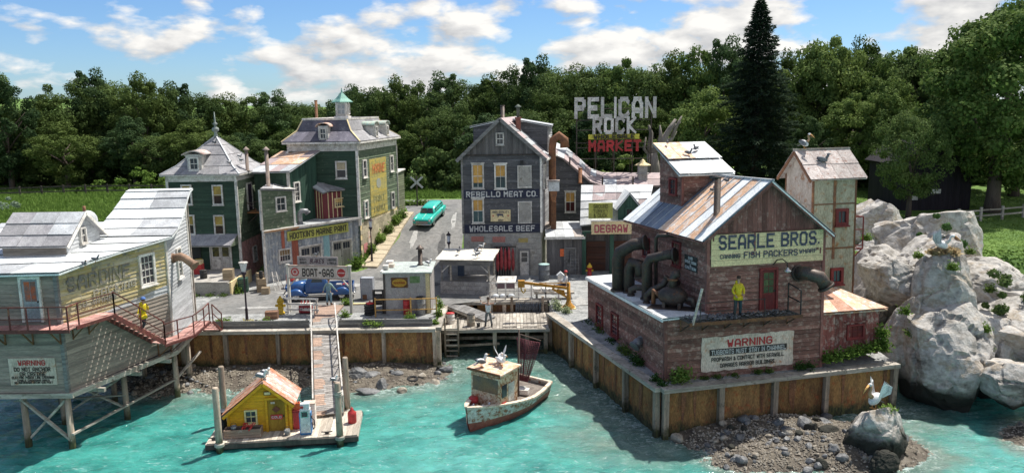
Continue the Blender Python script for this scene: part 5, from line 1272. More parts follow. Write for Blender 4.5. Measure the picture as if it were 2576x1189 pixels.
def degraw():
 y0 = 61.3; t = thing('poultry_market', 'low teal and grey market front with yellow DEGRAW and GROUND TURKEY signs', 'building', (2.55, y0, 0))
 X = lambda x: x-2.55
 # grey boarded lean-to at left
 siding(t, (.2, 0), (3.0, 0), [(0, 0), (2.8, 0), (2.8, 3.1), (0, 3.1)], MEATV, step=.2, name='wall_plank', vert=True)
 roof(t, (.1, -.5, 3.1), (3.1, -.5, 3.1), (3.0, 2.5, 3.9), (.1, 2.5, 3.9), 4, 2, [TIN, mat('patchy pale roof board', (.45, .4, .35), (.3, .26, .24), sc=3)])
 bx(0, 3.2, -.56, -.45, 2.95, 3.12).b('eave_board', WHITE, t)
 door(t, (0, 0), (5, 0), 2.05, .75, 2.1, GREYWOOD, GREYWOOD, panes=(2, 3), ph=.5)
 bx(1.25, 1.6, -.09, -.05, 1.5, 2.1).b('small_poster', ORANGEP, t)
 # market front: posts, signs
 for x in (3.0, 5.2, 8.0): bx(x, x+.3, -.15, .15, 0, 3.4).b('green_post', GREENV, t)
 siding(t, (3.0, 1.2), (9, 1.2), [(0, 0), (6, 0), (6, 3.4), (0, 3.4)], MEATV, step=.24, name='wall_plank', vert=True)
 RD = mat('dull brown loading door', (.13, .055, .035), (.08, .045, .035), stretch=HX)
 for x in (3.45, 5.7):
  for k in range(5): bx(x, x+1.55, 1.08, 1.14, .1+k*.48, .55+k*.48).b('door_plank', RD, t)
 bx(3.0, 9, -.2, .0, 3.35, 3.5).b('beam', GREENV, t)
 s1 = bx(X(6.25), X(9.95), -.34, -.22, 3.28, 4.3).b('sign_board', CREAM, t); bx(X(6.2), X(10), -.38, -.2, 4.3, 4.36).b('sign_rim', WHITE, t)
 text('DEGRAW P', s1, (0, 0), (1, 0), X(8.15), 3.45, .78, mat('red sign letter', (.5, .1, .14), (.4, .1, .12), sc=4), out=.355, wide=3.25, bold=.03)
 # gable wing roof (pale tin) behind signs
 roof(t, (X(5.4), .2, 3.9), (X(10.6), .2, 4.3), (X(11.7), 3.2, 6.75), (X(5.75), 3.2, 6.8), 6, 5, [TIN, TIN, TIN2, MATS['pinkish roof sheet']], lift=.04)
 s2 = bx(X(6.05), X(7.95), -.1, .02, 4.5, 5.72).b('sign_board', SIGNYEL, t)
 for z, w, tx in ((5.32, 1.1, 'GROUND'), (4.95, 1.15, 'TURKEY'), (4.6, 1.05, '& DUCK')): text(tx, s2, (0, 0), (1, 0), X(7.0), z, .38, mat('dark olive letter', (.1, .1, .03), (.16, .15, .05), sc=5), out=.112, wide=w, bold=.02)
 # teal gabled dormer
 c = X(9.25)
 siding(t, (c-.85, .1), (c+.9, .1), [(0, 4.35), (1.75, 4.35), (1.75, 5.3), (.87, 6.35), (0, 5.3)], GREENV, step=.22, name='dormer_board', vert=True)
 roof(t, (c-1.05, 2.6, 5.15), (c-1.05, -.1, 5.15), (c+.02, -.1, 6.5), (c+.02, 2.6, 6.5), 2, 1, [TIN2]); roof(t, (c+1.1, -.1, 5.15), (c+1.1, 2.6, 5.15), (c+.02, 2.6, 6.5), (c+.02, -.1, 6.5), 2, 1, [TIN])
 window(t, (c-.85, .1), (c+.9, .1), .87, 4.7, .4, .5, GREENV, 2, 1, GLASS)
degraw()
# ---------------------------------------------------------------- near green house with the pyramid roof
def green_house():
 t = thing('green_house', 'dark green clapboard house with a grey pyramid roof and tall finial', 'house', (-21.3, 60.6, 0)); ox, oy = -21.3, 60.6
 W = 5.3; D = 6.; EH = 8.42; ax, ay, RH = -2.35, 2.9, 11.25
 L, Rr = (-W, 0), (0, 0); BR, BL = (.15, D), (-W, D)
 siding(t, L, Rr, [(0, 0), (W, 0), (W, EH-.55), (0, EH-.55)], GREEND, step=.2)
 # side wall: pink plaster foot, green boards above
 MB().prism([(0, 0, 0), (.15, D, 0), (.15, D, 3.05), (0, 0, 3.05)], (-.12, 0, 0)).b('wall', PINK, t)
 for k in range(7):
  for j in range(8):
   y0 = D*j/8+(.35 if k % 2 else 0); y1 = min(y0+D/8-.02, D)
   if y1-y0 > .1: bx(.0+y0*.025, .03+y0*.025, y0, y1, .43*k+.01, .43*k+.42).b('plaster_block', PINK, t)
 siding(t, Rr, BR, [(0, 3.05), (D, 3.05), (D, EH-.55), (0, EH-.55)], GREENLIT, step=.2)
 siding(t, BL, L, [(0, 0), (D, 0), (D, EH), (0, EH)], GREEND, step=.4)
 # frieze and trim
 for a, b, Lg in ((L, Rr, W), (Rr, BR, D)):
  o, d, n = wallframe(a, b); MB().prism([o+V3((0, 0, EH-.55)), o+d*Lg+V3((0, 0, EH-.55)), o+d*Lg+V3((0, 0, EH+.02)), o+V3((0, 0, EH+.02))], n*.07).b('frieze_board', WHITE, t)
 for x, y in (L, Rr): bx(x-.1, x+.09, y-.09, y+.08, 0, EH).b('corner_board', WHITE, t)
 bx(.1, .24, D-.1, D+.08, 0, EH).b('corner_board', WHITE, t)
 e = .38; P = [(-W-e, -e), (e+.05, -e), (e+.2, D+e), (-W-e, D+e)]
 kx = [lerp((P[i][0], P[i][1], EH), (ax, ay, RH), .28)-V3((0, 0, .22)) for i in range(4)]
 for i in range(4):
  p, q = P[i], P[(i+1) % 4]; a0, a1 = (p[0], p[1], EH), (q[0], q[1], EH); k0, k1 = kx[i], kx[(i+1) % 4]
  roof(t, a0, a1, k1, k0, 4, 1, [SLATE], lift=.02)
  tt = lambda u: (lerp(k0, (ax, ay, RH), u), lerp(k1, (ax, ay, RH), u))
  for u0, u1, nn in ((0, .36, 3), (.36, .68, 2), (.68, 1.0, 1)):
   c0, c1 = tt(u0); d0, d1 = tt(min(u1, .985)); roof(t, c0, c1, d1, d0, nn, 1, [SLATE], lift=.025)
  MB().bar(Vector(a0)+V3((0, 0, .03)), k0+V3((0, 0, .04)), .1).b('hip_roll', TIN, t); MB().bar(k0+V3((0, 0, .04)), (ax, ay, RH+.03), .1).b('hip_roll', TIN, t)
 bx(-W-e, e+.05, -e-.03, -e+.12, EH-.1, EH+.0).b('eave_moulding', WHITE, t); MB().prism([(e-.08, -e, EH-.1), (e+.07, -e, EH-.1), (e+.22, D+e, EH-.1), (e+.07, D+e, EH-.1)], (0, 0, .1)).b('eave_moulding', WHITE, t)
 f = MB(); f.lathe((ax, ay, RH-.1), [(.2, 0), (.13, .25), (.12, .4), (.26, .5), (.28, .6), (.25, .72), (.1, .82), (.09, .95), (.19, 1.02), (.18, 1.1), (.07, 1.18), (.07, 1.35), (.02, 2.0)], 12); f.b('finial', mat('grey green finial', (.35, .4, .37), (.25, .28, .26), metal=.2), t)
 # dormer
 dx = -3.15
 bx(dx-.55, dx+.55, .15, 2.2, EH+.15, EH+1.55).b('dormer_body', WHITE, t)
 window(t, (dx-.5, .15), (dx+.5, .15), .5, EH+.42, .55, .8, WHITE, 2, 2, GLASS, z0=0)
 pr = []
 for i in range(9):
  a = -1+2*i/8; pr.append((dx+a*.85, EH+1.5+.34*math.cos(a*1.4)))
 MB().loft([[(x, -.12, z) for x, z in pr]+[(x, -.12, z-.09) for x, z in pr[::-1]], [(x, 2.3, z) for x, z in pr]+[(x, 2.3, z-.09) for x, z in pr[::-1]]]).b('dormer_roof', mat('salmon edged dormer tin', (.5, .46, .43), (.4, .33, .3), (.45, .2, .13), sc=1.5, thr3=.58), t)
 MB().prism([(dx-.75, .1, EH+1.5), (dx+.75, .1, EH+1.5), (dx+.55, .1, EH+1.25), (dx-.55, .1, EH+1.25)], (0, .1, 0)).b('dormer_bracket', WHITE, t)
 for s_, z in ((1.45, 6.2), (3.85, 6.15), (1.5, 3.85), (3.8, 3.8)): window(t, L, Rr, s_, z, .6, 1.35, WHITE, 1, 2, mat('dark brown window', (.06, .035, .025), (.03, .02, .02), rough=.2), shade=AMBERD, sf=.55, cw=.11)
 # side opening with landing
 door(t, Rr, BR, 2.6, .95, 2.1, WHITE, mat('dark violet doorway', (.05, .03, .06), (.03, .02, .04)), z=5.3, panes=None)
 lg = MB()
 for i in range(6): bx(.15, 1.15, 1.7+i*.42, 2.08+i*.42, 5.12, 5.2).b('landing_plank', mat('orange brown plank', (.45, .22, .09), (.35, .16, .07), stretch=HX), t)
 for a, b in (((.1, 1.75, 4.3), (1.1, 1.75, 5.12)), ((.1, 4.1, 4.3), (1.1, 4.1, 5.12)), ((1.1, 1.75, 5.2), (1.1, 1.75, 6.1)), ((1.1, 4.1, 5.2), (1.1, 4.1, 6.1)), ((1.1, 1.75, 6.1), (1.1, 4.1, 6.1)), ((1.1, 1.75, 6.1), (.1, 1.75, 5.9)), ((1.1, 1.75, 5.3), (.1, 1.75, 6.0)), ((1.1, 4.1, 6.1), (.1, 4.1, 5.9))): MB().bar(a, b, .045).b('railing_bar', DARKMET, t)
 window(t, Rr, BR, 2.9, 1.05, .72, 1.15, WHITE, 3, 4, GLASS, cw=.06)
 # porch
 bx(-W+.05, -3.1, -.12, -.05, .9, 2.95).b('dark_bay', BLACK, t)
 roof(t, (-W-.2, -1.15, 3.0), (-.35, -1.15, 3.0), (-.12, -.05, 3.75), (-W-.2, -.05, 3.75), 4, 1, [SLATE], lift=.02)
 MB().prism([(-.35, -1.12, 2.93), (-.12, -.05, 2.93), (-.12, -.05, 3.7)], (-.06, 0, 0)).b('porch_cheek', GREENLIT, t)
 door(t, L, Rr, W-1.55, 1.5, 1.95, WHITE, WHITE, z=.9, panes=(1, 1), ph=.42, leaf=2, gm=mat('murky yellow pane', (.16, .14, .04), (.04, .04, .03), rough=.2, sc=4))
 bx(.0, .13, -.16, -.03, 0, EH-.6).b('downpipe', WHITE, t)
green_house()
def dock_platform():
 t = thing('loading_platform', 'pale concrete loading platform in front of the near green house', 'platform')
 MB().prism([(-27.2, 55.9, 0), (-20.6, 55.9, 0), (-20.9, 60.5, 0), (-27.2, 60.5, 0)], (0, 0, .88)).b('platform_core', CONCRETE, t)
 for i in range(5):
  for j in range(3): bx(-27.15+i*1.28, -27.15+i*1.28+1.26, 55.85+j*1.55, 55.85+j*1.55+1.53, .9, .97+ru(0, .01)).b('slab', CONCRETE, t)
 bx(-20.62, -20.5, 55.82, 60.4, 0, .97).b('end_wall', CREAM, t); bx(-27.2, -20.5, 55.76, 55.9, 0, .12).b('footing', CONCRETE, t)
dock_platform()
# ---------------------------------------------------------------- marine paint building (angled), middle green wing, wedge, red bay
HT = Matrix.Translation((-19.07, 59.5, 0)) @ Matrix.Rotation(R(49), 4, 'Z')
hw = lambda x, y, z: HT @ V3((x, y, z))
def paint_shop():
 t = thing('paint_shop', 'flaking blue grey garage front with a yellow HOOTKIN\'S MARINE PAINT board', 'building', HT.translation, rot=HT.to_euler())
 L = 9.1; H_ = 4.12; a, b = (0, 0), (L, 0)
 cols = [BLUEGREY]*3+[ORANGERED]+[BLUEGREY, BLUEGREY]+[BLUEGREY]*2+[ORANGERED]+[BLUEGREY]*10+[TURQ]*4+[BLUEGREY]*10
 o, d, n = wallframe(a, b); MB().prism([(0, 0, 0), (L, 0, 0), (L, 0, H_), (0, 0, H_)], (0, .12, 0)).b('wall', BLUEGREY, t)
 x = 0; i = 0
 while x < L-.05:
  m = BLUEGREY
  if 1.25 < x < 1.55 or 2.35 < x < 2.75: m = ORANGERED
  if 5.3 < x < 5.9: m = TURQ
  w = min(.3, L-x); zt = H_-.12; zb = 0
  if m is ORANGERED and x < 2: zb = 2.4
  bx(x+.006, x+w-.006, -.035+ru(-.008, .008), -.001, zb, zt).b('wall_plank', m, t)
  if zb: bx(x+.006, x+w-.006, -.03, -.001, 0, zb-.01).b('wall_plank', BLUEGREY, t)
  x += .3
 # ledge roof
 q = [(-.25, -.35, H_), (L+.15, -.35, H_), (L+.15, 3.4, H_+.06), (3.9, 3.4, H_+.06)]
 roof(t, *q, 7, 2, [CONCRETE, TIN], lift=.01)
 bx(-.25, L+.15, -.4, -.34, H_-.13, H_+.03).b('ledge_trim', WHITE, t)
 bx(-.2, 2.9, -.42, -.405, H_-.11, H_+.02).b('rusty_flashing', mat('orange flashing', (.45, .22, .09), (.4, .3, .2)), t)
 s = panel(t, a, b, 2.0, 7.9, 3.05, 3.82, SIGNYEL, out=.16, th=.08)
 text("HOOTKIN'S MARINE PAINT", s, a, b, 4.95, 3.2, .62, INKBLACK, out=.175, wide=5.5, bold=.02)
 for c, w in ((4.1, 1.95), (7.2, 1.85)):
  door(t, a, b, c, w, 2.35, WHITE, mat('pale planked door', (.40, .38, .34), (.3, .28, .25), stretch=VX), panes=(3, 1), ph=.26, leaf=2)
 window(t, a, b, 1.7, 1.55, .9, .85, WHITE, 4, 2, GLASS, shade=mat('brown blind', (.3, .2, .1)), sf=.5)
 bx(-.12, .05, -.12, .05, 0, H_).b('corner_board', WHITE, t); bx(L-.08, L+.1, -.1, .05, 0, H_-.15).b('corner_board', BLUEGREY, t)
paint_shop()
def wing():
 t = thing('green_wing', 'small green clapboard storey with one white window above the pink wall', 'building wing', hw(0, .12, 4.15), rot=HT.to_euler())
 siding(t, (0, 0), (2.85, 0), [(0, 0), (2.85, 0), (2.85, 2.85), (0, 3.15)], GREENLIT, step=.2)
 window(t, (0, 0), (2.85, 0), 1.7, 1.4, .72, .95, WHITE, 2, 2, GLASS, cw=.1)
 roof(t, (-.15, -.25, 3.2), (3.05, -.25, 2.88), (3.05, 1.7, 3.1), (1.85, 1.7, 3.4), 3, 1, [SLATE, WHITE])
 siding(t, (1.84, 1.6), (0, 0), [(0, 0), (2.43, 0), (2.43, 3.1), (0, 3.2)], GREENLIT, step=.2)
 bx(2.8, 2.98, -.08, .1, 0, 2.85).b('corner_board', WHITE, t); bx(-.1, .06, -.08, .1, 0, 3.1).b('corner_board', WHITE, t)
 t2 = thing('wedge_building', 'teal green board building with a patched shed roof rising to the tall house', 'building wing', hw(3.0, .8, 4.15), rot=(HT @ Matrix.Rotation(R(22), 4, 'Z')).to_euler())
 siding(t2, (0, 0), (4.0, 0), [(0, 0), (4.0, 0), (4.0, 5.5), (0, 4.3)], GREENV, step=.28, name='wall_plank', vert=True)
 siding(t2, (0, 3.2), (0, 0), [(0, 0), (3.2, 0), (3.2, 4.3), (0, 4.2)], GREEND, step=.3, name='wall_plank', vert=True)
 bx(-.1, .09, -.09, .1, 0, 4.3).b('corner_board', WHITE, t2)
 roof(t2, (-.45, 3.4, 4.15), (-.35, -.4, 4.3), (4.1, -.4, 5.68), (4.1, 3.4, 5.6), 4, 3, [TIN, MATS['pinkish roof sheet'], TINRUST], lift=.03)
 window(t2, (0, 0), (4.0, 0), .95, 1.85, .6, 1.4, WHITE, 2, 4, GLASS)
 t3 = thing('red_bay', 'dark red board bay with cream battens and a curved tin roof above the paint shop', 'bay', hw(6.42, 1.1, 4.2), rot=HT.to_euler())
 # bay faces: left side and front
 a, b, c = (-.25, 2.0), (0, 0), (2.7, -.15)
 siding(t3, a, b, [(0, 0), (2.02, 0), (2.02, 2.15), (0, 3.0)], mat('deep red bay board', (.20, .045, .05), (.15, .04, .045), stretch=VX), step=.32, name='bay_board', vert=True, batten=CREAM, out=.03)
 siding(t3, b, c, [(0, 0), (2.7, 0), (2.7, 2.2), (0, 2.15)], MATS['deep red bay board'], step=.43, name='bay_board', vert=True, batten=CREAM, out=.03)
 bx(-.07, .07, .0, .14, 0, 2.15).b('corner_board', mat('red corner board', (.26, .06, .06)), t3)
 window(t3, b, c, 1.5, .95, .8, .6, CREAM, 4, 3, GLASS, shade=mat('orange blind', (.5, .3, .08)), sf=.5, cw=.08)
 roof(t3, (-.5, 2.1, 3.05), (-.25, -.3, 2.2), (.6, -.3, 2.35), (.8, 2.3, 3.3), 1, 2, [SLATE, TIN], lift=.02)
 roof(t3, (.6, -.3, 2.35), (2.95, -.45, 2.3), (2.8, 2.2, 3.3), (.8, 2.3, 3.3), 3, 2, [SLATE, TIN], lift=.02)
wing()
stack_pipe('tall rusty stove pipe with a pointed cap at the near green house corner', hw(1.15, .75, 6.8), 3.3, .15, mat('brown stove pipe', (.26, .21, .18), (.18, .14, .12), (.3, .15, .08)), cap='cone')
stack_pipe('stove pipe with a pointed cap on the wedge roof', hw(.9, 3.2, 8.5), 1.55, .14, MATS['brown stove pipe'], cap='cone')
elbow('small grey pipe elbow standing on the paint shop ledge', [(3.55, .35, 4.2), (3.55, .35, 5.0), (3.7, .3, 5.25), (4.1, .2, 5.2), (4.2, .15, 5.0)], .2, mat('dull zinc pipe', (.3, .31, .32), (.2, .2, .21), metal=.4, rough=.5), HT.to_euler(), HT.translation, name='roof_duct')
# ---------------------------------------------------------------- tall mansard house
def mansard():
 t = thing('mansard_house', 'tall green clapboard house with a slate mansard roof and a faded yellow mural', 'house', (-12.95, 66.3, 0))
 FL, FR, BR, BL = (-5.9, .2), (0, 0), (1.95, 9.2), (-4.3, 9.4); EH = 10.42; FZ = 9.75; TH_ = 12.35
 Ls = math.dist(FR, BR)
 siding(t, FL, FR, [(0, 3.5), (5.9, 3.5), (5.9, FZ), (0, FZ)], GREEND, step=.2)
 siding(t, FR, BR, [(0, 3.6), (Ls, 3.9), (Ls, FZ), (0, FZ)], GREENLIT, step=.2)
 siding(t, BL, FL, [(0, 0), (9.2, 0), (9.2, FZ), (0, FZ)], GREEND, step=.5)
 # stone foot of the side wall
 o, d, n = wallframe(FR, BR); MB().prism([o, o+d*Ls, o+d*Ls+V3((0, 0, 3.95)), o+V3((0, 0, 3.65))], -n*.12).b('wall', CREAM, t)
 FOOT = mat('cream rendered block', (.52, .46, .32), (.42, .37, .27), (.3, .3, .18), sc=1.5)
 for k in range(9):
  z = k*.43
  for j in range(11):
   s0 = j*.86+(.4 if k % 2 else 0); s1 = min(s0+.84, Ls)
   if s1-s0 > .2 and z < 3.45: MB().prism([o+d*s0+V3((0, 0, z)), o+d*s1+V3((0, 0, z)), o+d*s1+V3((0, 0, min(z+.41, 3.6))), o+d*s0+V3((0, 0, min(z+.41, 3.6)))], n*(.02+ru(0, .01))).b('block', FOOT, t)
 siding(t, (-5.9, .2), (0, 0), [(0, -.1), (5.9, -.1), (5.9, 3.5), (0, 3.5)], GREEND, step=.4)
 for a, b, Lg in ((FL, FR, 5.9), (FR, BR, Ls)):
  o, d, n = wallframe(a, b); up = lambda z: V3((0, 0, z))
  MB().prism([o+up(FZ), o+d*Lg+up(FZ), o+d*Lg+up(EH), o+up(EH)], n*.08).b('frieze_board', WHITE, t)
  MB().prism([o-d*.3+up(EH-.05), o+d*(Lg+.3)+up(EH-.05), o+d*(Lg+.3)+up(EH+.09), o-d*.3+up(EH+.09)], n*.42).b('cornice', WHITE, t)
  for i in range(int(Lg/.42)): MB().prism([o+d*(.2+i*.42)+up(EH-.2), o+d*(.32+i*.42)+up(EH-.2), o+d*(.32+i*.42)+up(EH-.06), o+d*(.2+i*.42)+up(EH-.06)], n*.25).b('dentil', WHITE, t)
 bx(-.12, .1, -.1, .1, 3.4, FZ).b('corner_board', WHITE, t); bx(BR[0]-.1, BR[0]+.1, BR[1]-.1, BR[1]+.08, 3.8, FZ).b('corner_board', WHITE, t); bx(FL[0]-.1, FL[0]+.1, FL[1]-.1, FL[1]+.1, 4, FZ).b('corner_board', WHITE, t)
 B_ = [(-6.25, -.15), (.35, -.35), (2.35, 9.5), (-4.5, 9.7)]; T_ = [(-4.75, 1.3), (-.95, 1.15), (.55, 8.0), (-3.3, 8.2)]
 MB().prism([(x, y, EH+.09) for x, y in B_], (0, 0, .04)).b('roof_base', SLATE, t)
 MAN = mat('shaded violet slate sheet', (.15, .14, .17), (.10, .095, .12), (.24, .23, .26), sc=1.5, rough=.65)  # slate with shade painted in, for the slopes turned from the sun
 for i in range(4):
  p, q = B_[i], B_[(i+1) % 4]; r_, s_ = T_[(i+1) % 4], T_[i]
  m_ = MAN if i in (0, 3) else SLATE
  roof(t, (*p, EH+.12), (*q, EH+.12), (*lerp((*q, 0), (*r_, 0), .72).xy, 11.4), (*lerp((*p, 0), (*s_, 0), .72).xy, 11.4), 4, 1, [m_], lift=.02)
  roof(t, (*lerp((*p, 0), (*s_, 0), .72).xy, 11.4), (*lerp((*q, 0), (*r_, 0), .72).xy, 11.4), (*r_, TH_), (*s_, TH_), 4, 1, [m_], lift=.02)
  MB().bar((*p, EH+.15), (*lerp((*p, 0), (*s_, 0), .72).xy, 11.44), .11).b('hip_roll', CREAM, t); MB().bar((*lerp((*p, 0), (*s_, 0), .72).xy, 11.44), (*s_, TH_), .11).b('hip_roll', CREAM, t)
  MB().bar((*s_, TH_+.04), (*r_, TH_+.04), .16).b('roof_curb', WHITE, t)
 MB().prism([(x, y, TH_-.05) for x, y in T_], (0, 0, .06)).b('roof_top', SLATE, t)
 # dormers
 def dorm(P, ang, m):
  c = V3((P[0], P[1], 0)); q = lambda x, y, z: c+Matrix.Rotation(ang, 3, 'Z') @ V3((x, y, 0))+V3((0, 0, z))
  zb = EH+.15; bd = MB(); bd.prism([q(-.42, 0, zb), q(.42, 0, zb), q(.42, 0, zb+1.3), q(-.42, 0, zb+1.3)], q(0, 1.6, 0)-q(0, 0, 0)); bd.b('dormer_body', WHITE, t)
  a, b = q(-.42, 0, 0), q(.42, 0, 0); window(t, (a.x, a.y), (b.x, b.y), .42, zb+.28, .38, .75, WHITE, 2, 2, GLASS, cw=.09)
  pr = [(.62*math.sin(w), zb+1.22+.34*math.cos(w)) for w in [-1.5+.375*i for i in range(9)]]
  MB().loft([[q(x, -.15, z) for x, z in pr]+[q(x, -.15, z-.07) for x, z in pr[::-1]], [q(x, 1.7, z) for x, z in pr]+[q(x, 1.7, z-.07) for x, z in pr[::-1]]]).b('dormer_roof', m, t)
 dorm((-2.75, .0), R(-2), mat('orange rusted dormer cap', (.5, .28, .18), (.5, .42, .38), sc=3))
 sa = math.atan2(9.2, 1.95)
 for s_ in (4.0, 6.7): dorm((FR[0]+math.cos(sa)*s_+.15, FR[1]+math.sin(sa)*s_), sa, mat('verdigris dormer cap', (.3, .42, .36), (.38, .36, .33), (.4, .2, .12), sc=3))
 window(t, FL, FR, 5.9-1.38, 7.55, .72, 1.25, WHITE, 1, 2, GLASS, shade=mat('pale tan blind', (.5, .42, .28)), sf=.5, cw=.12)
 for s_, z in ((1.35, 7.5), (7.9, 7.45), (1.3, 4.0), (7.85, 4.0)): window(t, FR, BR, s_, z, .62, 1.3, WHITE, 1, 2, GLASS, cw=.12)
 # mural: painted boards
 o, d, n = wallframe(FR, BR); z = 3.8
 mu = MB().prism([o+d*2.5+V3((0, 0, 3.75)), o+d*6.5+V3((0, 0, 3.75)), o+d*6.5+V3((0, 0, 8.85)), o+d*2.5+V3((0, 0, 8.85))], n*.04).b('mural', MURALYEL, t)
 zz = 3.6
 while zz < 8.8:
  MB().prism([o+d*2.5+n*.042+V3((0, 0, max(zz, 3.76))), o+d*6.5+n*.042+V3((0, 0, max(zz, 3.76))), o+d*6.5+n*.05+V3((0, 0, min(zz+.185, 8.84))), o+d*2.5+n*.05+V3((0, 0, min(zz+.185, 8.84)))], n*.01).b('painted_board', MURALYEL, mu); zz += .2
 text('MARINE', mu, FR, BR, 4.5, 7.6, 1.0, mat('faded orange red paint', (.6, .17, .06), (.5, .25, .1), sc=3), out=.07, wide=2.9, bold=.02, lean=.2)
 c = o+d*4.5+n*.062+V3((0, 0, 6.6)); MB().prism([c+d*.55*math.cos(w)+V3((0, 0, .45*math.sin(w))) for w in [math.pi*i/8 for i in range(16)]], n*.01).b('pale_disc', mat('faded pale blue paint', (.35, .42, .42), (.45, .42, .3), sc=3), mu)
 FT = mat('faded olive lettering', (.22, .22, .10), (.4, .36, .16), sc=4)
 text('PAINT', mu, FR, BR, 4.5, 5.0, .75, FT, out=.07, wide=2.6, bold=.02); text('& SUPPLY', mu, FR, BR, 4.5, 4.15, .6, FT, out=.07, wide=2.7, bold=.02)
 # cupola
 cx, cy = -1.95, 4.3
 bx(cx-.62, cx+.62, cy-.62, cy+.62, TH_, TH_+.25).b('cupola_base', WHITE, t)
 cb = bx(cx-.5, cx+.5, cy-.5, cy+.5, TH_+.25, TH_+1.45).b('cupola_box', WHITE, t)
 for (a, b) in (((cx-.5, cy-.5), (cx+.5, cy-.5)), ((cx+.5, cy-.5), (cx+.5, cy+.5))): window(t, a, b, .5, TH_+.45, .6, .8, WHITE, 2, 2, mat('pale louvre', (.4, .42, .42)), cw=.06, out=.02, sill=False)
 MB().lathe((cx, cy, TH_+1.45), [(.95, 0), (.93, .06), (.6, .3), (.3, .62), (.08, .85), (.03, 1.25)], 4, smooth=False).b('cupola_roof', COPPER, t)
 # low annex behind the right end
 siding(t, (1.9, 9.0), (2.35, 11.2), [(0, 2), (2.2, 2.6), (2.2, 7.1), (0, 7.0)], mat('olive siding', (.2, .22, .14), (.15, .16, .1), stretch=HX), step=.22)
 MB().prism([(1.7, 8.9, 7.05), (2.0, 8.9, 7.05), (2.5, 11.3, 7.2), (1.7, 11.3, 7.2)], (0, 0, .12)).b('annex_roof', WHITE, t)
 for s_, z0, z1, m in ((1.5, 1.6, 2.6, DIRTYWHITE), (.5, .9, 1.7, mat('pink flyer', (.6, .25, .25)))): panel(t, FR, BR, s_, s_+.8, z0, z1, m, out=.06, name='poster')
mansard()
stack_pipe('thin rusty stack behind the mansard roof cupola', (-17.2, 70.5, 11.8), 2.2, .13, RUST, cap='ring')
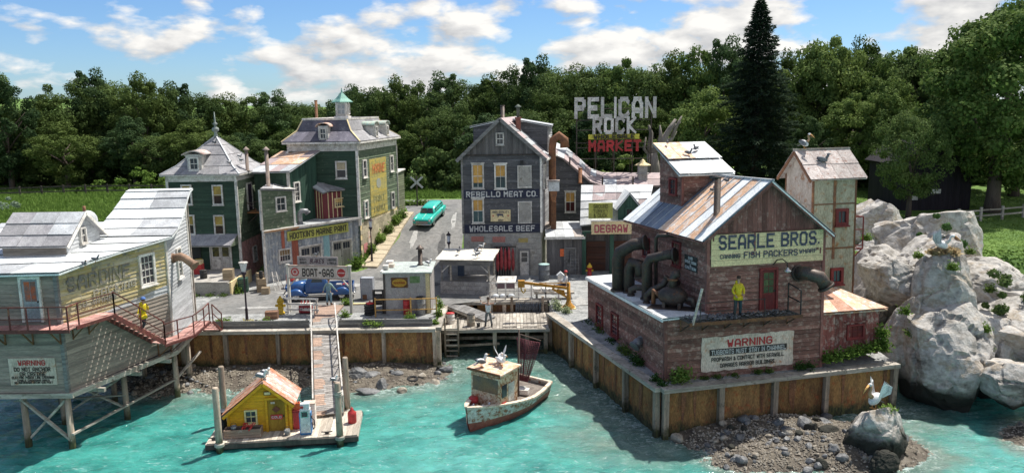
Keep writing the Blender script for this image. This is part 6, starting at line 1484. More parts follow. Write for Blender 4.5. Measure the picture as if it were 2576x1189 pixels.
# ---------------------------------------------------------------- left cannery shack on stilts
PF = (-25.8, 35.6); P1 = (-21.15, 35.6); P2 = (-18.85, 42.0); P3 = (-19.45, 46.4); SZ = .28
def stilt_shack():
 t = thing('stilt_shack', 'crooked grey and yellow clapboard shack on stilts with a swooping tin roof', 'building')
 Z1 = 6.05; L12 = math.dist(P1, P2); L23 = math.dist(P2, P3); W = P1[0]-PF[0]
 MIDY = 3.5
 siding(t, PF, P1, [(0, SZ), (W, SZ), (W, Z1), (0, Z1)], SIDGREY, step=.21, out=.045)
 siding(t, P1, P2, [(0, SZ), (L12, SZ+.1), (L12, 3.55), (0, 3.3)], SIDGREY, step=.2, out=.05)
 # upper part of the long wall: chalky boards low right, yellow painted above
 o, d, n = wallframe(P1, P2)
 siding(t, P1, P2, [(0, 3.31), (L12, 3.56), (L12, 4.0), (L12*.45, 3.62)], SIDWHT, step=.2, out=.05)
 siding(t, P1, P2, [(0, 3.32), (L12*.45, 3.63), (L12, 4.02), (L12, 6.5), (L12*.6, 6.4), (L12*.25, 6.3), (0, 6.03)], SIDYEL, step=.2, out=.05, split=2.2)
 siding(t, P2, P3, [(0, SZ+.1), (L23, SZ+.1), (L23, 8.55), (L23*.8, 8.1), (L23*.55, 7.3), (L23*.25, 6.7), (0, 6.5)], SIDWHT, step=.2, out=.05)
 for (x, y), z1, m in ((P1, Z1, GREYWOOD), (P2, 6.5, WHITE), (P3, 8.6, WHITE)): bx(x-.11, x+.07, y-.1, y+.08, SZ, z1).b('corner_board', m, t)
 # painted ghost lettering
 GH = mat('ghost grey lettering', (.20, .20, .20), (.36, .33, .24), (.45, .38, .2), sc=4, thr=.5, thr3=.6)
 text('SARDINE', t, P1, P2, 2.35, 5.05, .85, GH, out=.07, wide=3.7, bold=.03)
 text('PACKING', t, P1, P2, 3.2, 4.48, .4, GH, out=.07, wide=2.6, bold=.03); text('CO. WHARF', t, P1, P2, 2.1, 4.12, .36, GH, out=.07, wide=2.4, bold=.02)
 # roof: rows of sheets along a swooping profile
 rows = [((-27.5, 35.2, 6.02), (-20.75, 35.2, 6.10)), ((-28, 36.6, 6.16), (-20.25, 36.9, 6.28)), ((-28.5, 38.4, 6.3), (-19.65, 38.8, 6.42)), ((-29, 40.2, 6.45), (-18.95, 40.7, 6.52)), ((-29.2, 42, 6.58), (-18.5, 42.2, 6.60))]
 low = [((-29.4, 43.4, 6.7), (-23.3, 43.4, 6.7)), ((-29.8, 44.7, 6.8), (-23.4, 44.7, 6.8)), ((-30.2, 46.0, 6.9), (-23.5, 46.0, 6.9))]
 fin = [((-23.2, 42.1, 6.62), (-18.48, 42.2, 6.62)), ((-23.15, 43.3, 6.88), (-18.6, 43.3, 6.9)), ((-23.1, 44.3, 7.28), (-18.75, 44.3, 7.3)), ((-23.0, 45.1, 7.75), (-18.88, 45.1, 7.78)), ((-22.9, 45.8, 8.25), (-18.98, 45.8, 8.28)), ((-22.85, 46.3, 8.6), (-19.05, 46.4, 8.62)), ((-22.85, 46.8, 8.72), (-19.08, 46.9, 8.74))]
 for a, b in list(zip(rows[:-1], rows[1:])): roof(t, a[0], a[1], b[1], b[0], 3, 1, [TIN2, TIN2, TIN], lift=.045, gap=.01)
 roof(t, rows[-1][0], (-23.25, 42.0, 6.59), low[0][1], low[0][0], 2, 1, [TIN2, TIN], lift=.04)
 for a, b in list(zip(low[:-1], low[1:])): roof(t, a[0], a[1], b[1], b[0], 2, 1, [TIN2, TIN], lift=.04)
 for a, b in list(zip(fin[:-1], fin[1:])): roof(t, a[0], a[1], b[1], b[0], 2, 1, [TIN2, TIN2, TIN], lift=.05, gap=.01)
 MB().prism([fin[0][0], *[f[0] for f in fin[1:]], (-22.85, 46.8, 6.8)], (.1, 0, 0)).b('fin_side', SIDGREY, t)
 MB().prism([(-29, 46.9, 0), (P3[0], 46.9, 0), (P3[0], 46.9, 8.5), (-22.8, 46.9, 8.5), (-22.8, 46.9, 6.8), (-29, 46.9, 6.8)], (0, -.1, 0)).b('back_wall', SIDGREY, t)
 # windows and door
 window(t, P1, P2, 5.35, 4.4, .82, 1.45, WHITE, 3, 4, mat('reflecting grey pane', (.12, .11, .12), (.05, .05, .06), rough=.1, sc=3), cw=.13)
 window(t, P2, P3, 2.1, 4.0, .62, 1.55, WHITE, 2, 4, GLASS, cw=.11)
 door(t, PF, P1, W-1.22, .78, 2.05, WHITE, mat('pale blue grey door', (.35, .38, .40), (.28, .3, .33)), z=3.75, panes=(2, 1), ph=.5, gm=mat('orange red curtained pane', (.5, .12, .05), (.18, .13, .12), sc=3.5))
 wn = panel(t, PF, P1, 2.0, 4.2, .68, 2.0, DIRTYWHITE, out=.085)
 for tx, z, h, w, m in (('WARNING', 1.66, .32, 1.25, INKRED), ('DO NOT ANCHOR', 1.37, .25, 1.7, INKBLACK), ('OR DREDGE', 1.14, .25, 1.2, INKBLACK), ('ELECTRIC POWER LINE CROSSING', 1.0, .15, 2.0, INKBLACK), ('CABLE CROSSING AREA', .87, .12, 1.5, INKBLACK), ('NO ANCHORAGE WITHIN 500 FEET', .76, .12, 1.8, INKBLACK)): text(tx, wn, PF, P1, 3.1, z, h, m, out=.095, wide=w)
 # floor frame
 bx(PF[0], P1[0]+.25, 35.45, 35.75, .02, .26).b('floor_beam', PALEWOOD, t)
 MB().bar((P1[0]+.1, P1[1], .14), (P2[0]+.12, P2[1], .16), .26, .24).b('floor_beam', PALEWOOD, t)
 MB().bar((P2[0]+.1, P2[1], .16), (P3[0]+.1, P3[1]+.4, .16), .26, .24).b('floor_beam', PALEWOOD, t)
 MB().prism([(PF[0]-2, 35.7, .05), (P1[0], 35.7, .05), (P2[0], P2[1], .05), (P3[0], P3[1], .05), (-29, 46.5, .05)], (0, 0, .1)).b('floor', DARKWOOD, t)
 for x, y in ((-20.6, 36.9), (-19.9, 39.2), (-19.2, 41.2)): MB().bar((x-.5, y, -.05), (x+.55, y-.15, -.05), .16, .2).b('joist_end', PALEWOOD, t)
 for x, y in ((-23.55, 35.9), (-21.35, 35.75), (-23.3, 38.6), (-25.8, 36), (-20.3, 39.1), (-22.2, 41.6), (-19.0, 42.3), (-19.3, 44.8), (-24.8, 41), (-22, 44.8)):
  MB().lathe((x, y, -3.6), [(.17, 0), (.16, 1.2), (.14, 3.65)], 9).b('pile', POSTWOOD, t)
 BR = [((-23.6, 35.8, -.1), (-21.3, 35.68, -2.2), .16), ((-21.4, 35.9, -.1), (-23.6, 35.95, -2.3), .16), ((-21.2, 35.6, -1.85), (-19.0, 42.2, -1.5), .14), ((-19.0, 42.3, -1.5), (-18.6, 44.9, -.75), .14), ((-23.2, 38.7, -.2), (-20.4, 39.1, -1.9), .14), ((-20.3, 39.2, -.2), (-23.2, 38.6, -2.0), .14), ((-23.4, 38.6, -1.2), (-20.2, 39.0, -1.2), .1)]
 for a, b, w in BR: MB().bar(a, b, w, w*.6).b('brace', PALEWOOD, t)
 # small upper dormer house
 dx0, dx1, dy0, dy1 = -25.3, -22.15, 38.4, 41.6; zb = 6.1
 siding(t, (dx0, dy0), (dx1, dy0), [(0, zb), (dx1-dx0, zb), (dx1-dx0, 7.05), (0, 7.05)], SIDGREY, step=.2)
 siding(t, (dx1, dy0), (dx1, dy1), [(0, zb+.1), (3.2, zb+.3), (3.2, 7.0), (1.6, 8.2), (0, 7.05)], SIDWHT, step=.2)
 roof(t, (dx0-.3, dy0-.35, 6.85), (dx1+.25, dy0-.35, 6.85), (dx1+.25, 40, 8.3), (dx0-.3, 40, 8.3), 3, 3, [SLATE, TIN], lift=.04)
 roof(t, (dx1+.25, dy1+.35, 6.85), (dx0-.3, dy1+.35, 6.85), (dx0-.3, 40, 8.3), (dx1+.25, 40, 8.3), 3, 3, [SLATE, TIN], lift=.04)
 window(t, (dx1, dy0), (dx1, dy1), 1.5, 6.75, .4, .7, WHITE, 2, 2, GLASS, cw=.08)
 MB().bar((dx1+.3, dy0-.35, 6.8), (dx1+.3, 40, 8.25), .05, .14).b('rake_board', WHITE, t); MB().bar((dx1+.3, dy1+.35, 6.8), (dx1+.3, 40, 8.25), .05, .14).b('rake_board', WHITE, t)
stilt_shack()
def rotary():
 t = thing('roof_ventilator', 'round rusty ball ventilator on the stilt shack roof', 'ventilator', (-23.2, 42.6, 6.7))
 MB().lathe((0, 0, 0), [(.2, 0), (.17, .4)], 10).b('neck', RUST, t); MB().ell((0, 0, .8), (.48, .48, .55), 16, 8).b('ball', TIN, t); MB().tube([(-.1, -.1, 1.25), (-.1, -.1, 1.6)], .08, 6).b('stub', RUST, t)
rotary()
elbow('rusty brown duct elbow poking from the white gable wall of the stilt shack', [(-18.95, 43.0, 5.25), (-18.45, 43.0, 5.35), (-18.2, 42.9, 5.25), (-17.6, 42.75, 4.85)], .22, mat('brown sheet duct', (.36, .24, .17), (.27, .17, .12), (.45, .3, .22), metal=.2))
# red walkway and stair
def walkway():
 t = thing('red_walkway', 'rust red balcony, stair and walkway hung along the stilt shack', 'walkway')
 DK = mat('faded pink deck paint', (.50, .28, .25), (.38, .19, .16), (.5, .42, .36), sc=2)
 n = V3((.94, -.34, 0)); dz = 3.62
 c = V3((P1[0], P1[1], 0))
 def pt(a, off, z): o, d, nn = wallframe(P1, P2); q = o+d*a+nn*off; return V3((q.x, q.y, z))
 yf = 34.6
 for i in range(13): x = PF[0]+i*.4; bx(x, x+.385, yf, 35.5, dz-.06, dz+ru(-.01, .01)).b('deck_plank', DK, t)
 # corner and side deck
 E = [V3((-20.75, yf, dz)), pt(0, .1, dz), pt(.05, 1.0, dz)]
 MB().prism([(-20.9, yf, dz-.06), (-20.25, yf, dz-.06), pt(0, 1.0, dz-.06), pt(0, .06, dz-.06), (-21.1, 35.5, dz-.06)], (0, 0, .055)).b('deck_plank', DK, t)
 for i in range(5): MB().prism([pt(i*.43, .06, dz-.06), pt(i*.43+.41, .06, dz-.06), pt(i*.43+.41, 1.0, dz-.06), pt(i*.43, 1.0, dz-.06)], (0, 0, .06+ru(-.01, .01))).b('deck_plank', DK, t)
 bx(PF[0], -20.2, yf-.06, yf, dz-.16, dz-.0).b('edge_beam', RAILRED, t); MB().bar(pt(-.1, 1.04, dz-.08), pt(2.2, 1.04, dz-.08), .06, .16).b('edge_beam', RAILRED, t)
 # railings
 def rail(pts, h=1.05, mid=.5, posts=True):
  for i, p in enumerate(pts):
   if posts: MB().bar(p, p+V3((0, 0, h)), .055).b('rail_post', RAILRED, t)
  for a, b in zip(pts[:-1], pts[1:]):
   MB().bar(a+V3((0, 0, h)), b+V3((0, 0, h)), .05).b('rail', RAILRED, t); MB().bar(a+V3((0, 0, mid)), b+V3((0, 0, mid)), .04).b('rail', RAILRED, t)
 rail([V3((x, yf, dz)) for x in (-24.1, -22.9, -22.1, -21.1, -20.25)]+[pt(.1, 1.0, dz), pt(2.15, 1.0, dz)])
 # stair down along the wall
 s0, s1 = pt(2.15, .55, dz), pt(5.2, .55, 1.35)
 for k in range(11):
  q = lerp(s0, s1, (k+.5)/11); o, d, nn = wallframe(P1, P2); MB().prism([q-nn*.45-d*.14, q+nn*.4-d*.14, q+nn*.4+d*.14, q-nn*.45+d*.14], (0, 0, .05)).b('stair_tread', DK, t)
 for off in (.98, .08): MB().bar(pt(2.1, off, dz-.1), pt(5.25, off, 1.2), .07, .22).b('stringer', RAILRED, t)
 rail([pt(2.15, 1.0, dz), pt(3.7, 1.0, 2.45), pt(5.2, 1.0, 1.3)], h=1.1)
 # lower walkway to the wall
 q1 = [pt(5.15, .08, 1.15), pt(5.15, 1.0, 1.15), V3((-17.75, 42.2, 1.05)), V3((-18.6, 42.2, 1.05))]
 def decking(a0, a1, b0, b1, k):
  for i in range(k): MB().prism([lerp(a0, b0, i/k+.004), lerp(a1, b1, i/k+.004), lerp(a1, b1, (i+1)/k), lerp(a0, b0, (i+1)/k)], (0, 0, .055+ru(-.008, .008))).b('deck_plank', DK, t)
 decking(q1[0], q1[1], q1[3], q1[2], 6); decking(V3((-18.7, 42.2, 1.05)), V3((-17.75, 42.2, 1.05)), V3((-18.95, 45.2, .95)), V3((-18.1, 45.4, .95)), 8)
 MB().bar(q1[1]-V3((0, 0, .06)), q1[2]-V3((0, 0, .06)), .06, .14).b('edge_beam', RAILRED, t); MB().bar((-17.72, 42.2, 1.0), (-18.05, 45.4, .9), .06, .14).b('edge_beam', RAILRED, t)
 rail([pt(5.2, 1.0, 1.2), V3((-18.2, 41.2, 1.15)), V3((-17.75, 42.2, 1.1)), V3((-17.95, 44.2, 1.0)), V3((-18.1, 45.4, 1.0))])
 for k in range(4): bx(-18.9, -17.95, 45.5+k*.3, 45.78+k*.3, .75-k*.22, .8-k*.22).b('stair_tread', DK, t)
 MB().bar((-17.92, 45.4, .9), (-17.92, 46.8, -.1), .06, .16).b('stringer', RAILRED, t); MB().bar((-18.95, 45.4, .9), (-18.95, 46.8, -.1), .06, .16).b('stringer', RAILRED, t)
 rail([V3((-17.95, 45.5, .9)), V3((-17.92, 46.8, .0))])
 for x in (-23.8, -22.5, -21.2): MB().bar((x, 35.5, dz-.95), (x-.0, yf+.05, dz-.12), .06).b('bracket', RUST, t); MB().bar((x, 35.5, dz-.95), (x, 35.5, dz-.1), .06).b('bracket_leg', RUST, t)
 for a in (.5, 1.4, 5.6, 6.5): z = dz if a < 3 else 1.1; MB().bar(pt(a, .06, z-.85), pt(a, .95, z-.1), .05).b('bracket', RUST, t); MB().bar(pt(a, .08, z-.9), pt(a, .08, z-.1), .05).b('bracket_leg', RUST, t)
walkway()
# ================================================================ quay edge kerbs
def kerb_wall(x0, x1, label):
 t = thing('plank_kerb', label, 'low wall', (0, 0, 0))
 for k in range(3): bx(x0+ru(0, .1), x1-ru(0, .1), 47.02+ru(0, .02), 47.12, .005+k*.155, .15+k*.155).b('plank', GREYWOOD, t)
 for x in (x0+.2, (x0+x1)/2, x1-.2): bx(x-.06, x+.06, 47.13, 47.22, -.1, .5).b('stake', DARKWOOD, t)
kerb_wall(-19.3, -12.6, 'low dark plank kerb on the sea wall left of the gangway'); kerb_wall(-10.9, -4.95, 'low dark plank kerb on the sea wall right of the gangway')
# ================================================================ floating dock
FD = Matrix.Translation((-14.55, 34.95, -2.12)) @ Matrix.Rotation(R(6.4), 4, 'Z'); FR_ = FD.to_euler()
fw = lambda x, y, z=0: FD @ V3((x, y, z))
def float_dock():
 t = thing('floating_dock', 'square floating plank dock carrying the yellow hut', 'dock', FD.translation, rot=FR_)
 for i in range(26): x = i*.27; bx(x, x+.26, .0, 3.1, -.06, ru(-.012, .008)).b('plank', mat('bleached dock plank', (.58, .52, .43), (.38, .33, .27), (.2, .17, .13), stretch=(4, .35, 4), sc=1.3, thr3=.7, rand=.35), t)
 for y in (-.04, 3.06): bx(-.05, 7.07, y-.04, y+.06, -.3, -.061).b('edge_beam', DARKWOOD, t)
 for x in (-.04, 6.98): bx(x-.03, x+.06, .03, 3.0, -.3, -.061).b('edge_beam', PALEWOOD, t)
 for y in (.5, 1.5, 2.5): bx(.1, 6.9, y-.3, y+.3, -.6, -.31).b('float', BLACK, t)
float_dock()
for (x, y, h, lb) in ((.62, -.12, 3.2, 'near left mooring pile with rope at its foot, pale top'), (.05, 3.3, 3.1, 'far left mooring pile behind the yellow hut'), (6.2, -.1, 3.15, 'near right mooring pile with a wrapped rope'), (6.25, 3.35, 3.25, 'far right mooring pile beside the gangway')):
 p = fw(x, y); t = thing('mooring_pile', lb, 'pile', (p.x, p.y, -3.2), group='mooring piles of the floating dock')
 MB().lathe((0, 0, 0), [(.17, 0), (.16, 2), (.145, h+.6), (.12, h+.66)], 12).b('shaft', POSTWOOD, t)
 MB().lathe((0, 0, .95), [(.21, 0), (.24, .04), (.21, .09), (.24, .13), (.21, .18)], 12).b('rope_coil', mat('pale rope', (.5, .47, .4), (.35, .33, .28), sc=9), t)
 if 'wrapped' in lb:
  for z in (3.1, 3.2, 3.3): MB().lathe((0, 0, z), [(.17, 0), (.2, .04), (.17, .08)], 12).b('rope_coil', MATS['pale rope'], t)
def fuel_hut():
 t = thing('fuel_hut', 'mustard yellow clapboard hut with a rusty red roof on the floating dock', 'hut', fw(.8, 1.1, 0), rot=FR_)
 W, D, E0, E1, RX, RH = 2.95, 1.75, 1.15, 1.55, 1.75, 2.55
 siding(t, (0, 0), (W, 0), [(0, 0), (W, 0), (W, E1), (RX, RH-.06), (0, E0)], HUTYEL, step=.155, out=.03)
 siding(t, (W, 0), (W, D), [(0, 0), (D, 0), (D, E1), (0, E1)], mat('sunlit yellow clapboard', (.62, .47, .04), (.5, .36, .04), stretch=HX), step=.155, out=.03)  # hut yellow brightened in colour where the right wall catches the sun
 siding(t, (0, D), (0, 0), [(0, 0), (D, 0), (D, E0), (0, E0)], HUTYEL, step=.155, out=.03)
 siding(t, (W, D), (0, D), [(0, 0), (W, 0), (W, E0), (W-RX, RH-.06), (0, E1)], HUTYEL, step=.3, out=.03)
 for x, z in ((0, E0), (W, E1)): bx(x-.06, x+.06, -.06, .05, 0, z).b('corner_board', HUTYEL, t)
 RR = mat('scorched orange roof sheet', (.46, .20, .11), (.34, .15, .09), (.58, .44, .35), sc=2, thr3=.55, rough=.6)
 PKR = mat('chalky pink roof sheet', (.55, .36, .30), (.45, .25, .2), (.62, .55, .5), sc=2, thr3=.55, rough=.6)
 sl = (RH-E0)/RX; s2 = (RH-E1)/(W-RX)
 roof(t, (-.22, D+.2, E0-.22*sl), (-.22, -.28, E0-.22*sl), (RX, -.28, RH), (RX, D+.2, RH), 6, 1, [RR, RR, PKR], lift=.02)
 roof(t, (W+.25, -.28, E1-.25*s2), (W+.25, D+.2, E1-.25*s2), (RX, D+.2, RH), (RX, -.28, RH), 6, 1, [PKR, PKR, RR], lift=.02)
 for a, b in (((-.2, -.27, E0-.3), (RX, -.27, RH-.08)), ((W+.22, -.27, E1-.28), (RX, -.27, RH-.08))): MB().bar(a, b, .04, .13).b('rake_board', HUTYEL, t)
 door(t, (0, 0), (W, 0), 2.3, .82, 1.62, HUTYEL, mat('amber planked door', (.36, .22, .03), (.26, .15, .02), stretch=VX), panes=None, out=.035)
 window(t, (0, 0), (W, 0), 1.08, .52, .46, .56, mat('cream yellow sash', (.66, .58, .3)), 2, 2, GLASS, out=.035, cw=.07)
 a, b = (0, 0), (W, 0)
 s = panel(t, a, b, 2.02, 2.58, .62, .86, REDPAINT, out=.12, th=.02, name='red_sign'); text('COLD', s, a, b, 2.3, .69, .14, INKWHITE, out=.125, wide=.44)
 MB().prism([(2.3+.2*math.cos(w), -.105, 1.13+.16*math.sin(w)) for w in (0, math.pi/2, math.pi, 1.5*math.pi)], (0, -.02, 0)).b('diamond_sign', mat('brown diamond plate', (.14, .05, .03)), t)
 q = panel(t, a, b, 1.75, 2.1, 1.85, 2.05, mat('brown plank frame', (.25, .15, .05)), out=.08, name='name_board'); panel(q, a, b, 1.79, 2.06, 1.89, 2.01, CREAM, out=.095, th=.012, name='name_plate')
 for x, z in ((2.1, 1.42), (2.2, 1.42)): bx(x-.04, x+.05, -.12, -.1, z, z+.1).b('notice', DIRTYWHITE, t)
fuel_hut()
def barrel(label, loc, r=.3, h=.85, m=None, cat='barrel', group=None, lid=None, name='barrel'):
 t = thing(name, label, cat, loc, group=group); MB().lathe((0, 0, 0), [(r*.96, 0), (r, .03), (r, h*.32), (r*1.05, h*.34), (r, h*.36), (r, h*.64), (r*1.05, h*.66), (r, h*.68), (r, h-.03), (r*.96, h)], 16).b('drum', m or BLACK, t)
 MB().lathe((0, 0, h), [(r*1.02, 0), (r*1.02, .03), (r*.5, .05)], 16).b('lid', lid or m or BLACK, t); return t
barrel('black plastic barrel at the left side of the yellow hut', fw(.35, 1.45), .27, 1.0, mat('blue black barrel plastic', (.035, .045, .06), rough=.5))
def bait_tub():
 t = thing('fish_box', 'long stained wooden box under the hut window', 'box', fw(.75, .35), rot=FR_)
 BX = mat('stained box board', (.30, .21, .16), (.2, .14, .11), (.42, .35, .3), stretch=HX, sc=2)
 for k in range(3): bx(0, 1.65, 0, .04, .02+k*.14, .15+k*.14).b('board', BX, t); bx(0, 1.65, .5, .54, .02+k*.14, .15+k*.14).b('board', BX, t)
 for x in (-.04, 1.65): bx(x, x+.04, 0, .54, .02, .43).b('end_board', BX, t)
 bx(0, 1.65, .04, .5, .3, .36).b('fill', DARKWOOD, t)
bait_tub()
def lob():
 p = fw(1.75, .55, .42); t = thing('lobster_heap', 'heap of red lobsters in the wooden box', 'lobsters', p)
 for i in range(5):
  a = ru(0, 6); mb = MB(); c = V3((ru(-.2, .35), ru(-.1, .1), .03*i)); d = V3((math.cos(a), math.sin(a), .5+.3*rnd.random())).normalized()
  mb.tube([c-d*.16, c, c+d*.12], [.03, .05, .03], 7); s = d.cross(V3((0, 0, 1))).normalized()
  for q in (1, -1): mb.tube([c+d*.1, c+d*.2+s*.07*q, c+d*.3+s*.05*q], [.012, .02, .035], 5)
  mb.b('lobster', REDPAINT, t)
lob()
def bucket(label, loc, m, r=.14, h=.24, fill=None):
 t = thing('bucket', label, 'bucket', loc); MB().lathe((0, 0, 0), [(r*.75, 0), (r, h), (r*.9, h), (r*.72, .05)], 12).b('pail', m, t)
 MB().tube([(-r, 0, h), (-r*.7, 0, h+.12), (0, 0, h+.16), (r*.7, 0, h+.12), (r, 0, h)], .01, 5).b('handle', BLACK, t)
 if fill: MB().ell((0, 0, h), (r*.85, r*.85, .07), 10, 5).b('contents', fill, t)
bucket('grey metal bucket standing in the wooden fish box', fw(1.15, .58, .35), mat('galvanised bucket', (.22, .23, .24), metal=.5, rough=.4), .15, .22)
bucket('grey bucket full of pale bait beside the hut door', fw(3.65, .5), mat('dull grey pail', (.3, .3, .29)), .15, .27)
def pump():
 t = thing('fuel_pump', 'old white and blue fuel pump on the floating dock', 'fuel pump', fw(4.55, .35), rot=FR_)
 WP = mat('chipped white enamel', (.68, .68, .66), (.5, .52, .53), (.25, .2, .16), sc=5, thr3=.66, rough=.4);
 bx(-.26, .26, 0, .34, 0, .1).b('base', BLUEP, t); bx(-.24, .24, .0, .34, .1, 1.28).b('cabinet', WP, t)
 bx(.241, .28, .0, .34, .1, 1.1).b('side_panel', BLUEP, t); bx(-.28, -.241, .0, .34, .1, 1.1).b('side_panel', BLUEP, t)
 bx(-.21, .21, .04, .3, 1.28, 1.55).b('head', WP, t)
 bx(-.15, .12, -.02, -.001, .92, 1.16).b('dial', mat('dark meter face', (.08, .08, .08), rough=.3), t); bx(-.19, .16, -.014, -.002, .88, 1.2).b('dial_frame', CHROME, t)
 MB().tube([(.28, .1, .85), (.42, .05, .7), (.43, .03, .35), (.36, .02, .25), (.31, .08, .6)], .025, 6).b('hose', BLACK, t); MB().bar((.3, .12, .8), (.3, .02, .95), .05).b('nozzle', BLACK, t)
 bx(-.2, -.06, -.008, -.002, 1.34, 1.46).b('badge', REDPAINT, t)
pump()
def chest():
 t = thing('ice_chest', 'red drink cooler chest between the hut and the fuel pump', 'cooler', fw(3.85, 1.1), rot=FR_)
 bx(0, .62, 0, .5, 0, .88).b('body', REDPAINT, t); bx(-.02, .64, -.02, .52, .88, .96).b('lid', mat('dark red lid', (.25, .03, .03)), t)
 t2 = thing('fuel_can', 'bright orange fuel can on the red cooler', 'fuel can', fw(4.05, 1.3, .96), rot=FR_); bx(-.13, .15, -.09, .09, 0, .32).b('can', ORANGEP, t2); MB().tube([(.05, 0, .32), (.1, 0, .4)], .03, 7).b('cap', REDPAINT, t2); MB().tube([(-.1, 0, .32), (-.08, 0, .4), (.02, 0, .38)], .015, 5).b('handle', ORANGEP, t2)
 t4 = thing('ice_box', 'white ice box behind the red cooler', 'ice box', fw(4.5, 1.55, 0), rot=FR_); bx(-.2, .35, 0, .45, 0, 1.05).b('body', WHITE, t4); bx(-.22, .37, -.02, .47, 1.05, 1.12).b('lid', DIRTYWHITE, t4)
 t3 = thing('gas_can', 'round red gas can at the right end of the dock', 'gas can', fw(6.65, 1.55)); MB().lathe((0, 0, 0), [(.2, 0), (.22, .05), (.22, .5), (.2, .56), (.08, .66), (.07, .76), (.02, .8)], 14).b('can', REDPAINT, t3); MB().tube([(-.12, 0, .62), (0, 0, .85), (.12, 0, .62)], .015, 5).b('handle', REDPAINT, t3)
 for x, y, lb in ((5.55, .3, 'black iron cleat by the fuel pump'), (.25, .35, 'black iron cleat at the left front corner of the dock')):
  c = thing('dock_cleat', lb, 'cleat', fw(x, y), rot=FR_); MB().tube([(-.26, 0, .13), (0, 0, .11), (.26, 0, .13)], .028, 7).b('horn', BLACK, c); bx(-.09, .09, -.04, .04, 0, .11).b('foot', BLACK, c)
chest()
# gangway
def gangway():
 t = thing('gangway', 'long steel trussed gangway sloping from the quay to the floating dock', 'gangway')
 a0 = V3((-12.1, 48.6, .15)); a1 = V3((-9.45, 37.95, -2.0)); d = (a1-a0); Lg = d.length; d.normalize(); sx = d.cross(V3((0, 0, 1))).normalized(); up = V3((0, 0, 1))
 w = .68; n = 62
 mats_ = [mat('grey gangway plank', (.36, .34, .32), (.24, .22, .2), rand=.3)]*3+[mat('brick coloured gangway plank', (.42, .29, .22), (.32, .23, .18), rand=.25)]*2
 for i in range(n):
  p = a0+d*(Lg*(i+.04)/n); q = a0+d*(Lg*(i+.9)/n); c = rnd.random()
  split = ru(.1, .35)
  MB().prism([p-sx*w, q-sx*w, q+sx*split*w, p+sx*split*w], up*.05).b('tread', mats_[0], t)
  MB().prism([p+sx*split*w*1.02, q+sx*split*w*1.02, q+sx*w, p+sx*w], up*.05).b('tread', mats_[4] if (i // 3) % 3 != 1 and not 34 < i < 40 else mats_[0], t)
 for s in (-1, 1):
  e = sx*(w+.06)*s
  MB().bar(a0+e, a1+e, .07, .1).b('chord', DARKMET, t); MB().bar(a0+e+up*.95, a1+e+up*.95, .07, .07).b('handrail', WHITE, t)
  k = 9
  for i in range(k+1): p = a0+d*(Lg*i/k)+e; MB().bar(p, p+up*.95, .045).b('upright', WHITE if i % 3 == 0 else DARKMET, t)
  for i in range(k): p = a0+d*(Lg*i/k)+e; q = a0+d*(Lg*(i+1)/k)+e; MB().bar(p, q+up*.93, .04).b('diagonal', DARKMET, t); m_ = lerp(p, q, .5); MB().bar(p+up*.93, m_+up*.02, .03).b('diagonal', DARKMET, t)
 # brick coloured landing
 ld = thing('gangway_landing', 'salmon coloured plank landing at the head of the gangway', 'landing', (0, 0, 0))
 for i in range(14):
  y = 48.6+i*.25; xa, xb = -12.7-(i*.06), -11.55+.0*i; MB().prism([(xa, y, .02), (xb, y, .02), (xb, y+.235, .02), (xa, y+.235, .02)], (0, 0, .1)).b('plank', mats_[4], ld)
gangway()
# ================================================================ people (one continuous skinned body each; clothes are children)
def skin_mesh(name, J, E, m, sub=1):
 """J: name -> ((x,y,z), radius or (rx,ry)); E: list of chains"""
 me = bpy.data.meshes.new(name); keys = list(J); idx = {k: i for i, k in enumerate(keys)}; ed = []
 for ch in E: ed += [(idx[a], idx[b]) for a, b in zip(ch[:-1], ch[1:])]
 me.from_pydata([J[k][0] for k in keys], ed, []); o = bpy.data.objects.new(name, me); COL.objects.link(o)
 md = o.modifiers.new('s', 'SKIN'); o.modifiers.new('u', 'SUBSURF').levels = sub
 for i, k in enumerate(keys):
  r_ = J[k][1]; me.skin_vertices[0].data[i].radius = r_ if isinstance(r_, tuple) else (r_, r_); me.skin_vertices[0].data[i].use_root = (i == 0)
 dg = bpy.context.evaluated_depsgraph_get(); dg.update(); out = bpy.data.meshes.new_from_object(o.evaluated_get(dg)); bpy.data.objects.remove(o)
 out.name = name; out.materials.clear(); out.materials.append(m); out.polygons.foreach_set('use_smooth', [True]*len(out.polygons)); return out
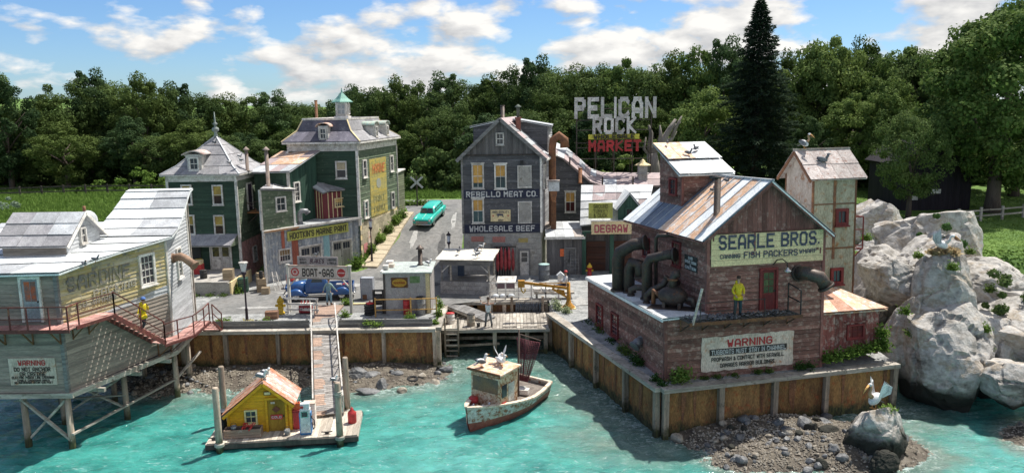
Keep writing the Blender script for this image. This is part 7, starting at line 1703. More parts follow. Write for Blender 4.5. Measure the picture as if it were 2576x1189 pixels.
def person(label, loc, rz, legs, arms, lean=0, coat=None, trousers=None, shirt=None, hood=False, hat=None, sit=0, head_yaw=0, scale=1, hair=HAIR, apron=None, sleeves=True, boots=BLACK):
 """faces -Y. legs: per side (knee, ankle) offsets from the hip; arms: per side (elbow, wrist) offsets from the shoulder"""
 t = thing('person', label, 'person', loc, rz, scale=scale)
 hz = .93-sit; P = V3((0, 0, hz)); ch = V3((0, lean*.5, hz+.42)); nk = V3((0, lean*.62, hz+.60)); hd = nk+V3((0, lean*.15-.02, .17))
 J = {'pelvis': (P, (.15, .11)), 'waist': ((0, lean*.25, hz+.17), (.13, .095)), 'chest': (ch-V3((0, 0, .05)), (.165, .11)), 'neck0': (nk, .06), 'neck1': (nk+V3((0, 0, .06)), .055), 'head0': (hd+V3((0, -.01, -.02)), (.07, .085)), 'head1': (hd+V3((0, 0, .09)), (.078, .095)), 'head2': (hd+V3((0, .01, .15)), (.05, .06))}
 E = [['pelvis', 'waist', 'chest', 'neck0', 'neck1', 'head0', 'head1', 'head2']]
 CJ = {'pelvis': (P-V3((0, 0, .12)), (.19, .15)), 'waist': ((0, lean*.25, hz+.16), (.16, .125)), 'chest': (ch-V3((0, 0, .04)), (.195, .14)), 'neck0': (nk-V3((0, 0, .02)), .085)}; CE = [['pelvis', 'waist', 'chest', 'neck0']]
 TJ = {'p': (P, (.165, .125)), 'w': (P+V3((0, 0, .12)), (.145, .11))}; TE = [['p', 'w']]; BT = []
 for s, nm in ((-1, 'l'), (1, 'r')):
  sh = ch+V3((s*.17, 0, .08)); el = sh+Vector(arms[0 if s < 0 else 1][0]); wr = sh+Vector(arms[0 if s < 0 else 1][1])
  J[nm+'sh'] = (sh, .06); J[nm+'el'] = (el, .042); J[nm+'wr'] = (wr, .028); hdv = (wr-el).normalized(); pal = wr+hdv*.075; J[nm+'pm'] = (pal, (.036, .02))
  E.append(['chest', nm+'sh', nm+'el', nm+'wr', nm+'pm'])
  side = hdv.cross(V3((0, 1, 0))); side = side.normalized() if side.length > .1 else V3((1, 0, 0)); nn = hdv.cross(side).normalized()
  for f, (o, l) in enumerate(((-.027, .058), (-.009, .068), (.009, .064), (.027, .05))):
   k1, k2, k3 = nm+f'f{f}a', nm+f'f{f}b', nm+f'f{f}c'; b0 = pal+side*o+hdv*.012
   J[k1] = (b0, .009); J[k2] = (b0+hdv*l*.55+nn*.006, .0085); J[k3] = (b0+hdv*l*.95+nn*.03, .007); E.append([nm+'pm', k1, k2, k3])
  b0 = pal-side*.03-hdv*.03; J[nm+'t1'] = (b0, .011); J[nm+'t2'] = (b0-side*.03+hdv*.03+nn*.02, .009); E.append([nm+'pm', nm+'t1', nm+'t2'])
  CJ[nm+'sh'] = (sh, .082); CJ[nm+'el'] = (el, .066); CJ[nm+'wr'] = (wr-hdv*.02, .054); CE.append(['chest', nm+'sh', nm+'el', nm+'wr'] if sleeves else ['chest', nm+'sh'])
  hp = P+V3((s*.095, 0, -.04)); kn = hp+Vector(legs[0 if s < 0 else 1][0]); an = hp+Vector(legs[0 if s < 0 else 1][1]); toe = an+V3((s*.03, -.17, -.04))
  J[nm+'hp'] = (hp, .088); J[nm+'kn'] = (kn, .058); J[nm+'an'] = (an, .04); J[nm+'he'] = (an+V3((0, -.03, -.04)), .042); J[nm+'to'] = (toe, (.045, .026)); E.append(['pelvis', nm+'hp', nm+'kn', nm+'an', nm+'he', nm+'to'])
  TJ[nm+'hp'] = (hp, .108); TJ[nm+'kn'] = (kn, .078); TJ[nm+'an'] = (an+V3((0, 0, .02)), .062); TE.append(['p', nm+'hp', nm+'kn', nm+'an'])
  BT.append((an, toe))
 link('body', skin_mesh('body', J, E, SKIN), t)
 link('trousers', skin_mesh('trousers', TJ, TE, trousers or DARKCLOTH), t)
 link('raincoat' if hood else 'shirt', skin_mesh('shirt', CJ, CE, coat or shirt), t)
 for an, toe in BT:
  MB().tube([an+V3((0, .02, .12)), an+V3((0, .0, -.01)), an+V3((0, -.03, -.035)), toe+V3((0, -.02, 0))], [.062, .06, .06, .045], 8).b('boot', boots, t)
 f = Matrix.Rotation(head_yaw, 3, 'Z')
 hh = MB().ell(hd+V3((0, .02, .075)), (.093, .108, .105), 12, 8); hh.b('hair', hair, t)
 for s in (-1, 1):
  MB().ell(hd+f @ V3((s*.032, -.088, .045)), (.012, .008, .009), 6, 4).b('eye', BLACK, t); MB().ell(hd+f @ V3((s*.088, .0, .03)), (.014, .022, .03), 6, 4).b('ear', SKIN, t)
 MB().prism([hd+f @ Vector(q) for q in ((-.013, -.088, .0), (.013, -.088, .0), (0, -.09, .045))], f @ V3((0, -.022, -.006))).b('nose', SKIN, t); MB().ell(hd+f @ V3((0, -.086, -.025)), (.026, .008, .007), 6, 4).b('mouth', INKRED, t)
 if hat: MB().lathe(hd+V3((0, 0, .1)), [(.15, 0), (.112, .01), (.108, .07), (.06, .1)], 12).b('hat', hat, t)
 if hood: MB().tube([nk+V3((0, .07, -.04)), nk+V3((0, .1, .05)), nk+V3((0, .07, .1))], [.12, .11, .05], 9).b('hood', coat, t); MB().tube([P+V3((0, 0, .02)), P+V3((0, 0, -.16))], [.19, .23], 12).b('coat_skirt', coat, t)
 if apron:
  for s in (-1, 1): MB().bar(ch+V3((s*.08, .15, -.2)), nk+V3((s*.07, .09, 0)), .035, .015).b('brace_strap', apron, t)
  bx(-.14, .14, .12+lean*.3, .15+lean*.3, hz+.05, hz+.38).b('bib', apron, t)
 return t
ST = [((0, 0, -.44), (0, .02, -.84)), ((0, 0, -.44), (0, .02, -.84))]
person('man in a yellow raincoat and dark trousers standing on the cannery balcony', cw(3.45, -.72, 3.2), R(12), [((-.03, 0, -.44), (-.04, .02, -.84)), ((.03, -.02, -.44), (.05, .02, -.84))], [((-.12, .02, -.26), (-.03, -.14, -.44)), ((.12, .02, -.26), (.03, -.14, -.44))], coat=RAINCOAT, hood=True, trousers=mat('dark teal trousers', (.04, .08, .10)), scale=1.06)
person('man in a yellow raincoat and blue hat climbing the red stair of the stilt shack', (-19.05, 39.2, 2.1), R(75), [((-.02, -.18, -.38), (-.02, .05, -.70)), ((.02, .05, -.42), (.02, .22, -.78))], [((-.2, -.05, -.2), (-.42, -.12, -.3)), ((.22, .05, -.2), (.38, .18, -.36))], lean=-.12, coat=RAINCOAT, hood=True, hat=mat('blue cloth hat', (.08, .16, .4)), scale=1.0)
person('mechanic seen from behind in blue overalls beside the blue truck', (-12.55, 52.2, .12), R(172), [((-.04, 0, -.44), (-.05, .03, -.84)), ((.04, 0, -.44), (.06, -.02, -.84))], [((-.16, .0, -.24), (-.30, -.1, -.44)), ((.14, .0, -.26), (.24, -.02, -.50))], shirt=mat('pale teal shirt', (.33, .48, .46), (.26, .4, .4)), trousers=DENIM, apron=DENIM, lean=-.08, boots=mat('brown work boots', (.12, .06, .035)))
person('man in a white shirt on the landing stage throwing both arms up', (-1.6, 49.35, -.73), R(-8), [((-.06, 0, -.43), (-.1, .02, -.83)), ((.06, 0, -.43), (.1, .02, -.83))], [((-.26, -.03, .05), (-.30, -.05, .32)), ((.26, -.03, .05), (.30, -.05, .32))], shirt=BIRDW, trousers=mat('grey overalls', (.16, .16, .16)), sleeves=False, scale=1.05)
person('man in a dark vest and red cap sitting on the quay edge by the crane', A(1424, 712, 52.2)-V3((0, 0, .28)), R(-80), [((-.02, -.42, -.02), (-.02, -.80, -.08)), ((.02, -.42, -.02), (.02, -.80, -.08))], [((-.06, -.12, -.22), (-.02, -.34, -.3)), ((.06, -.12, -.22), (.02, -.34, -.3))], sit=.72, shirt=BIRDW, trousers=mat('navy overalls', (.04, .045, .08)), apron=MATS['navy overalls'] if 'navy overalls' in MATS else None, hat=REDPAINT)
# ================================================================ vehicles
def superloft(name, secs, m, t, n=20, closed_floor=True):
 """secs: (y, half width, z low, z high, squareness, top taper)"""
 rings = []
 for y, w, z0, z1, p, tp in secs:
  ring = []
  for k in range(n):
   a = 2*math.pi*k/n; c, s = math.cos(a), math.sin(a); x = math.copysign(abs(c)**(2/p), c)*w; z = math.copysign(abs(s)**(2/p), s)
   x *= 1-tp*max(0, z); ring.append((x, y, (z0+z1)/2+z*(z1-z0)/2))
  rings.append(ring)
 return MB().loft(rings).b(name, m, t)
def wheel(t, x, y, r, w=.2, hub=CHROME):
 s = 1 if x > 0 else -1; W_ = MB();
 prof = [(r*.62, -w/2), (r*.95, -w/2), (r, -w*.3), (r, w*.3), (r*.95, w/2), (r*.62, w/2)]
 o = MB(); n = 18; P = []
 for rr_, xx in prof:
  for k in range(n): a = 2*math.pi*k/n; P.append((xx, rr_*math.cos(a), rr_*math.sin(a)))
 Fs = [(i*n+k, i*n+(k+1) % n, ((i+1) % 6)*n+(k+1) % n, ((i+1) % 6)*n+k) for i in range(6) for k in range(n)]
 o.add(P, Fs, True); wh = o.b('wheel', TYRE, t, loc=(x, y, r))
 MB().tube([(-s*w*.2, 0, 0), (s*w*.40, 0, 0)], r*.64, 16, smooth=False).b('rim', hub, wh); MB().ell((s*w*.45, 0, 0), (.05, r*.25, r*.25), 10, 6).b('hubcap', CHROME, wh)
def truck():
 """blue pickup, nose towards -x in the world"""
 t = thing('pickup_truck', 'glossy blue 1940s pickup truck parked behind the boat gas sign', 'truck', (-13.7, 54.6, .02), R(-82))
 # local: nose at -y, length 4.9, width 1.75
 superloft('hood', [(-2.35, .40, .62, 1.12, 4, .25), (-2.2, .46, .58, 1.2, 4, .25), (-1.6, .52, .55, 1.26, 4, .25), (-.95, .62, .5, 1.32, 4.5, .2)], TRUCKBLUE, t)
 superloft('cab', [(-.98, .70, .42, 1.28, 5, .1), (-.92, .76, .42, 1.36, 5, .15), (-.62, .78, .42, 1.78, 5, .2), (-.3, .78, .42, 1.86, 5, .2), (.25, .78, .42, 1.84, 5, .2), (.45, .76, .42, 1.70, 5, .2), (.5, .72, .42, 1.6, 5, .2)], TRUCKBLUE, t)
 for s in (-1, 1):
  MB().prism([(s*.70, -.55, 1.30), (s*.70, .22, 1.30), (s*.665, .15, 1.64), (s*.665, -.42, 1.64)], (s*.05, 0, 0)).b('side_window', GLASS, t)
  superloft('front_fender', [(y, .16+.09*math.sin(u*math.pi), .3+.3*math.sin(u*math.pi)*.2, .45+.42*math.sin(min(1, u*1.15)*math.pi)**.7 if 0 < u < .87 else .45, 3.2, .2) for u, y in [(i/8, -2.3+i*.19) for i in range(9)]], TRUCKBLUE, t).location = (s*.68, 0, 0)
  superloft('rear_fender', [(y, .12+.1*math.sin(u*math.pi), .35, .5+.42*math.sin(u*math.pi)**.6 if 0 < u < 1 else .5, 3.2, .2) for u, y in [(i/8, .95+i*.15) for i in range(9)]], TRUCKBLUE, t).location = (s*.78, 0, 0)
  bx(s*.85-.09, s*.85+.09, -.85, .95, .36, .41).b('running_board', CHROME, t)
  hl = MB().ell((s*.48, -2.28, .92), (.12, .14, .12), 12, 8).b('headlight', TRUCKBLUE, t); MB().ell((s*.48, -2.4, .92), (.1, .04, .1), 12, 6).b('lens', CHROME, hl)
  for y, r_ in ((-1.62, .37), (1.52, .37)): wheel(t, s*.80, y, r_, .18, WHITE)
  bx(s*.74-.03, s*.74+.03, .55, 2.35, .5, 1.02).b('bed_side', TRUCKBLUE, t)
 MB().prism([(-.58, -.86, 1.34), (.58, -.86, 1.34), (.52, -.66, 1.7), (-.52, -.66, 1.7)], (0, -.04, .02)).b('windscreen', GLASS, t)
 bx(-.71, .71, .53, .6, .5, 1.02).b('bed_front', TRUCKBLUE, t); bx(-.71, .71, 2.29, 2.35, .5, 1.02).b('tailgate', TRUCKBLUE, t)
 for i in range(7): bx(-.7+i*.2, -.51+i*.2, .6, 2.29, .5, .56).b('bed_plank', PALEWOOD, t)
 for i in range(6): bx(-.3, .3, -2.40+i*.002, -2.36, .62+i*.08, .66+i*.08).b('grille_bar', CHROME, t)
 for y in (-2.5, 2.45): MB().tube([(-.8, y+.08*(1 if y < 0 else -1), .45), (-.5, y, .45), (.5, y, .45), (.8, y+.08*(1 if y < 0 else -1), .45)], .05, 7).b('bumper', CHROME, t)
truck()
def bedload():
 for i, (x, m, lb) in enumerate(((-11.95, REDPAINT, 'red can standing in the truck bed'), (-12.4, WHITE, 'white crate standing in the truck bed'))):
  bx(-.18, .18, -.15, .15, 0, .4).b('crate', m, loc=(x, 54.75, .6), label=lb, cat='crate')
bedload()
def wagon():
 y0, y1 = 72.6, 77.3; p0, p1 = V3((-8.35, 72.9, terr(-8.3, 72.9)+.02)), V3((-7.35, 77.2, terr(-7.3, 77.2)+.02)); d = (p1-p0).normalized(); rz = math.atan2(-d.x, d.y); pit = math.asin(d.z)
 t = thing('station_wagon', 'turquoise 1950s station wagon coming down the hill road', 'car', (p0+p1)/2, rot=(pit, 0, rz))
 superloft('body', [(-2.35, .72, .38, .78, 4, .1), (-2.25, .84, .34, .88, 4, .08), (-1.9, .90, .32, .96, 4, .06), (-1.1, .92, .32, 1.0, 4, .06), (-.5, .93, .32, 1.02, 4, .06), (1.5, .93, .32, 1.02, 4, .06), (2.2, .88, .34, .98, 4, .08), (2.38, .8, .4, .9, 4, .1)], CARTEAL, t)
 superloft('cabin', [(-.85, .70, .9, 1.0, 4, .2), (-.5, .74, .9, 1.38, 4.5, .22), (-.2, .75, .9, 1.52, 4.5, .22), (.6, .76, .9, 1.56, 4.5, .22), (1.6, .75, .9, 1.53, 4.5, .22), (2.05, .72, .9, 1.42, 4.5, .22), (2.25, .68, .9, 1.0, 4, .2)], CARTEAL, t)
 MB().prism([(-.62, -.82, 1.04), (-.02, -.86, 1.04), (-.02, -.52, 1.4), (-.52, -.5, 1.4)], (0, -.03, .035)).b('windscreen', GLASS, t); MB().prism([(.02, -.86, 1.04), (.62, -.82, 1.04), (.52, -.5, 1.4), (.02, -.52, 1.4)], (0, -.03, .035)).b('windscreen', GLASS, t)
 for s in (-1, 1):
  for a, b in ((-.45, .15), (.22, .9), (.97, 1.75)): MB().prism([(s*.70, a, 1.06), (s*.70, b, 1.06), (s*.655, b-.04, 1.38), (s*.655, a+.1, 1.38)], (s*.055, 0, 0)).b('side_window', GLASS, t)
  superloft('fender', [(-2.42, .14, .5, .82, 3, .1), (-2.2, .2, .42, .98, 3, .1), (-1.4, .2, .42, 1.04, 3, .1), (-.4, .16, .5, .98, 3, .1), (.4, .08, .6, .9, 3, .1)], CARTEAL, t).location = (s*.76, 0, 0)
  superloft('rear_fender', [(.7, .08, .5, .8, 3, .1), (1.3, .2, .4, .98, 3, .1), (2.0, .18, .4, .95, 3, .1), (2.4, .1, .5, .85, 3, .1)], CARTEAL, t).location = (s*.80, 0, 0)
  hl = MB().ell((s*.76, -2.40, .80), (.11, .06, .11), 12, 7).b('headlight', CHROME, t); MB().ell((s*.76, -2.45, .80), (.085, .03, .085), 10, 5).b('lens', WHITE, hl)
  MB().bar((s*.955, -1.9, .72), (s*.96, 1.9, .72), .02, .05).b('side_trim', CHROME, t)
  for y in (-1.5, 1.45): wheel(t, s*.80, y, .34, .18, CARCREAM)
 bx(-.55, .55, -2.44, -2.36, .5, .72).b('grille', BLACK, t)
 for z in (.53, .6, .67): bx(-.6, .6, -2.47, -2.44, z, z+.03).b('grille_bar', CHROME, t)
 for y in (-2.52, 2.5): MB().tube([(-.9, y+(.15 if y < 0 else -.15), .44), (-.7, y, .44), (.7, y, .44), (.9, y+(.15 if y < 0 else -.15), .44)], .065, 8).b('bumper', CHROME, t)
 MB().bar((0, -2.2, .9), (0, -1.0, 1.03), .05, .04).b('hood_trim', CARCREAM, t)
wagon()
# ================================================================ boat
def boat():
 a = V3((-2.25, 37.1, WATER_Z)); b = V3((.95, 41.9, WATER_Z)); d = (b-a); L = d.length+.35; rz = math.atan2(-d.x, d.y)
 t = thing('fishing_boat', 'rust streaked white and red fishing boat lying off the slip', 'boat', a, rot=(0, R(1.5), rz))
 def half(u): return 1.46*(math.sin(min(1, u*1.55)*math.pi/2)**.75)*(1-.22*max(0, u-.62)/.38)
 def shr(u): return 1.28-.55*math.sin(min(1, u*1.05)*math.pi/2)+.12*max(0, u-.8)/.2
 N_ = 15; top = []; wl = [];
 def ring(u, dy=0):
  w = half(u); g = shr(u); y = u*L; rk = -.32*(1-u)**3
  return [(0, y, -.55+.35*(1-u)**3), (w*.55, y, -.42+.3*(1-u)**3), (w*.86, y+rk*.3, .12), (w*.93, y+rk*.6, .42), (w*1.0, y+rk, g)]
 us = [.004]+[i/(N_) for i in range(1, N_+1)]
 def strip(i0, i1, name, m):
  mb = MB()
  for s in (1, -1):
   P = [];
   for u in us:
    r_ = ring(u); P += [(s*r_[k][0], r_[k][1], r_[k][2]) for k in range(i0, i1+1)]
   k = i1-i0+1; mb.add(P, [(i*k+j, i*k+j+1, (i+1)*k+j+1, (i+1)*k+j) for i in range(len(us)-1) for j in range(k-1)], True)
   r_ = ring(1.0);
  return mb, mb
 lo, _ = strip(0, 3, '', None); r_ = ring(1); lo.add([(s*x, y, z) for s in (1, -1) for x, y, z in r_[0:4]], [(0, 1, 5, 4), (1, 2, 6, 5), (2, 3, 7, 6)]); lo.b('lower_hull', HULLR, t)
 hi, _ = strip(3, 4, '', None); hi.add([(s*x, y, z) for s in (1, -1) for x, y, z in r_[3:5]], [(0, 1, 3, 2)]); hi.b('upper_hull', HULLW, t)
 gw = MB()
 GUN = mat('worn cream gunwale', (.62, .55, .45), (.5, .42, .33), (.32, .16, .08), sc=3, thr3=.6)
 for s in (1, -1):
  P = []
  for u in us:
   x, y, z = ring(u)[4]; P.append([(s*(x+.05), y, z-.05), (s*(x+.05), y, z+.05), (s*max(0, x-.17), y+.06, z+.05), (s*max(0, x-.17), y+.06, z-.05)])
  gw.loft(P, smooth=False)
 x, y, z = ring(1)[4]; gw.box(-x, x, y-.1, y+.06, z-.05, z+.055); gw.b('gunwale', GUN, t)
 dk = MB(); P = []
 for u in us[1:]: x, y, z = ring(u)[4]; P.append((x-.05, y, min(z-.22, .62)))
 dk.add([p for p in P]+[(-p[0], p[1], p[2]) for p in P], [(i, i+1, len(P)+i+1, len(P)+i) for i in range(len(P)-1)]); dk.b('deck', mat('dark worn deck', (.17, .14, .12), (.3, .26, .22), sc=3), t)
 rb = []
 # wheelhouse
 wx, ya, yb, zb, zt = .92, 1.4, 2.95, .45, 2.62
 bx(-wx, wx, ya, yb, zb, zt).b('wheelhouse', CABPAINT, t)
 fr = bx(-wx+.06, wx-.06, ya-.05, ya-.005, 1.5, 2.42).b('window_frame', CABPAINT, t); bx(-wx+.14, wx-.14, ya-.065, ya-.051, 1.58, 2.34).b('pane', mat('hazy brown wheelhouse glass', (.16, .13, .11), (.26, .17, .1), rough=.15, sc=1.5), fr)
 for s in (1, -1):
  bx(s*(wx+.02)-.02, s*(wx+.02)+.02, ya+.1, ya+.5, 1.4, 2.05).b('side_window', GLASS, t); bx(s*(wx+.02)-.02, s*(wx+.02)+.02, ya+.68, ya+1.2, .55, 2.0).b('side_door', WHITE, t)
  bx(s*(wx+.045)-.01, s*(wx+.045)+.01, ya+.1, ya+.42, .85, 1.15).b('life_patch', REDPAINT, t)
 rf = mat('flaking orange cabin roof', (.62, .45, .33), (.52, .28, .15), (.65, .6, .52), sc=2.5, thr3=.55)
 MB().prism([(-wx-.16, ya-.22, zt), (wx+.16, ya-.22, zt), (wx+.16, yb+.12, zt+.05), (-wx-.16, yb+.12, zt+.05)], (0, 0, .09)).b('cabin_roof', rf, t)
 MB().bar((-wx-.1, ya-.2, zt+.06), (wx+.1, ya-.2, zt+.06), .06, .12).b('roof_trim', RUST, t)
 # mast and net boom at the stern
 MB().lathe((.35, 3.9, .4), [(.07, 0), (.06, 1.2), (.045, 3.9)], 8).b('mast', mat('brown mast', (.14, .1, .08)), t)
 MB().bar((.35, 3.9, 1.2), (-.35, 5.1, 3.6), .07).b('boom', MATS['brown mast'], t)
 MB().bar((.35, 3.9, 4.2), (-.35, 5.1, 3.6), .02).b('stay', BLACK, t); MB().bar((-.35, 5.1, 3.6), (.7, 5.6, 3.3), .05).b('boom', MATS['brown mast'], t)
 nt = MB(); rr = random.Random(2)
 A_, B2, C_ = V3((-.35, 4.8, 3.5)), V3((.75, 5.4, 3.25)), V3((.1, 4.8, 1.1))
 for i in range(15):
  u = i/14; p = lerp(A_, B2, u); q = lerp(C_+V3((-.25, 0, 0)), C_+V3((.25, 0, 0)), u); m_ = lerp(p, q, .5)+V3((rr.uniform(-.05, .05), .12*math.sin(u*9), 0)); nt.tube([p, m_, q], .022, 4)
 for j in range(22):
  v = j/22; p = lerp(A_, C_+V3((-.25, 0, 0)), v); q = lerp(B2, C_+V3((.25, 0, 0)), v); m_ = lerp(p, q, .5)+V3((0, .1, -.08)); nt.tube([p, m_, q], .02, 4)
 nt.b('trawl_net', NET, t)
 q = t.matrix_basis
 bp = lambda x, y, z: Matrix.Translation(a) @ Matrix.Rotation(rz, 4, 'Z') @ V3((x, y, z))
 k = barrel('rusty drum with a red top standing on the foredeck', bp(-.55, 1.12, .60), .24, .62, CABPAINT, lid=REDPAINT); MB().lathe((0, 0, .36), [(.25, 0), (.25, .26)], 14).b('red_band', REDPAINT, k)
 bucket('white tub of bait behind the wheelhouse of the boat', bp(.25, 3.3, .62), WHITE, .2, .28, BIRDG)
 bx(-.3, .3, -.22, .22, 0, .26).b('bait_crate', WHITE, loc=bp(.45, 4.3, .62), rz=rz+.3, label='white crate on the open stern deck of the boat', cat='crate')
 MB().ell((0, 0, 0), (.3, .2, .12), 10, 6).b('net_heap', mat('pale net heap', (.4, .4, .37), sc=8), loc=bp(.1, 4.7, .72), label='pale heap of netting on the boat stern deck', cat='net')
 return bp
bp = boat()
# ================================================================ birds
def bird(label, loc, rz, s=1., body=BIRDW, wing=BIRDG, cat='gull', group=None, wings=False, name='gull', head=None, up=.0, bill=BEAK, billlen=.1):
 t = thing(name, label, cat, loc, rz, group, scale=s)
 rot = Matrix.Rotation(R(18)+up, 3, 'X')
 MB().ell((0, 0, .24), (.11, .22, .11), 10, 7, rot).b('body', body, t)
 MB().tube([(0, -.14, .28), (0, -.2, .38), (0, -.21, .44)], [.07, .055, .05], 8).b('neck', body, t)
 MB().ell((0, -.23, .46), (.055, .075, .055), 9, 6).b('head', head or body, t)
 MB().tube([(0, -.29, .46), (0, -.29-billlen, .44)], [.02, .006], 5).b('bill', bill, t)
 MB().prism([(-.05, .16, .2), (.05, .16, .2), (.07, .36, .14), (-.07, .36, .14)], (0, 0, .02)).b('tail', wing, t)
 for k in (-1, 1):
  if wings: MB().prism([(k*.08, -.08, .3), (k*.2, -.02, .5), (k*.26, .1, .72), (k*.2, .2, .55), (k*.09, .14, .28)], (k*.02, 0, 0)).b('wing', wing, t)
  else: MB().ell((k*.095, .04, .25), (.03, .22, .085), 8, 6, rot).b('wing', wing, t)
  MB().bar((k*.04, 0, .15), (k*.04, -.01, 0), .014).b('leg', BEAK, t); bx(k*.04-.03, k*.04+.03, -.06, .02, 0, .012).b('foot', BEAK, t)
 return t
def on(u, v, y): return A(u, v, y)
def cwz(x): return 7.15+(x-2.2)*.775+.06
PD = mat('slate pigeon feathers', (.12, .125, .14), (.2, .2, .21), rough=.7)
for x, y, rz, s, lb in ((4.6, 6.0, 1.2, .75, 'grey pigeon high on the cannery roof beside the cupola'), (5.0, 5.2, .4, .8, 'dark pigeon on the cannery roof near the ridge'), (4.3, 3.7, 2.4, .75, 'dark pigeon halfway down the rusty cannery roof sheet'), (4.95, 3.4, 1.0, .7, 'small dark bird near the top of the rusty roof sheet')):
 bird(lb, cw(x, y, cwz(x)), rz, s, PD, PD, 'pigeon', 'pigeons on the cannery roof', name='pigeon', bill=BLACK)
for u, v, rz, lb in ((1800, 441, .5, 'pigeon standing on the cannery ridge left end'), (1842, 441, 2.5, 'pigeon standing on the cannery ridge right of the other')):
 p = on(u, v, 0) if 0 else cw(5.42, 9.0 if u < 1820 else 7.2, 9.72); bird(lb, p, rz, .8, PD, BIRDG, 'pigeon', 'pigeons on the cannery roof', name='pigeon', bill=BLACK)
for x, y, lb in ((1.0, 1.4, 'grey and white pigeon in the middle of the cupola roof'), (1.7, 1.9, 'dark pigeon right of the other on the cupola roof'), (.35, 2.8, 'small bird at the top left corner of the cupola roof')):
 q = Matrix.Translation(cw(3.3, 5.3, 7.6)) @ CB.to_3x3().to_4x4() @ V3((x, y, 2.35+.13+1.4*y/3.0)); bird(lb, q, ru(0, 6), .85 if x > .5 else .6, BIRDG, PD, 'pigeon', 'pigeons on the cupola roof', name='pigeon', bill=BLACK)
tw = lambda x, y, z: cw(9.85+x, 3.0+y, z)
bird('dark cormorant like bird on the tower roof slope', tw(.9, .55, 10.15), 1.4, 1.25, PD, PD, 'seabird', name='seabird', bill=BLACK)
def pelican(label, loc, rz, s, wings=False, bend=0, wm=None):
 t = thing('pelican', label, 'pelican', loc, rz, None, scale=s); W_, Bk = BIRDW, mat('tan pelican bill', (.6, .33, .12), (.5, .25, .08)); rot = Matrix.Rotation(R(28), 3, 'X')
 MB().ell((0, .03, .42), (.21, .36, .22), 12, 8, rot).b('body', W_, t)
 nk = [(0, -.2, .55), (0, -.34, .72), (0, -.26, .92), (0, -.28, 1.08)] if not bend else [(0, -.2, .55), (0, -.36, .7), (0, -.38, .86), (0, -.44, .9)]
 MB().tube(nk, [.11, .075, .06, .06], 9).b('neck', mat('brown nape', (.4, .24, .14)) if not bend else W_, t)
 h = Vector(nk[-1]); MB().ell(h+V3((0, -.05, .03)), (.075, .12, .08), 10, 7).b('head', W_, t)
 MB().tube([h+V3((0, -.13, .03)), h+V3((0, -.3, -.1)), h+V3((0, -.46, -.26))], [.045, .04, .012], 7).b('bill', Bk, t); MB().tube([h+V3((0, -.1, -.02)), h+V3((0, -.2, -.14)), h+V3((0, -.36, -.24))], [.03, .05, .012], 7).b('pouch', mat('brown pouch', (.3, .12, .06)), t)
 for k in (-1, 1):
  if wings:
   for j in range(7): MB().prism([(k*.16, .02+j*.04, .5), (k*(.26+.02*j), .05+j*.05, .95+.02*j), (k*(.34+.02*j), .12+j*.06, 1.32-.05*j), (k*(.30+.02*j), .16+j*.05, 1.0-.05*j), (k*.17, .07+j*.04, .48)], (k*.015, .0, 0)).b('feather', wm or BIRDW, t)
  else: MB().ell((k*.19, .1, .46), (.05, .34, .17), 10, 7, rot).b('wing', BIRDG, t)
  MB().bar((k*.08, .02, .24), (k*.08, 0, 0), .035).b('leg', Bk, t); bx(k*.08-.06, k*.08+.06, -.13, .04, 0, .02).b('foot', Bk, t)
 MB().prism([(-.1, .3, .3), (.1, .3, .3), (.12, .52, .18), (-.12, .52, .18)], (0, 0, .03)).b('tail', BIRDG, t)
pelican('white pelican with raised wings on the dome shaped rock', A(2198, 1026, 33.6), R(-62), 1.05, wings=True)
pelican('hunched white and grey pelican sitting in the rock top nest', A(2368, 634, 42), R(62), 1.0, wings=True, bend=1, wm=mat('pale grey wing feathers', (.55, .56, .58), (.4, .41, .43)))
pelican('small pelican perched on the ridge of the pale tower', tw(.25, 1.3, 11.03), R(50), .72)
for i, (x, y, z, lb) in enumerate(((-.3, .7, .62, 'first white gull resting low on the foredeck'), (.02, .85, .62, 'upright white gull in the middle of the foredeck'), (.25, 1.1, .62, 'white gull by the wheelhouse foot on the foredeck'), (-.1, .55, .62, 'white gull nearest the bow on the foredeck'))): bird(lb, bp(x, y, z), 1.1*i, .95, BIRDW, BIRDW, 'gull', 'gulls on the boat')
bird('black backed gull on the left of the wheelhouse roof', bp(-.35, 1.6, 2.76), 2.2, 1.3, BIRDW, PD, 'gull', 'gulls on the boat'); bird('large white gull on the right of the wheelhouse roof', bp(.4, 2.3, 2.78), .8, 1.25, BIRDW, BIRDW, 'gull', 'gulls on the boat'); bird('white gull flapping against the maroon net', bp(.1, 2.7, 2.78), .2, 1.2, BIRDW, BIRDW, 'gull', 'gulls on the boat', wings=True)
bird('white gull on the ridge of the yellow hut', fw(2.5, 1.0, 2.62), 1.6, 1.1, BIRDW, BIRDG, 'gull', 'gulls on the floating dock'); bird('second white gull behind on the ridge of the yellow hut', fw(2.6, 1.5, 2.62), 1.2, 1.0, BIRDW, BIRDG, 'gull', 'gulls on the floating dock')
p = fw(6.2, -.1); bird('white gull tangled by the rope on the near right pile', (p.x-.15, p.y, .6), 2, .7, BIRDW, BIRDG, 'gull', 'gulls on the floating dock')
for (u, v, y, lb) in ((577, 414, 60.5, 'white gull on the near green house roof edge by the hip'), (607, 408, 60.4, 'grey gull low on the near green house roof'), (603, 398, 61, 'white gull above the others on the near green house roof')):
 bird(lb, A(u, v, y), ru(0, 6), .75, BIRDW, BIRDG, 'gull', 'gulls on the near green house')
bird('grey pigeon on the green house dormer roof', A(540, 364, 61), 1.2, .8, BIRDG, PD, 'pigeon', name='pigeon', bill=BLACK)
for u, v, lb in ((213, 358*1.0+600, ''), ): pass
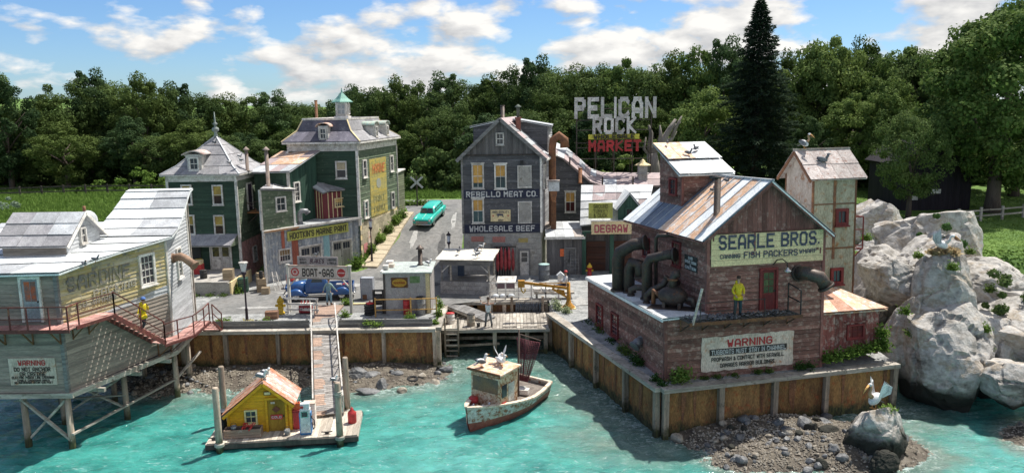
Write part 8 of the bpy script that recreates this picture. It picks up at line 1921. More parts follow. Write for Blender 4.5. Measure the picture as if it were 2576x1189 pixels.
bird('grey pigeon on the stilt shack front roof, the right one', A(240, 659, 36.9), 1.9, .7, BIRDG, PD, 'pigeon', 'pigeons on the stilt shack roof', name='pigeon'); bird('grey pigeon on the stilt shack front roof, the left one', A(213, 671, 36.4), .9, .7, PD, PD, 'pigeon', 'pigeons on the stilt shack roof', name='pigeon')
# ================================================================ quay objects
def hut():
 t = thing('quay_hut', 'small flat roofed pale grey hut on the quay with an oval yellow sign', 'hut', (-8.35, 50.1, 0))
 W, D, H_ = 2.95, 2.6, 2.72; PG = mat('pale grey hut board', (.40, .38, .36), (.32, .3, .29), (.25, .2, .16), sc=1.8, thr3=.68, rand=.06)
 for a, b, L in (((0, 0), (W, 0), W), ((W, 0), (W, D), D), ((0, D), (0, 0), D), ((W, D), (0, D), W)): siding(t, a, b, [(0, 0), (L, 0), (L, H_), (0, H_)], PG, step=.42, name='wall_board', vert=True, out=.025, gap=.006)
 MB().prism([(-.2, -.22, H_), (W+.15, -.22, H_), (W+.15, D+.2, H_+.12), (-.2, D+.2, H_+.12)], (0, 0, .07)).b('flat_roof', mat('pale green roof felt', (.50, .56, .52), (.38, .42, .4), sc=2), t)
 bx(-.24, -.14, -.24, .5, H_-.02, H_+.16).b('roof_lip', WHITE, t); bx(-.1, .02, -.1, .02, 0, H_).b('corner_board', DARKWOOD, t)
 s = panel(t, (0, 0), (W, 0), .42, 1.5, 1.75, 2.42, mat('dark brown sign ground', (.12, .06, .03)), out=.06)
 MB().prism([(.96+.48*math.cos(w), -.061, 2.08+.28*math.sin(w)) for w in [math.pi*i/10 for i in range(20)]], (0, -.012, 0)).b('yellow_oval', mat('golden oval', (.6, .38, .06), (.5, .28, .05), sc=6), s); text('MOORING', s, (0, 0), (W, 0), .96, 2.02, .17, mat('dark red script', (.35, .08, .03)), out=.075, wide=.7)
 panel(t, (0, 0), (W, 0), 1.65, 2.3, 2.05, 2.5, mat('green chart board', (.10, .18, .07), (.16, .24, .12), sc=6), out=.05, name='notice_board')
 bx(W-.28, W-.02, -.06, -.02, 0, H_).b('edge_trim', CREAM, t)
hut()
stack_pipe('dark chimney with a pale pointed cap on the quay hut roof', (-6.2, 51.9, 2.86), 1.0, .15, DARKMET, cap='cone')
def ac():
 t = thing('roof_crates', 'white stepped boxes at the left edge of the quay hut roof', 'boxes', (-8.35, 50.5, 2.85)); bx(-.15, .3, 1.2, 1.8, 0, .3).b('box', WHITE, t); bx(-.2, .15, .1, .6, 0, .25).b('box', WHITE, t); bx(.1, .45, .7, 1.1, 0, .22).b('box', DIRTYWHITE, t)
ac()
bird('grey and white gull at the back right corner of the quay hut roof', (-5.65, 51.8, 2.85), 1.2, .9, BIRDW, PD, 'gull')
def tyres(label, loc, n, m=TYRE, tilt=None):
 t = thing('tyre_stack' if n > 1 else 'tyre', label, 'tyre' if n == 1 else 'tyres', loc, rot=tilt)
 for k in range(n):
  mb = MB(); nn, r_, q = 20, .26, .09; P = []
  for i in range(nn):
   a = 2*math.pi*i/nn
   for j in range(8): b = 2*math.pi*j/8; P.append(((r_+q*math.cos(b))*math.cos(a), (r_+q*math.cos(b))*math.sin(a), q+.18*k+q*math.sin(b)))
  mb.add(P, [(i*8+j, ((i+1) % nn)*8+j, ((i+1) % nn)*8+(j+1) % 8, i*8+(j+1) % 8) for i in range(nn) for j in range(8)], True); mb.b('tyre', m, t)
tyres('stack of black tyres at the left of the quay hut', (-9.4, 49.9, 0), 4)
MB().lathe((0, 0, 0), [(.26, 0), (.28, .05), (.05, .12), (.04, .2)], 12).b('enamel_basin', REDPAINT, loc=(-9.35, 49.9, .74), label='round red basin on top of the tyre stack', cat='basin')
tyres('worn tyre lying on the rubble shore below the sea wall', A(1038, 957, 44.2)+V3((0, 0, .02)), 1, tilt=(.2, 0, 0)); tyres('tyre standing against the quay hut wall', (-5.95, 49.85, .3), 1, tilt=(R(80), 0, 0))
barrel('red gas can shaped drum in front of the quay hut', (-6.95, 49.8, 0), .22, .95, REDPAINT, name='red_drum'); barrel('pale galvanised bin with a black tyre lid in front of the quay hut', (-6.0, 49.75, 0), .3, 1.15, mat('galvanised bin', (.3, .3, .29), (.2, .2, .2), metal=.3), lid=TYRE, name='bin')
def yellow_rail():
 t = thing('yellow_rail', 'orange yellow two bar railing in front of the quay hut', 'railing')
 O = mat('ochre rail paint', (.55, .33, .10), (.42, .24, .08), sc=4)
 for x in (-8.9, -6.6, -4.95): bx(x-.04, x+.04, 49.28, 49.36, 0, 1.25).b('rail_post', O, t)
 for z in (.45, 1.15): MB().bar((-8.9, 49.3, z), (-4.95, 49.3, z+.03), .05, .06).b('rail', O, t)
yellow_rail()
def easel():
 t = thing('cable_reel', 'dark wooden reel frame standing left of the quay hut', 'reel', (-8.85, 50.4, 0)); bx(-.35, -.27, -.3, .3, 0, 1.5).b('frame_leg', DARKWOOD, t); bx(.27, .35, -.3, .3, 0, 1.5).b('frame_leg', DARKWOOD, t); MB().tube([(-.27, 0, .9), (.27, 0, .9)], .38, 14).b('drum', DARKWOOD, t); MB().tube([(-.4, 0, 1.5), (.4, 0, 1.5)], .06, 8).b('axle', BLACK, t)
easel()
# boat gas sign
def gas_sign():
 l, r_ = V3((-14.9, 51.0, 0)), V3((-10.65, 50.3, 0)); d = (r_-l).normalized(); n = V3((d.y, -d.x, 0)); a, b = (0, 0), (1, 0); Lg = (r_-l).length; rz = math.atan2(d.y, d.x)
 t = thing('boat_gas_sign', 'pale timber gateway sign reading BOAT-GAS over the gangway', 'sign', l, rz)
 GW = mat('pale grey painted post', (.55, .54, .50), (.42, .40, .36), stretch=VX, sc=2)
 for x in (0, Lg): bx(x-.08, x+.08, -.08, .08, -.1, 3.15).b('sign_post', GW, t); bx(x-.11, x+.11, -.11, .11, 3.15, 3.22).b('post_cap', WHITE, t)
 for x, s in ((.05, 1), (Lg-.05, -1)): MB().bar((x, 0, 1.75), (x+s*.55, 0, 2.3), .08).b('corner_brace', GW, t)
 bd = bx(.12, Lg-.12, -.10, -.02, 2.32, 3.12).b('sign_board', mat('pinkish cream board', (.60, .52, .47), (.5, .43, .39), sc=2), t)
 for z in (2.28, 3.12): bx(.08, Lg-.08, -.13, .02, z, z+.06).b('board_rail', mat('brown grey rail', (.36, .29, .25)), t)
 text('BOAT-GAS', bd, a, b, Lg*.5, 2.48, .66, INKBLACK, out=.105, wide=2.15, bold=.025, each=True)
 for x, m in ((.55, INKRED), (Lg-.55, INKRED)):
  MB().prism([(x+.28*math.cos(w), -.101, 2.73+.28*math.sin(w)) for w in [math.pi*i/12 for i in range(24)]], (0, -.012, 0)).b('round_badge', m, bd)
 MB().prism([(.55+.2*math.cos(w), -.114, 2.73+.2*math.sin(w)) for w in [math.pi*i/10 for i in range(20)]], (0, -.006, 0)).b('badge_ring', mat('pale pink disc', (.62, .45, .42)), bd)
 MB().prism([(.55+.15*math.cos(math.pi*i/5+.3)*(1 if i % 2 else .45), -.121, 2.73+.15*math.sin(math.pi*i/5+.3)*(1 if i % 2 else .45)) for i in range(10)], (0, -.006, 0)).b('badge_star', INKRED, bd); bx(Lg-.78, Lg-.32, -.12, -.114, 2.69, 2.77).b('badge_bar', MATS['pale pink disc'], bd)
 up = thing('name_sign', "small faded board lettered BLAKE'S on top of the boat gas sign", 'sign', l+d*(Lg*.17)+V3((0, 0, 3.2)), rz)
 q = bx(0, 2.8, -.05, .0, 0, .58).b('sign_board', mat('mauve grey board', (.42, .36, .35), (.34, .28, .28), sc=3), up); text("BLAKE'S", q, a, b, 1.35, .16, .36, mat('dark purple script', (.10, .05, .07)), out=.055, wide=.95, lean=.25)
 for x, w in ((.32, .45), (2.3, .6)): text('LOBSTERS' if x > 1 else 'EST.', q, a, b, x+.1, .32, .17, INKBLACK, out=.055, wide=w); text('& TACKLE' if x > 1 else 'BAIT', q, a, b, x+.1, .1, .17, INKBLACK, out=.055, wide=w)
 bird('small dark bird sitting on the top board of the boat gas sign', l+d*(Lg*.48)+V3((0, 0, 3.78)), 1.2, .65, PD, PD, 'bird', name='bird', bill=BLACK)
 # white rail at the left post
 wr = thing('white_rail', 'white painted railing at the left foot of the boat gas sign', 'railing', l+V3((.05, -.55, 0)), rz)
 for x in (0, 2.0): bx(x-.05, x+.05, -.05, .05, 0, 1.1).b('rail_post', WHITE, wr)
 for z in (.25, .62, 1.0): bx(-.1, 2.15, -.09, -.04, z, z+.12).b('rail', WHITE, wr)
gas_sign()
def crate(label, loc, s=(.6, .45, .5), rz=0, m=None, group=None):
 t = thing('crate', label, 'crate', loc, rz, group); m = m or mat('raw crate wood', (.42, .33, .22), (.3, .23, .15), stretch=HX, rand=.3); x, y, z = s
 k = max(2, int(z/.15))
 for i in range(k): bx(-x/2, x/2, -y/2, -y/2+.02, z*i/k+.005, z*(i+1)/k-.01).b('slat', m, t); bx(-x/2, x/2, y/2-.02, y/2, z*i/k+.005, z*(i+1)/k-.01).b('slat', m, t)
 for sx in (-1, 1): bx(sx*x/2-(.02 if sx > 0 else 0), sx*x/2+(0 if sx > 0 else .02), -y/2+.02, y/2-.02, 0, z).b('end_panel', m, t)
 bx(-x/2+.02, x/2-.02, -y/2+.02, y/2-.02, z-.05, z-.03).b('lid', m, t); return t
crate('pale topped crate on the loading platform', (-20.95, 56.7, .98), (.72, .6, .8), .1)
crate('bottom crate of the stack behind the lamp post', (-18.6, 56.8, 0), (.7, .6, .55), .3); crate('upper crate of the stack behind the lamp post', (-18.6, 56.8, .56), (.6, .5, .45), .5); crate('low crate beside the stacked crates', (-18.1, 56.1, 0), (.55, .5, .5), .1); crate('tall thin crate behind the stack by the pink wall', (-18.9, 57.5, 0), (.5, .5, 1.3), .6)
crate('reddish brown crate by the sea wall left of the boat gas sign', (-15.6, 49.3, 0), (.8, .5, .5), .1, mat('reddish crate wood', (.3, .17, .11), (.22, .12, .08)))
crate('teal crate stack end at the platform corner', (-20.0, 56.9, 0), (.7, .7, 1.05), .2, GREENV)
for x, y, r_, h, m, lid, lb in ((-16.75, 58.0, .35, .95, REDPAINT, REDPAINT, 'red drum with a torn white label by the paint shop'), (-16.1, 58.9, .32, .98, mat('pale teal drum', (.38, .55, .54), (.3, .44, .44)), WHITE, 'pale teal drum beside the red drum'), (-15.6, 59.6, .25, 1.35, BLUEP, BIRDW, 'tall blue cylinder by the paint shop window'), (-15.05, 59.9, .3, 1.2, REDPAINT, REDPAINT, 'dark red drum half behind the sign post')): barrel(lb, (x, y, 0), r_, h, m, lid=lid, group='drums outside the paint shop')
barrel('dark bottle shaped gas cylinder on the crate stack', (-18.6, 56.8, 1.02), .14, .5, BLACK, name='gas_cylinder', cat='cylinder')
def ladder(label, a, b, w, m, n=8):
 t = thing('step_ladder', label, 'ladder'); a = Vector(a); b = Vector(b); s = V3((w/2, 0, 0))
 for k in (-1, 1): MB().bar(a+s*k, b+s*k*.75, .05).b('rail', m, t); MB().bar(a+s*k+V3((0, .9, 0)), b+s*k*.75, .04).b('back_leg', m, t)
 for i in range(1, n): p = lerp(a, b, i/n); MB().bar(p-s*(1-.25*i/n), p+s*(1-.25*i/n), .06, .03).b('step', m, t)
ladder('grey wooden step ladder in front of the poultry market', (4.85, 60.2, 0), (4.9, 60.6, 1.85), .75, GREYWOOD); ladder('white plank ladder leaning by the crates and red drum', (-17.5, 57.1, 0), (-17.9, 57.7, 1.3), .4, WHITE, 4)
def hydrant(label, loc, red, s=1):
 t = thing('fire_hydrant', label, 'fire hydrant', loc, scale=s); m = REDPAINT if red else YELP
 MB().lathe((0, 0, 0), [(.2, 0), (.2, .08), (.14, .1), (.13, .55), (.18, .57), (.18, .62)], 12).b('barrel', m, t); MB().lathe((0, 0, .62), [(.17, 0), (.14, .12), (.06, .2), (.05, .27)], 12).b('bonnet', YELP, t)
 for a in (0, math.pi): MB().tube([(.1*math.cos(a), 0, .42), (.24*math.cos(a), 0, .42)], .07, 9).b('outlet', YELP, t)
hydrant('red fire hydrant with a yellow top in front of the market', (6.05, 60.3, 0), True, 1.25); hydrant('yellow fire hydrant left of the boat gas sign', (-15.35, 50.4, 0), False, 1.35)
def lamp(label, loc, s=1, open_=False, h=3.1):
 t = thing('street_lamp', label, 'street lamp', loc, scale=s, group='street lamps'); DP = mat('dark plum lamp paint', (.045, .03, .045), rough=.4)
 MB().lathe((0, 0, 0), [(.16, 0), (.16, .1), (.1, .2), (.085, .8), (.11, .85), (.06, .95), (.05, h-.4), (.09, h-.36), (.05, h-.3), (.16, h-.12), (.17, h-.02), (.08, h)], 10).b('post', DP, t)
 MB().lathe((0, 0, h), [(.12, 0), (.26, .55), (.0, .56)] if open_ else [(.11, 0), (.17, .5), (.0, .51)], 6, smooth=False).b('lantern', mat('frosted lantern glass', (.62, .65, .68), (.5, .53, .56), rough=.3), t)
 MB().lathe((0, 0, h+.56), [(.32, 0), (.3, .05), (.05, .09)] if open_ else [(.24, 0), (.12, .14), (.05, .2), (.05, .3)], 6, smooth=False).b('lantern_cap', WHITE if open_ else DP, t)
lamp('street lamp with a wide white capped lantern near the sea wall', (-16.92, 48.4, .0), 1.0, True, 3.3); lamp('street lamp on the pavement corner by the paint shop', (-11.95, 65.6, .35), .95, False, 3.2); lamp('street lamp in the shade beside the meat building', (-5.1, 62.3, 0), .95, False, 2.75)
def crossing():
 p = V3((-9.9, 81.9, terr(-9.9, 81.9))); t = thing('crossing_sign', 'white X shaped railway crossing sign at the top of the road', 'road sign', p, scale=1.05); bx(-.06, .06, -.06, .06, -.2, 3.0).b('post', DARKWOOD, t)
 for s in (1, -1): MB().bar((-.6*s, -.1-.02*s, 1.85), (.6*s, -.1-.02*s, 2.95), .04, .2, up=(0, 0, 1)).b('sign_blade', INKWHITE, t)
crossing()
# market booth
def booth():
 t = thing('market_booth', 'open stone based market booth with bleached plank roof boards', 'booth', (-5.2, 55.5, 0), R(-9)); W, D = 3.6, 2.3
 ST_ = mat('rough booth stone', (.40, .38, .36), (.3, .28, .27), (.2, .19, .17), sc=3, rand=.2)
 for a, b, L in (((0, 0), (W, 0), W), ((W, 0), (W, D), D), ((0, D), (0, 0), D)):
  o, d, n = wallframe(a, b); MB().prism([o, o+d*L, o+d*L+V3((0, 0, .9)), o+V3((0, 0, .9))], -n*.25).b('base_core', ST_, t)
  for k in range(3):
   s = -.2*(k % 2)
   while s < L:
    s0, s1 = max(0, s)+.01, min(s+.42, L)-.01
    if s1-s0 > .06: MB().prism([o+d*s0+V3((0, 0, k*.3+.01)), o+d*s1+V3((0, 0, k*.3+.01)), o+d*s1+V3((0, 0, k*.3+.29)), o+d*s0+V3((0, 0, k*.3+.29))], n*(.02+ru(0, .04))).b('stone', ST_, t)
    s += .42
 for i in range(6): bx(-.05, W+.05, .0+i*.38, .36+i*.38, .9, .96).b('counter_plank', GREYWOOD, t)
 for x, y in ((.08, .08), (W-.08, .08), (.08, D-.08), (W-.08, D-.08), (.75, .08), (W-.5, D-.1)): bx(x-.06, x+.06, y-.06, y+.06, .96, 2.45).b('booth_post', PALEWOOD if x > .1 else GREYWOOD, t)
 bx(-.05, W+.05, -.04, .12, 2.1, 2.42).b('fascia', GREYWOOD, t); bx(-.05, W+.05, D-.12, D+.04, 2.2, 2.5).b('fascia', GREYWOOD, t)
 for s, x in ((1, .1), (-1, W-.1)): MB().bar((x, .02, 1.6), (x+s*.55, .02, 2.12), .08).b('knee_brace', WHITE, t)
 SB = mat('sun white roof plank', (.74, .71, .62), (.6, .56, .48), (.4, .36, .3), stretch=HX, sc=1.5, thr3=.7, rand=.12)
 for i in range(8): y = -.3+i*.37; MB().prism([(-.3+ru(-.04, .04), y, 2.52+i*.035), (W+.3+ru(-.06, .06), y, 2.52+i*.035), (W+.3, y+.35, 2.555+i*.035), (-.3, y+.35, 2.555+i*.035)], (0, 0, .045)).b('roof_plank', SB, t)
 bx(.9, 1.35, 1.6, 1.9, .97, 1.75).b('back_locker', mat('dark blue locker', (.05, .07, .11)), t)
booth()
for x, y, lb, pd in ((-3.9, 56.3, 'dark pigeon in the middle of the booth roof', PD), (-2.6, 56.2, 'grey bird on the right part of the booth roof', BIRDG), (-2.3, 57.2, 'pale gull at the back right of the booth roof', BIRDW), (-2.5, 55.3, 'white gull with dark wings at the booth front right corner', BIRDW)): bird(lb, (x, y, 2.72+(y-55.3)*.09), ru(0, 6), .95, pd, PD if pd is not BIRDW else BIRDG, 'bird', 'birds on the booth roof', name='bird')
def meat_rack():
 t = thing('meat_rack', 'rack of dark red sides of beef hanging in front of the meat building', 'meat rack', (-1.25, 60.3, 0)); MT_ = mat('raw beef', (.26, .02, .03), (.4, .08, .08), (.5, .3, .25), sc=4, thr3=.68, rough=.4)
 for x in (-.1, 1.5): bx(x-.04, x+.04, -.05, .05, 0, 2.5).b('rack_post', GREYWOOD, t)
 bx(-.15, 1.55, -.05, .05, 2.45, 2.55).b('rack_beam', DARKWOOD, t)
 for i in range(5): x = .1+i*.3; MB().lathe((x, -.05, .55+.1*(i % 2)), [(.03, 0), (.12, .25), (.15, .7), (.1, 1.2), (.12, 1.45), (.03, 1.85)], 9, sx=1, sy=.7).b('beef_side', MT_, t)
meat_rack()
def fish_table():
 t = thing('price_board', 'slanted white price board with coloured figures beside the booth', 'price board', (-1.15, 54.6, 0)); MB().prism([(0, -.2, .95), (1.35, -.2, .95), (1.45, .35, 1.3), (.1, .35, 1.3)], (0, 0, .05)).b('board', WHITE, t); bx(.05, 1.3, -.15, .3, .55, .93).b('table_box', mat('mauve table box', (.2, .13, .14)), t)
 for x in (.05, 1.25): bx(x-.04, x+.04, -.1, .0, 0, .9).b('leg', WHITE, t)
 for i in range(6): x = .25+i*.18; MB().prism([(x, -.08, 1.031), (x+.08, -.08, 1.031), (x+.12, .22, 1.222), (x+.04, .22, 1.222)], (0, -.004, .008)).b('figure_mark', [INKRED, BLACK, BLUEP, BLACK, BLUEP, BLACK][i], t)
fish_table()
def slip_rail():
 t = thing('slip_railing', 'white railings along the top of the boat slip', 'railing'); y = 53.35
 for x in (-1.6, -.5, .4, 1.3, 2.3, 3.2): bx(x-.05, x+.05, y-.05, y+.05, -.1, 1.25).b('rail_post', WHITE, t)
 for z in (.12, .62, 1.2): bx(-1.65, 1.4, y-.07, y-.05, z, z+.07).b('rail', WHITE, t)
 for z in (.55, .95): bx(1.4, 3.3, y-.07, y-.05, z, z+.07).b('rail', WHITE, t)
 bx(-1.7, 3.3, y-.2, y+.2, -.04, .06).b('sill_beam', PALEWOOD, t)
slip_rail()
for i, (x, lb) in enumerate(((-1.2, 'left'), (-.7, 'second'), (-.1, 'third'), (1.7, 'pale round'), (2.3, 'second pale round'), (2.8, 'right'))):
 if i < 3: MB().ell((0, 0, .14), (.24, .2, .15), 9, 6).b('ice_heap', mat('crushed ice', (.6, .63, .66), (.45, .48, .5), sc=8), loc=(x, 53.75, .05), label=f'{lb} heap of crushed ice behind the white slip railing', cat='ice', group='heaps of ice')
 else: MB().lathe((0, 0, 0), [(.25, 0), (.3, .2), (.27, .24)], 12).b('fish_basket', WHITE, loc=(x, 53.7, .5), label=f'{lb} white basket along the slip edge near the crane', cat='basket', group='baskets by the crane')
bench = MB(); bench.box(1.5, 3.9, 53.5, 53.95, .36, .5); bench.box(1.55, 1.65, 53.55, 53.9, 0, .36); bench.box(3.7, 3.8, 53.55, 53.9, 0, .36)
tb = thing('quay_bench', 'long low bench by the crane where the capped man sits', 'bench'); bx(1.5, 4.3, 53.3, 53.9, .38, .5).b('seat', PALEWOOD, tb); bx(1.6, 1.75, 53.4, 53.8, 0, .38).b('leg', PALEWOOD, tb); bx(3.95, 4.1, 53.4, 53.8, 0, .38).b('leg', PALEWOOD, tb)
def crane():
 t = thing('loading_crane', 'orange yellow hand crane with a long boom at the slip corner', 'crane', (3.72, 50.9, 0)); O = mat('scuffed orange crane paint', (.50, .25, .04), (.38, .18, .03), (.25, .12, .05), sc=3)
 MB().lathe((0, 0, 0), [(.45, 0), (.42, .12), (.2, .35), (.13, .6), (.11, 1.75)], 10).b('pedestal', O, t)
 bx(-.5, .45, -.4, .4, -.02, .06).b('base_plate', CREAM, t)
 tip = A(*_m2(790, 468), 50.9)-V3((3.72, 50.9, 0)); MB().bar((.05, 0, 1.35), tip+V3((0, 0, .0)), .14, .16).b('boom', O, t); MB().bar((0, 0, 1.7), tip*.62+V3((0, 0, .62)), .05).b('stay', O, t); MB().bar((-.1, 0, .75), (-1.1, 0, 1.35), .12).b('strut', O, t)
 for i in range(3): MB().tube([(-.25-i*.02, -.1, .95+i*.12), (-.6-i*.1, -.12, 1.05+i*.12)], .07, 8).b('winch', O, t)
 bx(tip.x-.2, tip.x+.25, -.14, .14, tip.z-.32, tip.z+.14).b('sheave_box', O, t); MB().tube([tip+V3((0, 0, -.3)), tip+V3((.02, 0, -.55)), tip+V3((.16, 0, -.72)), tip+V3((.28, 0, -.6)), tip+V3((.26, 0, -.45))], .045, 7).b('hook', YELP, t)
crane()
barrel('big dark trash can with a pale teal lid outside the meat building door', (2.45, 59.6, 0), .42, 1.2, mat('dark grey trash can', (.09, .10, .11), (.14, .15, .16)), lid=mat('pale teal lid', (.35, .5, .48)), name='trash_can', cat='trash can')
def little_box():
 t = thing('bird_box', 'small gabled white box standing on the quay', 'box', A(1410, 700, 55.5)); bx(-.2, .2, -.2, .2, -.6, .25).b('box', WHITE, t); MB().prism([(-.28, -.25, .25), (.28, -.25, .25), (0, -.25, .5)], (0, .5, 0)).b('roof', TIN, t)
little_box()
def seaweed():
 t = thing('hanging_nets', 'dark blue grey fishing nets hung against the slip back wall', 'nets', (0, 0, 0)); N_ = mat('wet blue grey net', (.06, .075, .09), (.11, .12, .14), (.16, .1, .1), sc=9, rough=.6)
 for i in range(13):
  x = .25+i*.135; mb = MB(); mb.tube([(x, 52.95, -.05), (x+ru(-.04, .04), 52.9, -.45), (x+ru(-.06, .06), 52.88, -.85+ru(-.05, .1))], [.08, .11, .06], 6); mb.b('net_fold', N_, t)
 bx(.1, 2.1, 52.95, 53.0, -.08, .0).b('net_rail', PALEWOOD, t)
 for x in (-.05, 2.1): bx(x-.12, x+.06, 52.75, 52.95, -.75, .35).b('net_post', POSTWOOD, t)
seaweed()
barrel('wooden fish barrel on the landing stage', (-2.75, 49.6, -.74), .26, .75, mat('pale barrel staves', (.5, .42, .32), (.25, .2, .16), sc=3), lid=BLACK); barrel('white drum with a red lid at the left end of the landing stage', (-4.15, 50.3, -.74), .28, .65, WHITE, lid=REDPAINT); bucket('small dark bucket beside the fish barrel', (-2.25, 49.3, -.74), BLACK, .13, .26)
for x, w, lb in ((-.2, .9, 'left pale plank lying on the landing stage edge'), (1.1, .9, 'right pale plank lying across the landing stage')): bx(-w/2, w/2, -.09, .09, 0, .05).b('loose_plank', PALEWOOD, loc=(x, 49.2, -.73), label=lb, cat='plank')
# porch and platform things
barrel('yellow drum in the dark bay of the near green house', (-24.3, 59.7, .98), .28, .95, YELP, lid=YELP, group='things in the dark bay'); bx(0, .7, 0, .6, 0, .75).b('ice_cooler', REDPAINT, loc=(-24.4, 58.6, .98), label='red and cream cooler on the platform by the dark bay', cat='cooler'); bx(0, .66, 0, .56, 0, .3).b('cooler_lid', CREAM, loc=(-24.38, 58.62, 1.73), label='cream box on top of the red cooler', cat='box')
barrel('black stove shaped anvil on the platform', (-23.0, 57.2, .98), .26, .6, BLACK, name='iron_anvil', cat='anvil')
def soda():
 t = thing('drink_cooler', 'small red and white drink cooler with bottles by the boat gas sign', 'cooler', (-14.1, 50.2, 0)); bx(0, .8, 0, .5, .1, .6).b('chest', mat('dark red chest', (.28, .03, .04)), t); bx(-.02, .82, -.02, .52, .6, .66).b('lid', WHITE, t); text('ICE COLD', t, (0, 0), (1, 0), .4, .28, .22, INKWHITE, out=.01, wide=.65)
 for i in range(6): MB().lathe((.12+i*.11, .25+.08*(i % 2), .66), [(.035, 0), (.035, .12), (.015, .17), (.015, .22)], 7).b('bottle', [REDPAINT, BIRDW][i % 2], t)
 for x in (.05, .7): bx(x, x+.06, .05, .45, 0, .1).b('foot', BLACK, t)
soda()
def pumpbox():
 t = thing('pale_locker', 'tall pale blue grey locker standing behind the truck tail', 'locker', (-10.7, 54.0, 0), R(-5)); bx(0, .85, 0, .5, 0, 1.55).b('cabinet', mat('pale blue grey metal', (.42, .44, .48), (.34, .36, .4)), t); bx(-.04, -.001, 0, .5, 0, 1.55).b('blue_side', mat('navy side', (.03, .05, .12)), t); bx(.1, .4, -.06, -.001, .05, .35).b('rusty_patch', RUST, t)
pumpbox()
bx(-1.0, 1.0, -.12, .12, 0, .1).b('parking_log', CREAM, loc=(-10.0, 52.6, 0), rz=.05, label='pale timber baulk lying on the gravel right of the sign post', cat='timber')
bx(-.5, .5, -.12, .12, 0, .1).b('parking_log', DARKWOOD, loc=(-15.9, 48.3, 0), rz=0, label='dark short baulk by the sea wall next to the lamp', cat='timber')
# ================================================================ weeds and vines
WL = LEAFB
def weeds(label, pts, r, h, n=260, leaf=.12, m=None, group=None):
 c = sum((Vector(p) for p in pts), Vector())/len(pts); V = []; Fs = []; rr = random.Random(len(label)*7+int(c.x*10))
 for p in pts:
  for _ in range(n):
   a = rr.uniform(0, 6.28); q = Vector(p)+V3((rr.gauss(0, r*.5), rr.gauss(0, r*.5), abs(rr.gauss(0, h*.5)))); d = V3((math.cos(a), math.sin(a), rr.uniform(-.2, 1.3))).normalized(); b = d.cross(V3((rr.random()-.5, rr.random()-.5, .6))).normalized(); l = leaf*rr.uniform(.6, 1.5); k = len(V)
   q -= c; V += [q, q+d*l*.5+b*l*.28, q+d*l, q+d*l*.5-b*l*.28]; Fs.append((k, k+1, k+2, k+3))
 me = bpy.data.meshes.new('weed_clump'); me.from_pydata(V, [], Fs); me.materials.append(m or WL); return link('weed_clump', me, loc=c, label=label, cat='weeds', group=group, kind='stuff' if len(pts) > 2 else None)
OL = leaf_mat('olive weed leaves', (.05, .10, .02), (.14, .2, .05), sc=3)
DV = leaf_mat('dark vine leaves', (.02, .06, .015), (.06, .12, .03), sc=3)
weeds('bright weed clump at the front left corner of the cannery', [cw(.55, -.3, 0), cw(.8, -.35, .1)], .45, .55, 320, .16)
weeds('dark creeper tuft at the cannery corner post', [cw(-.4, .1, 0), cw(-.35, -.5, -.1)], .25, .3, 260, .11, DV)
weeds('thin dark weeds under the warning sign', [cw(x, -.25, 0) for x in (2, 2.7, 3.6)], .25, .12, 120, .1, OL); weeds('low weeds under the right half of the warning sign', [cw(x, -.2, 0) for x in (4.9, 5.5)], .22, .2, 160, .1, OL)
weeds('dark green tuft right of the warning sign', [cw(7.2, -.25, .05), cw(7.7, -.25, .05)], .3, .28, 260, .11, DV)
weeds('leafy vines spilling over the wall below the red shed', [cw(8.8+i*.45, -.2, .25+.06*i) for i in range(7)], .3, .4, 300, .15)
weeds('tall vine climbing at the right end of the front sea wall', [cw(12.0, -.1, .8), cw(12.1, 0, 1.3), cw(12.2, 0, .5)], .3, .5, 300, .16)
for i, (y, lb) in enumerate(((10.6, 'dark leafy clump at the far corner of the cannery side wall'), (8.6, 'creeper clump under the second side window'), (6.4, 'trailing weeds along the middle of the cannery side wall'), (4.4, 'bushy weeds below the small side vent'), (2.6, 'trailing weeds at the near end of the cannery side wall'))): weeds(lb, [cw(-.35, y, 0), cw(-.3, y+.6, .1)], .3, .45 if i != 2 else .25, 320, .13, DV if i % 2 == 0 else OL)
weeds('white flowering bush at the slip corner under the crane', [(3.0, 50.4, 0), (3.5, 49.7, 0), (2.9, 51.2, .1)], .3, .35, 300, .12, leaf_mat('grey green pale leaves', (.14, .2, .08), (.42, .46, .3), sc=4))
weeds('bright weeds on the left slip post beside the quay hut', [(-4.8, 49.3, 0), (-4.8, 50.2, .3)], .22, .5, 300, .13); weeds('bright hanging weeds at the sea wall end by the slip', [(-4.85, 47.5, -.1)], .2, .35, 300, .13)
weeds('yellowish weeds on the kerb left of the red stairs', [(-18.3, 47.6, .1), (-17.9, 47.5, .1)], .35, .3, 300, .14); weeds('dry yellow grass tuft on the kerb by the lamp', [(-16.9, 47.9, 0), (-16.5, 47.9, 0)], .3, .22, 200, .13, leaf_mat('dry straw leaves', (.3, .27, .1), (.5, .45, .2)))
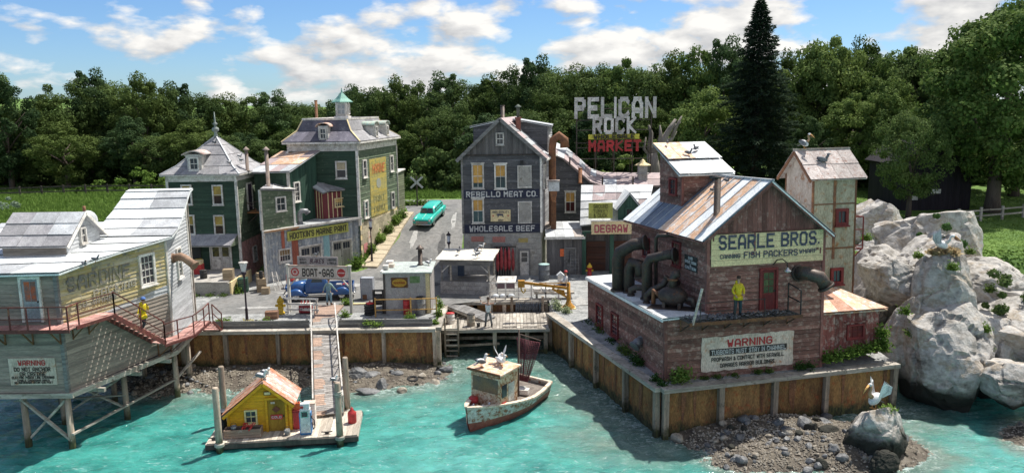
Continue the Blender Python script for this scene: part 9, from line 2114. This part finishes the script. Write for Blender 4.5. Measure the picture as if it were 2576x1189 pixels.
weeds('green weeds on the kerb left of the crate', [(-15.6, 48.0, 0)], .3, .3, 260, .12); weeds('weeds by the right sign post', [(-10.9, 49.4, 0)], .25, .35, 260, .13); weeds('weed tuft under the truck tail', [(-11.4, 52.6, 0)], .35, .35, 300, .15); weeds('weeds drooping over the right plank kerb', [(-9.0, 46.95, .2), (-8.4, 46.95, .1)], .35, .2, 220, .12); weeds('weeds in front of the quay hut', [(-6.6, 48.0, .1), (-6.3, 47.5, .2)], .25, .35, 260, .12)
weeds('green moss and grass along the platform foot', [(-26+i*1.0, 55.5, 0) for i in range(6)], .35, .18, 120, .12, OL); weeds('green grass at the platform end corner', [(-20.2, 56.4, 0), (-20.3, 57.4, 0)], .3, .4, 260, .15)
for i, (y, s, lb) in enumerate(((64.3, .7, 'large bush at the near end of the mural wall'), (67.4, .5, 'small bush on the pavement by the mural wall'), (69.6, .6, 'round bush halfway along the mural wall'), (71.6, .6, 'yellow green bush under the mural'), (73.6, .7, 'leafy bush near the far end of the mural wall'), (75.2, .6, 'low bush past the mural wall'))):
 x = -12.95+1.95*(y-66.3)/9.2+.35; weeds(lb, [(x, y, max(terr(x, y), 0)+.1), (x+.1, y+.5, max(terr(x, y), 0)+.2)], .45*s+.1, s, 300, .2, OL if i % 2 else WL)
weeds('yellow green shrubs at the foot of the crossing sign', [(-12.0+i*.7, 82.8, terr(-12, 82.8)) for i in range(5)], .5, .45, 200, .22)
for u, v, y, lb, m in ((2275, 790, 40.3, 'bright moss strip down the crack left of the big rock', WL), (2290, 845, 40.2, 'bright moss at the bottom of the crack', WL), (2478, 835, 39.6, 'hanging green moss on the front of the right rock', WL), (2482, 880, 39.5, 'lower hanging moss on the right rock', OL), (2310, 650, 44, 'bright grass tuft on the rock left of the nest', WL), (2395, 680, 40.7, 'green grass tuft on the rock right below the nest', WL), (2440, 640, 45, 'green tuft behind the nest on the flat rock', OL), (2180, 605, 47, 'yellow green tuft on the slope left of the slab rock', WL), (2490, 735, 41.5, 'pale yellow tuft on the right rock', OL), (2490, 545, 47, 'grass tuft behind', OL)):
 if lb != 'grass tuft behind': weeds(lb, [A(u, v, y)], .25, .35, 420, .12, m)
weeds('straw nest under the sitting pelican', [A(2370, 636, 42), A(2350, 640, 42), A(2395, 638, 42)], .25, .1, 260, .3, MATS.get('x') or leaf_mat('straw', (.35, .26, .14), (.55, .45, .28)))
weeds('grass tuft on top of the dome shaped pelican rock', [A(2235, 1030, 33.4)], .3, .15, 200, .12)
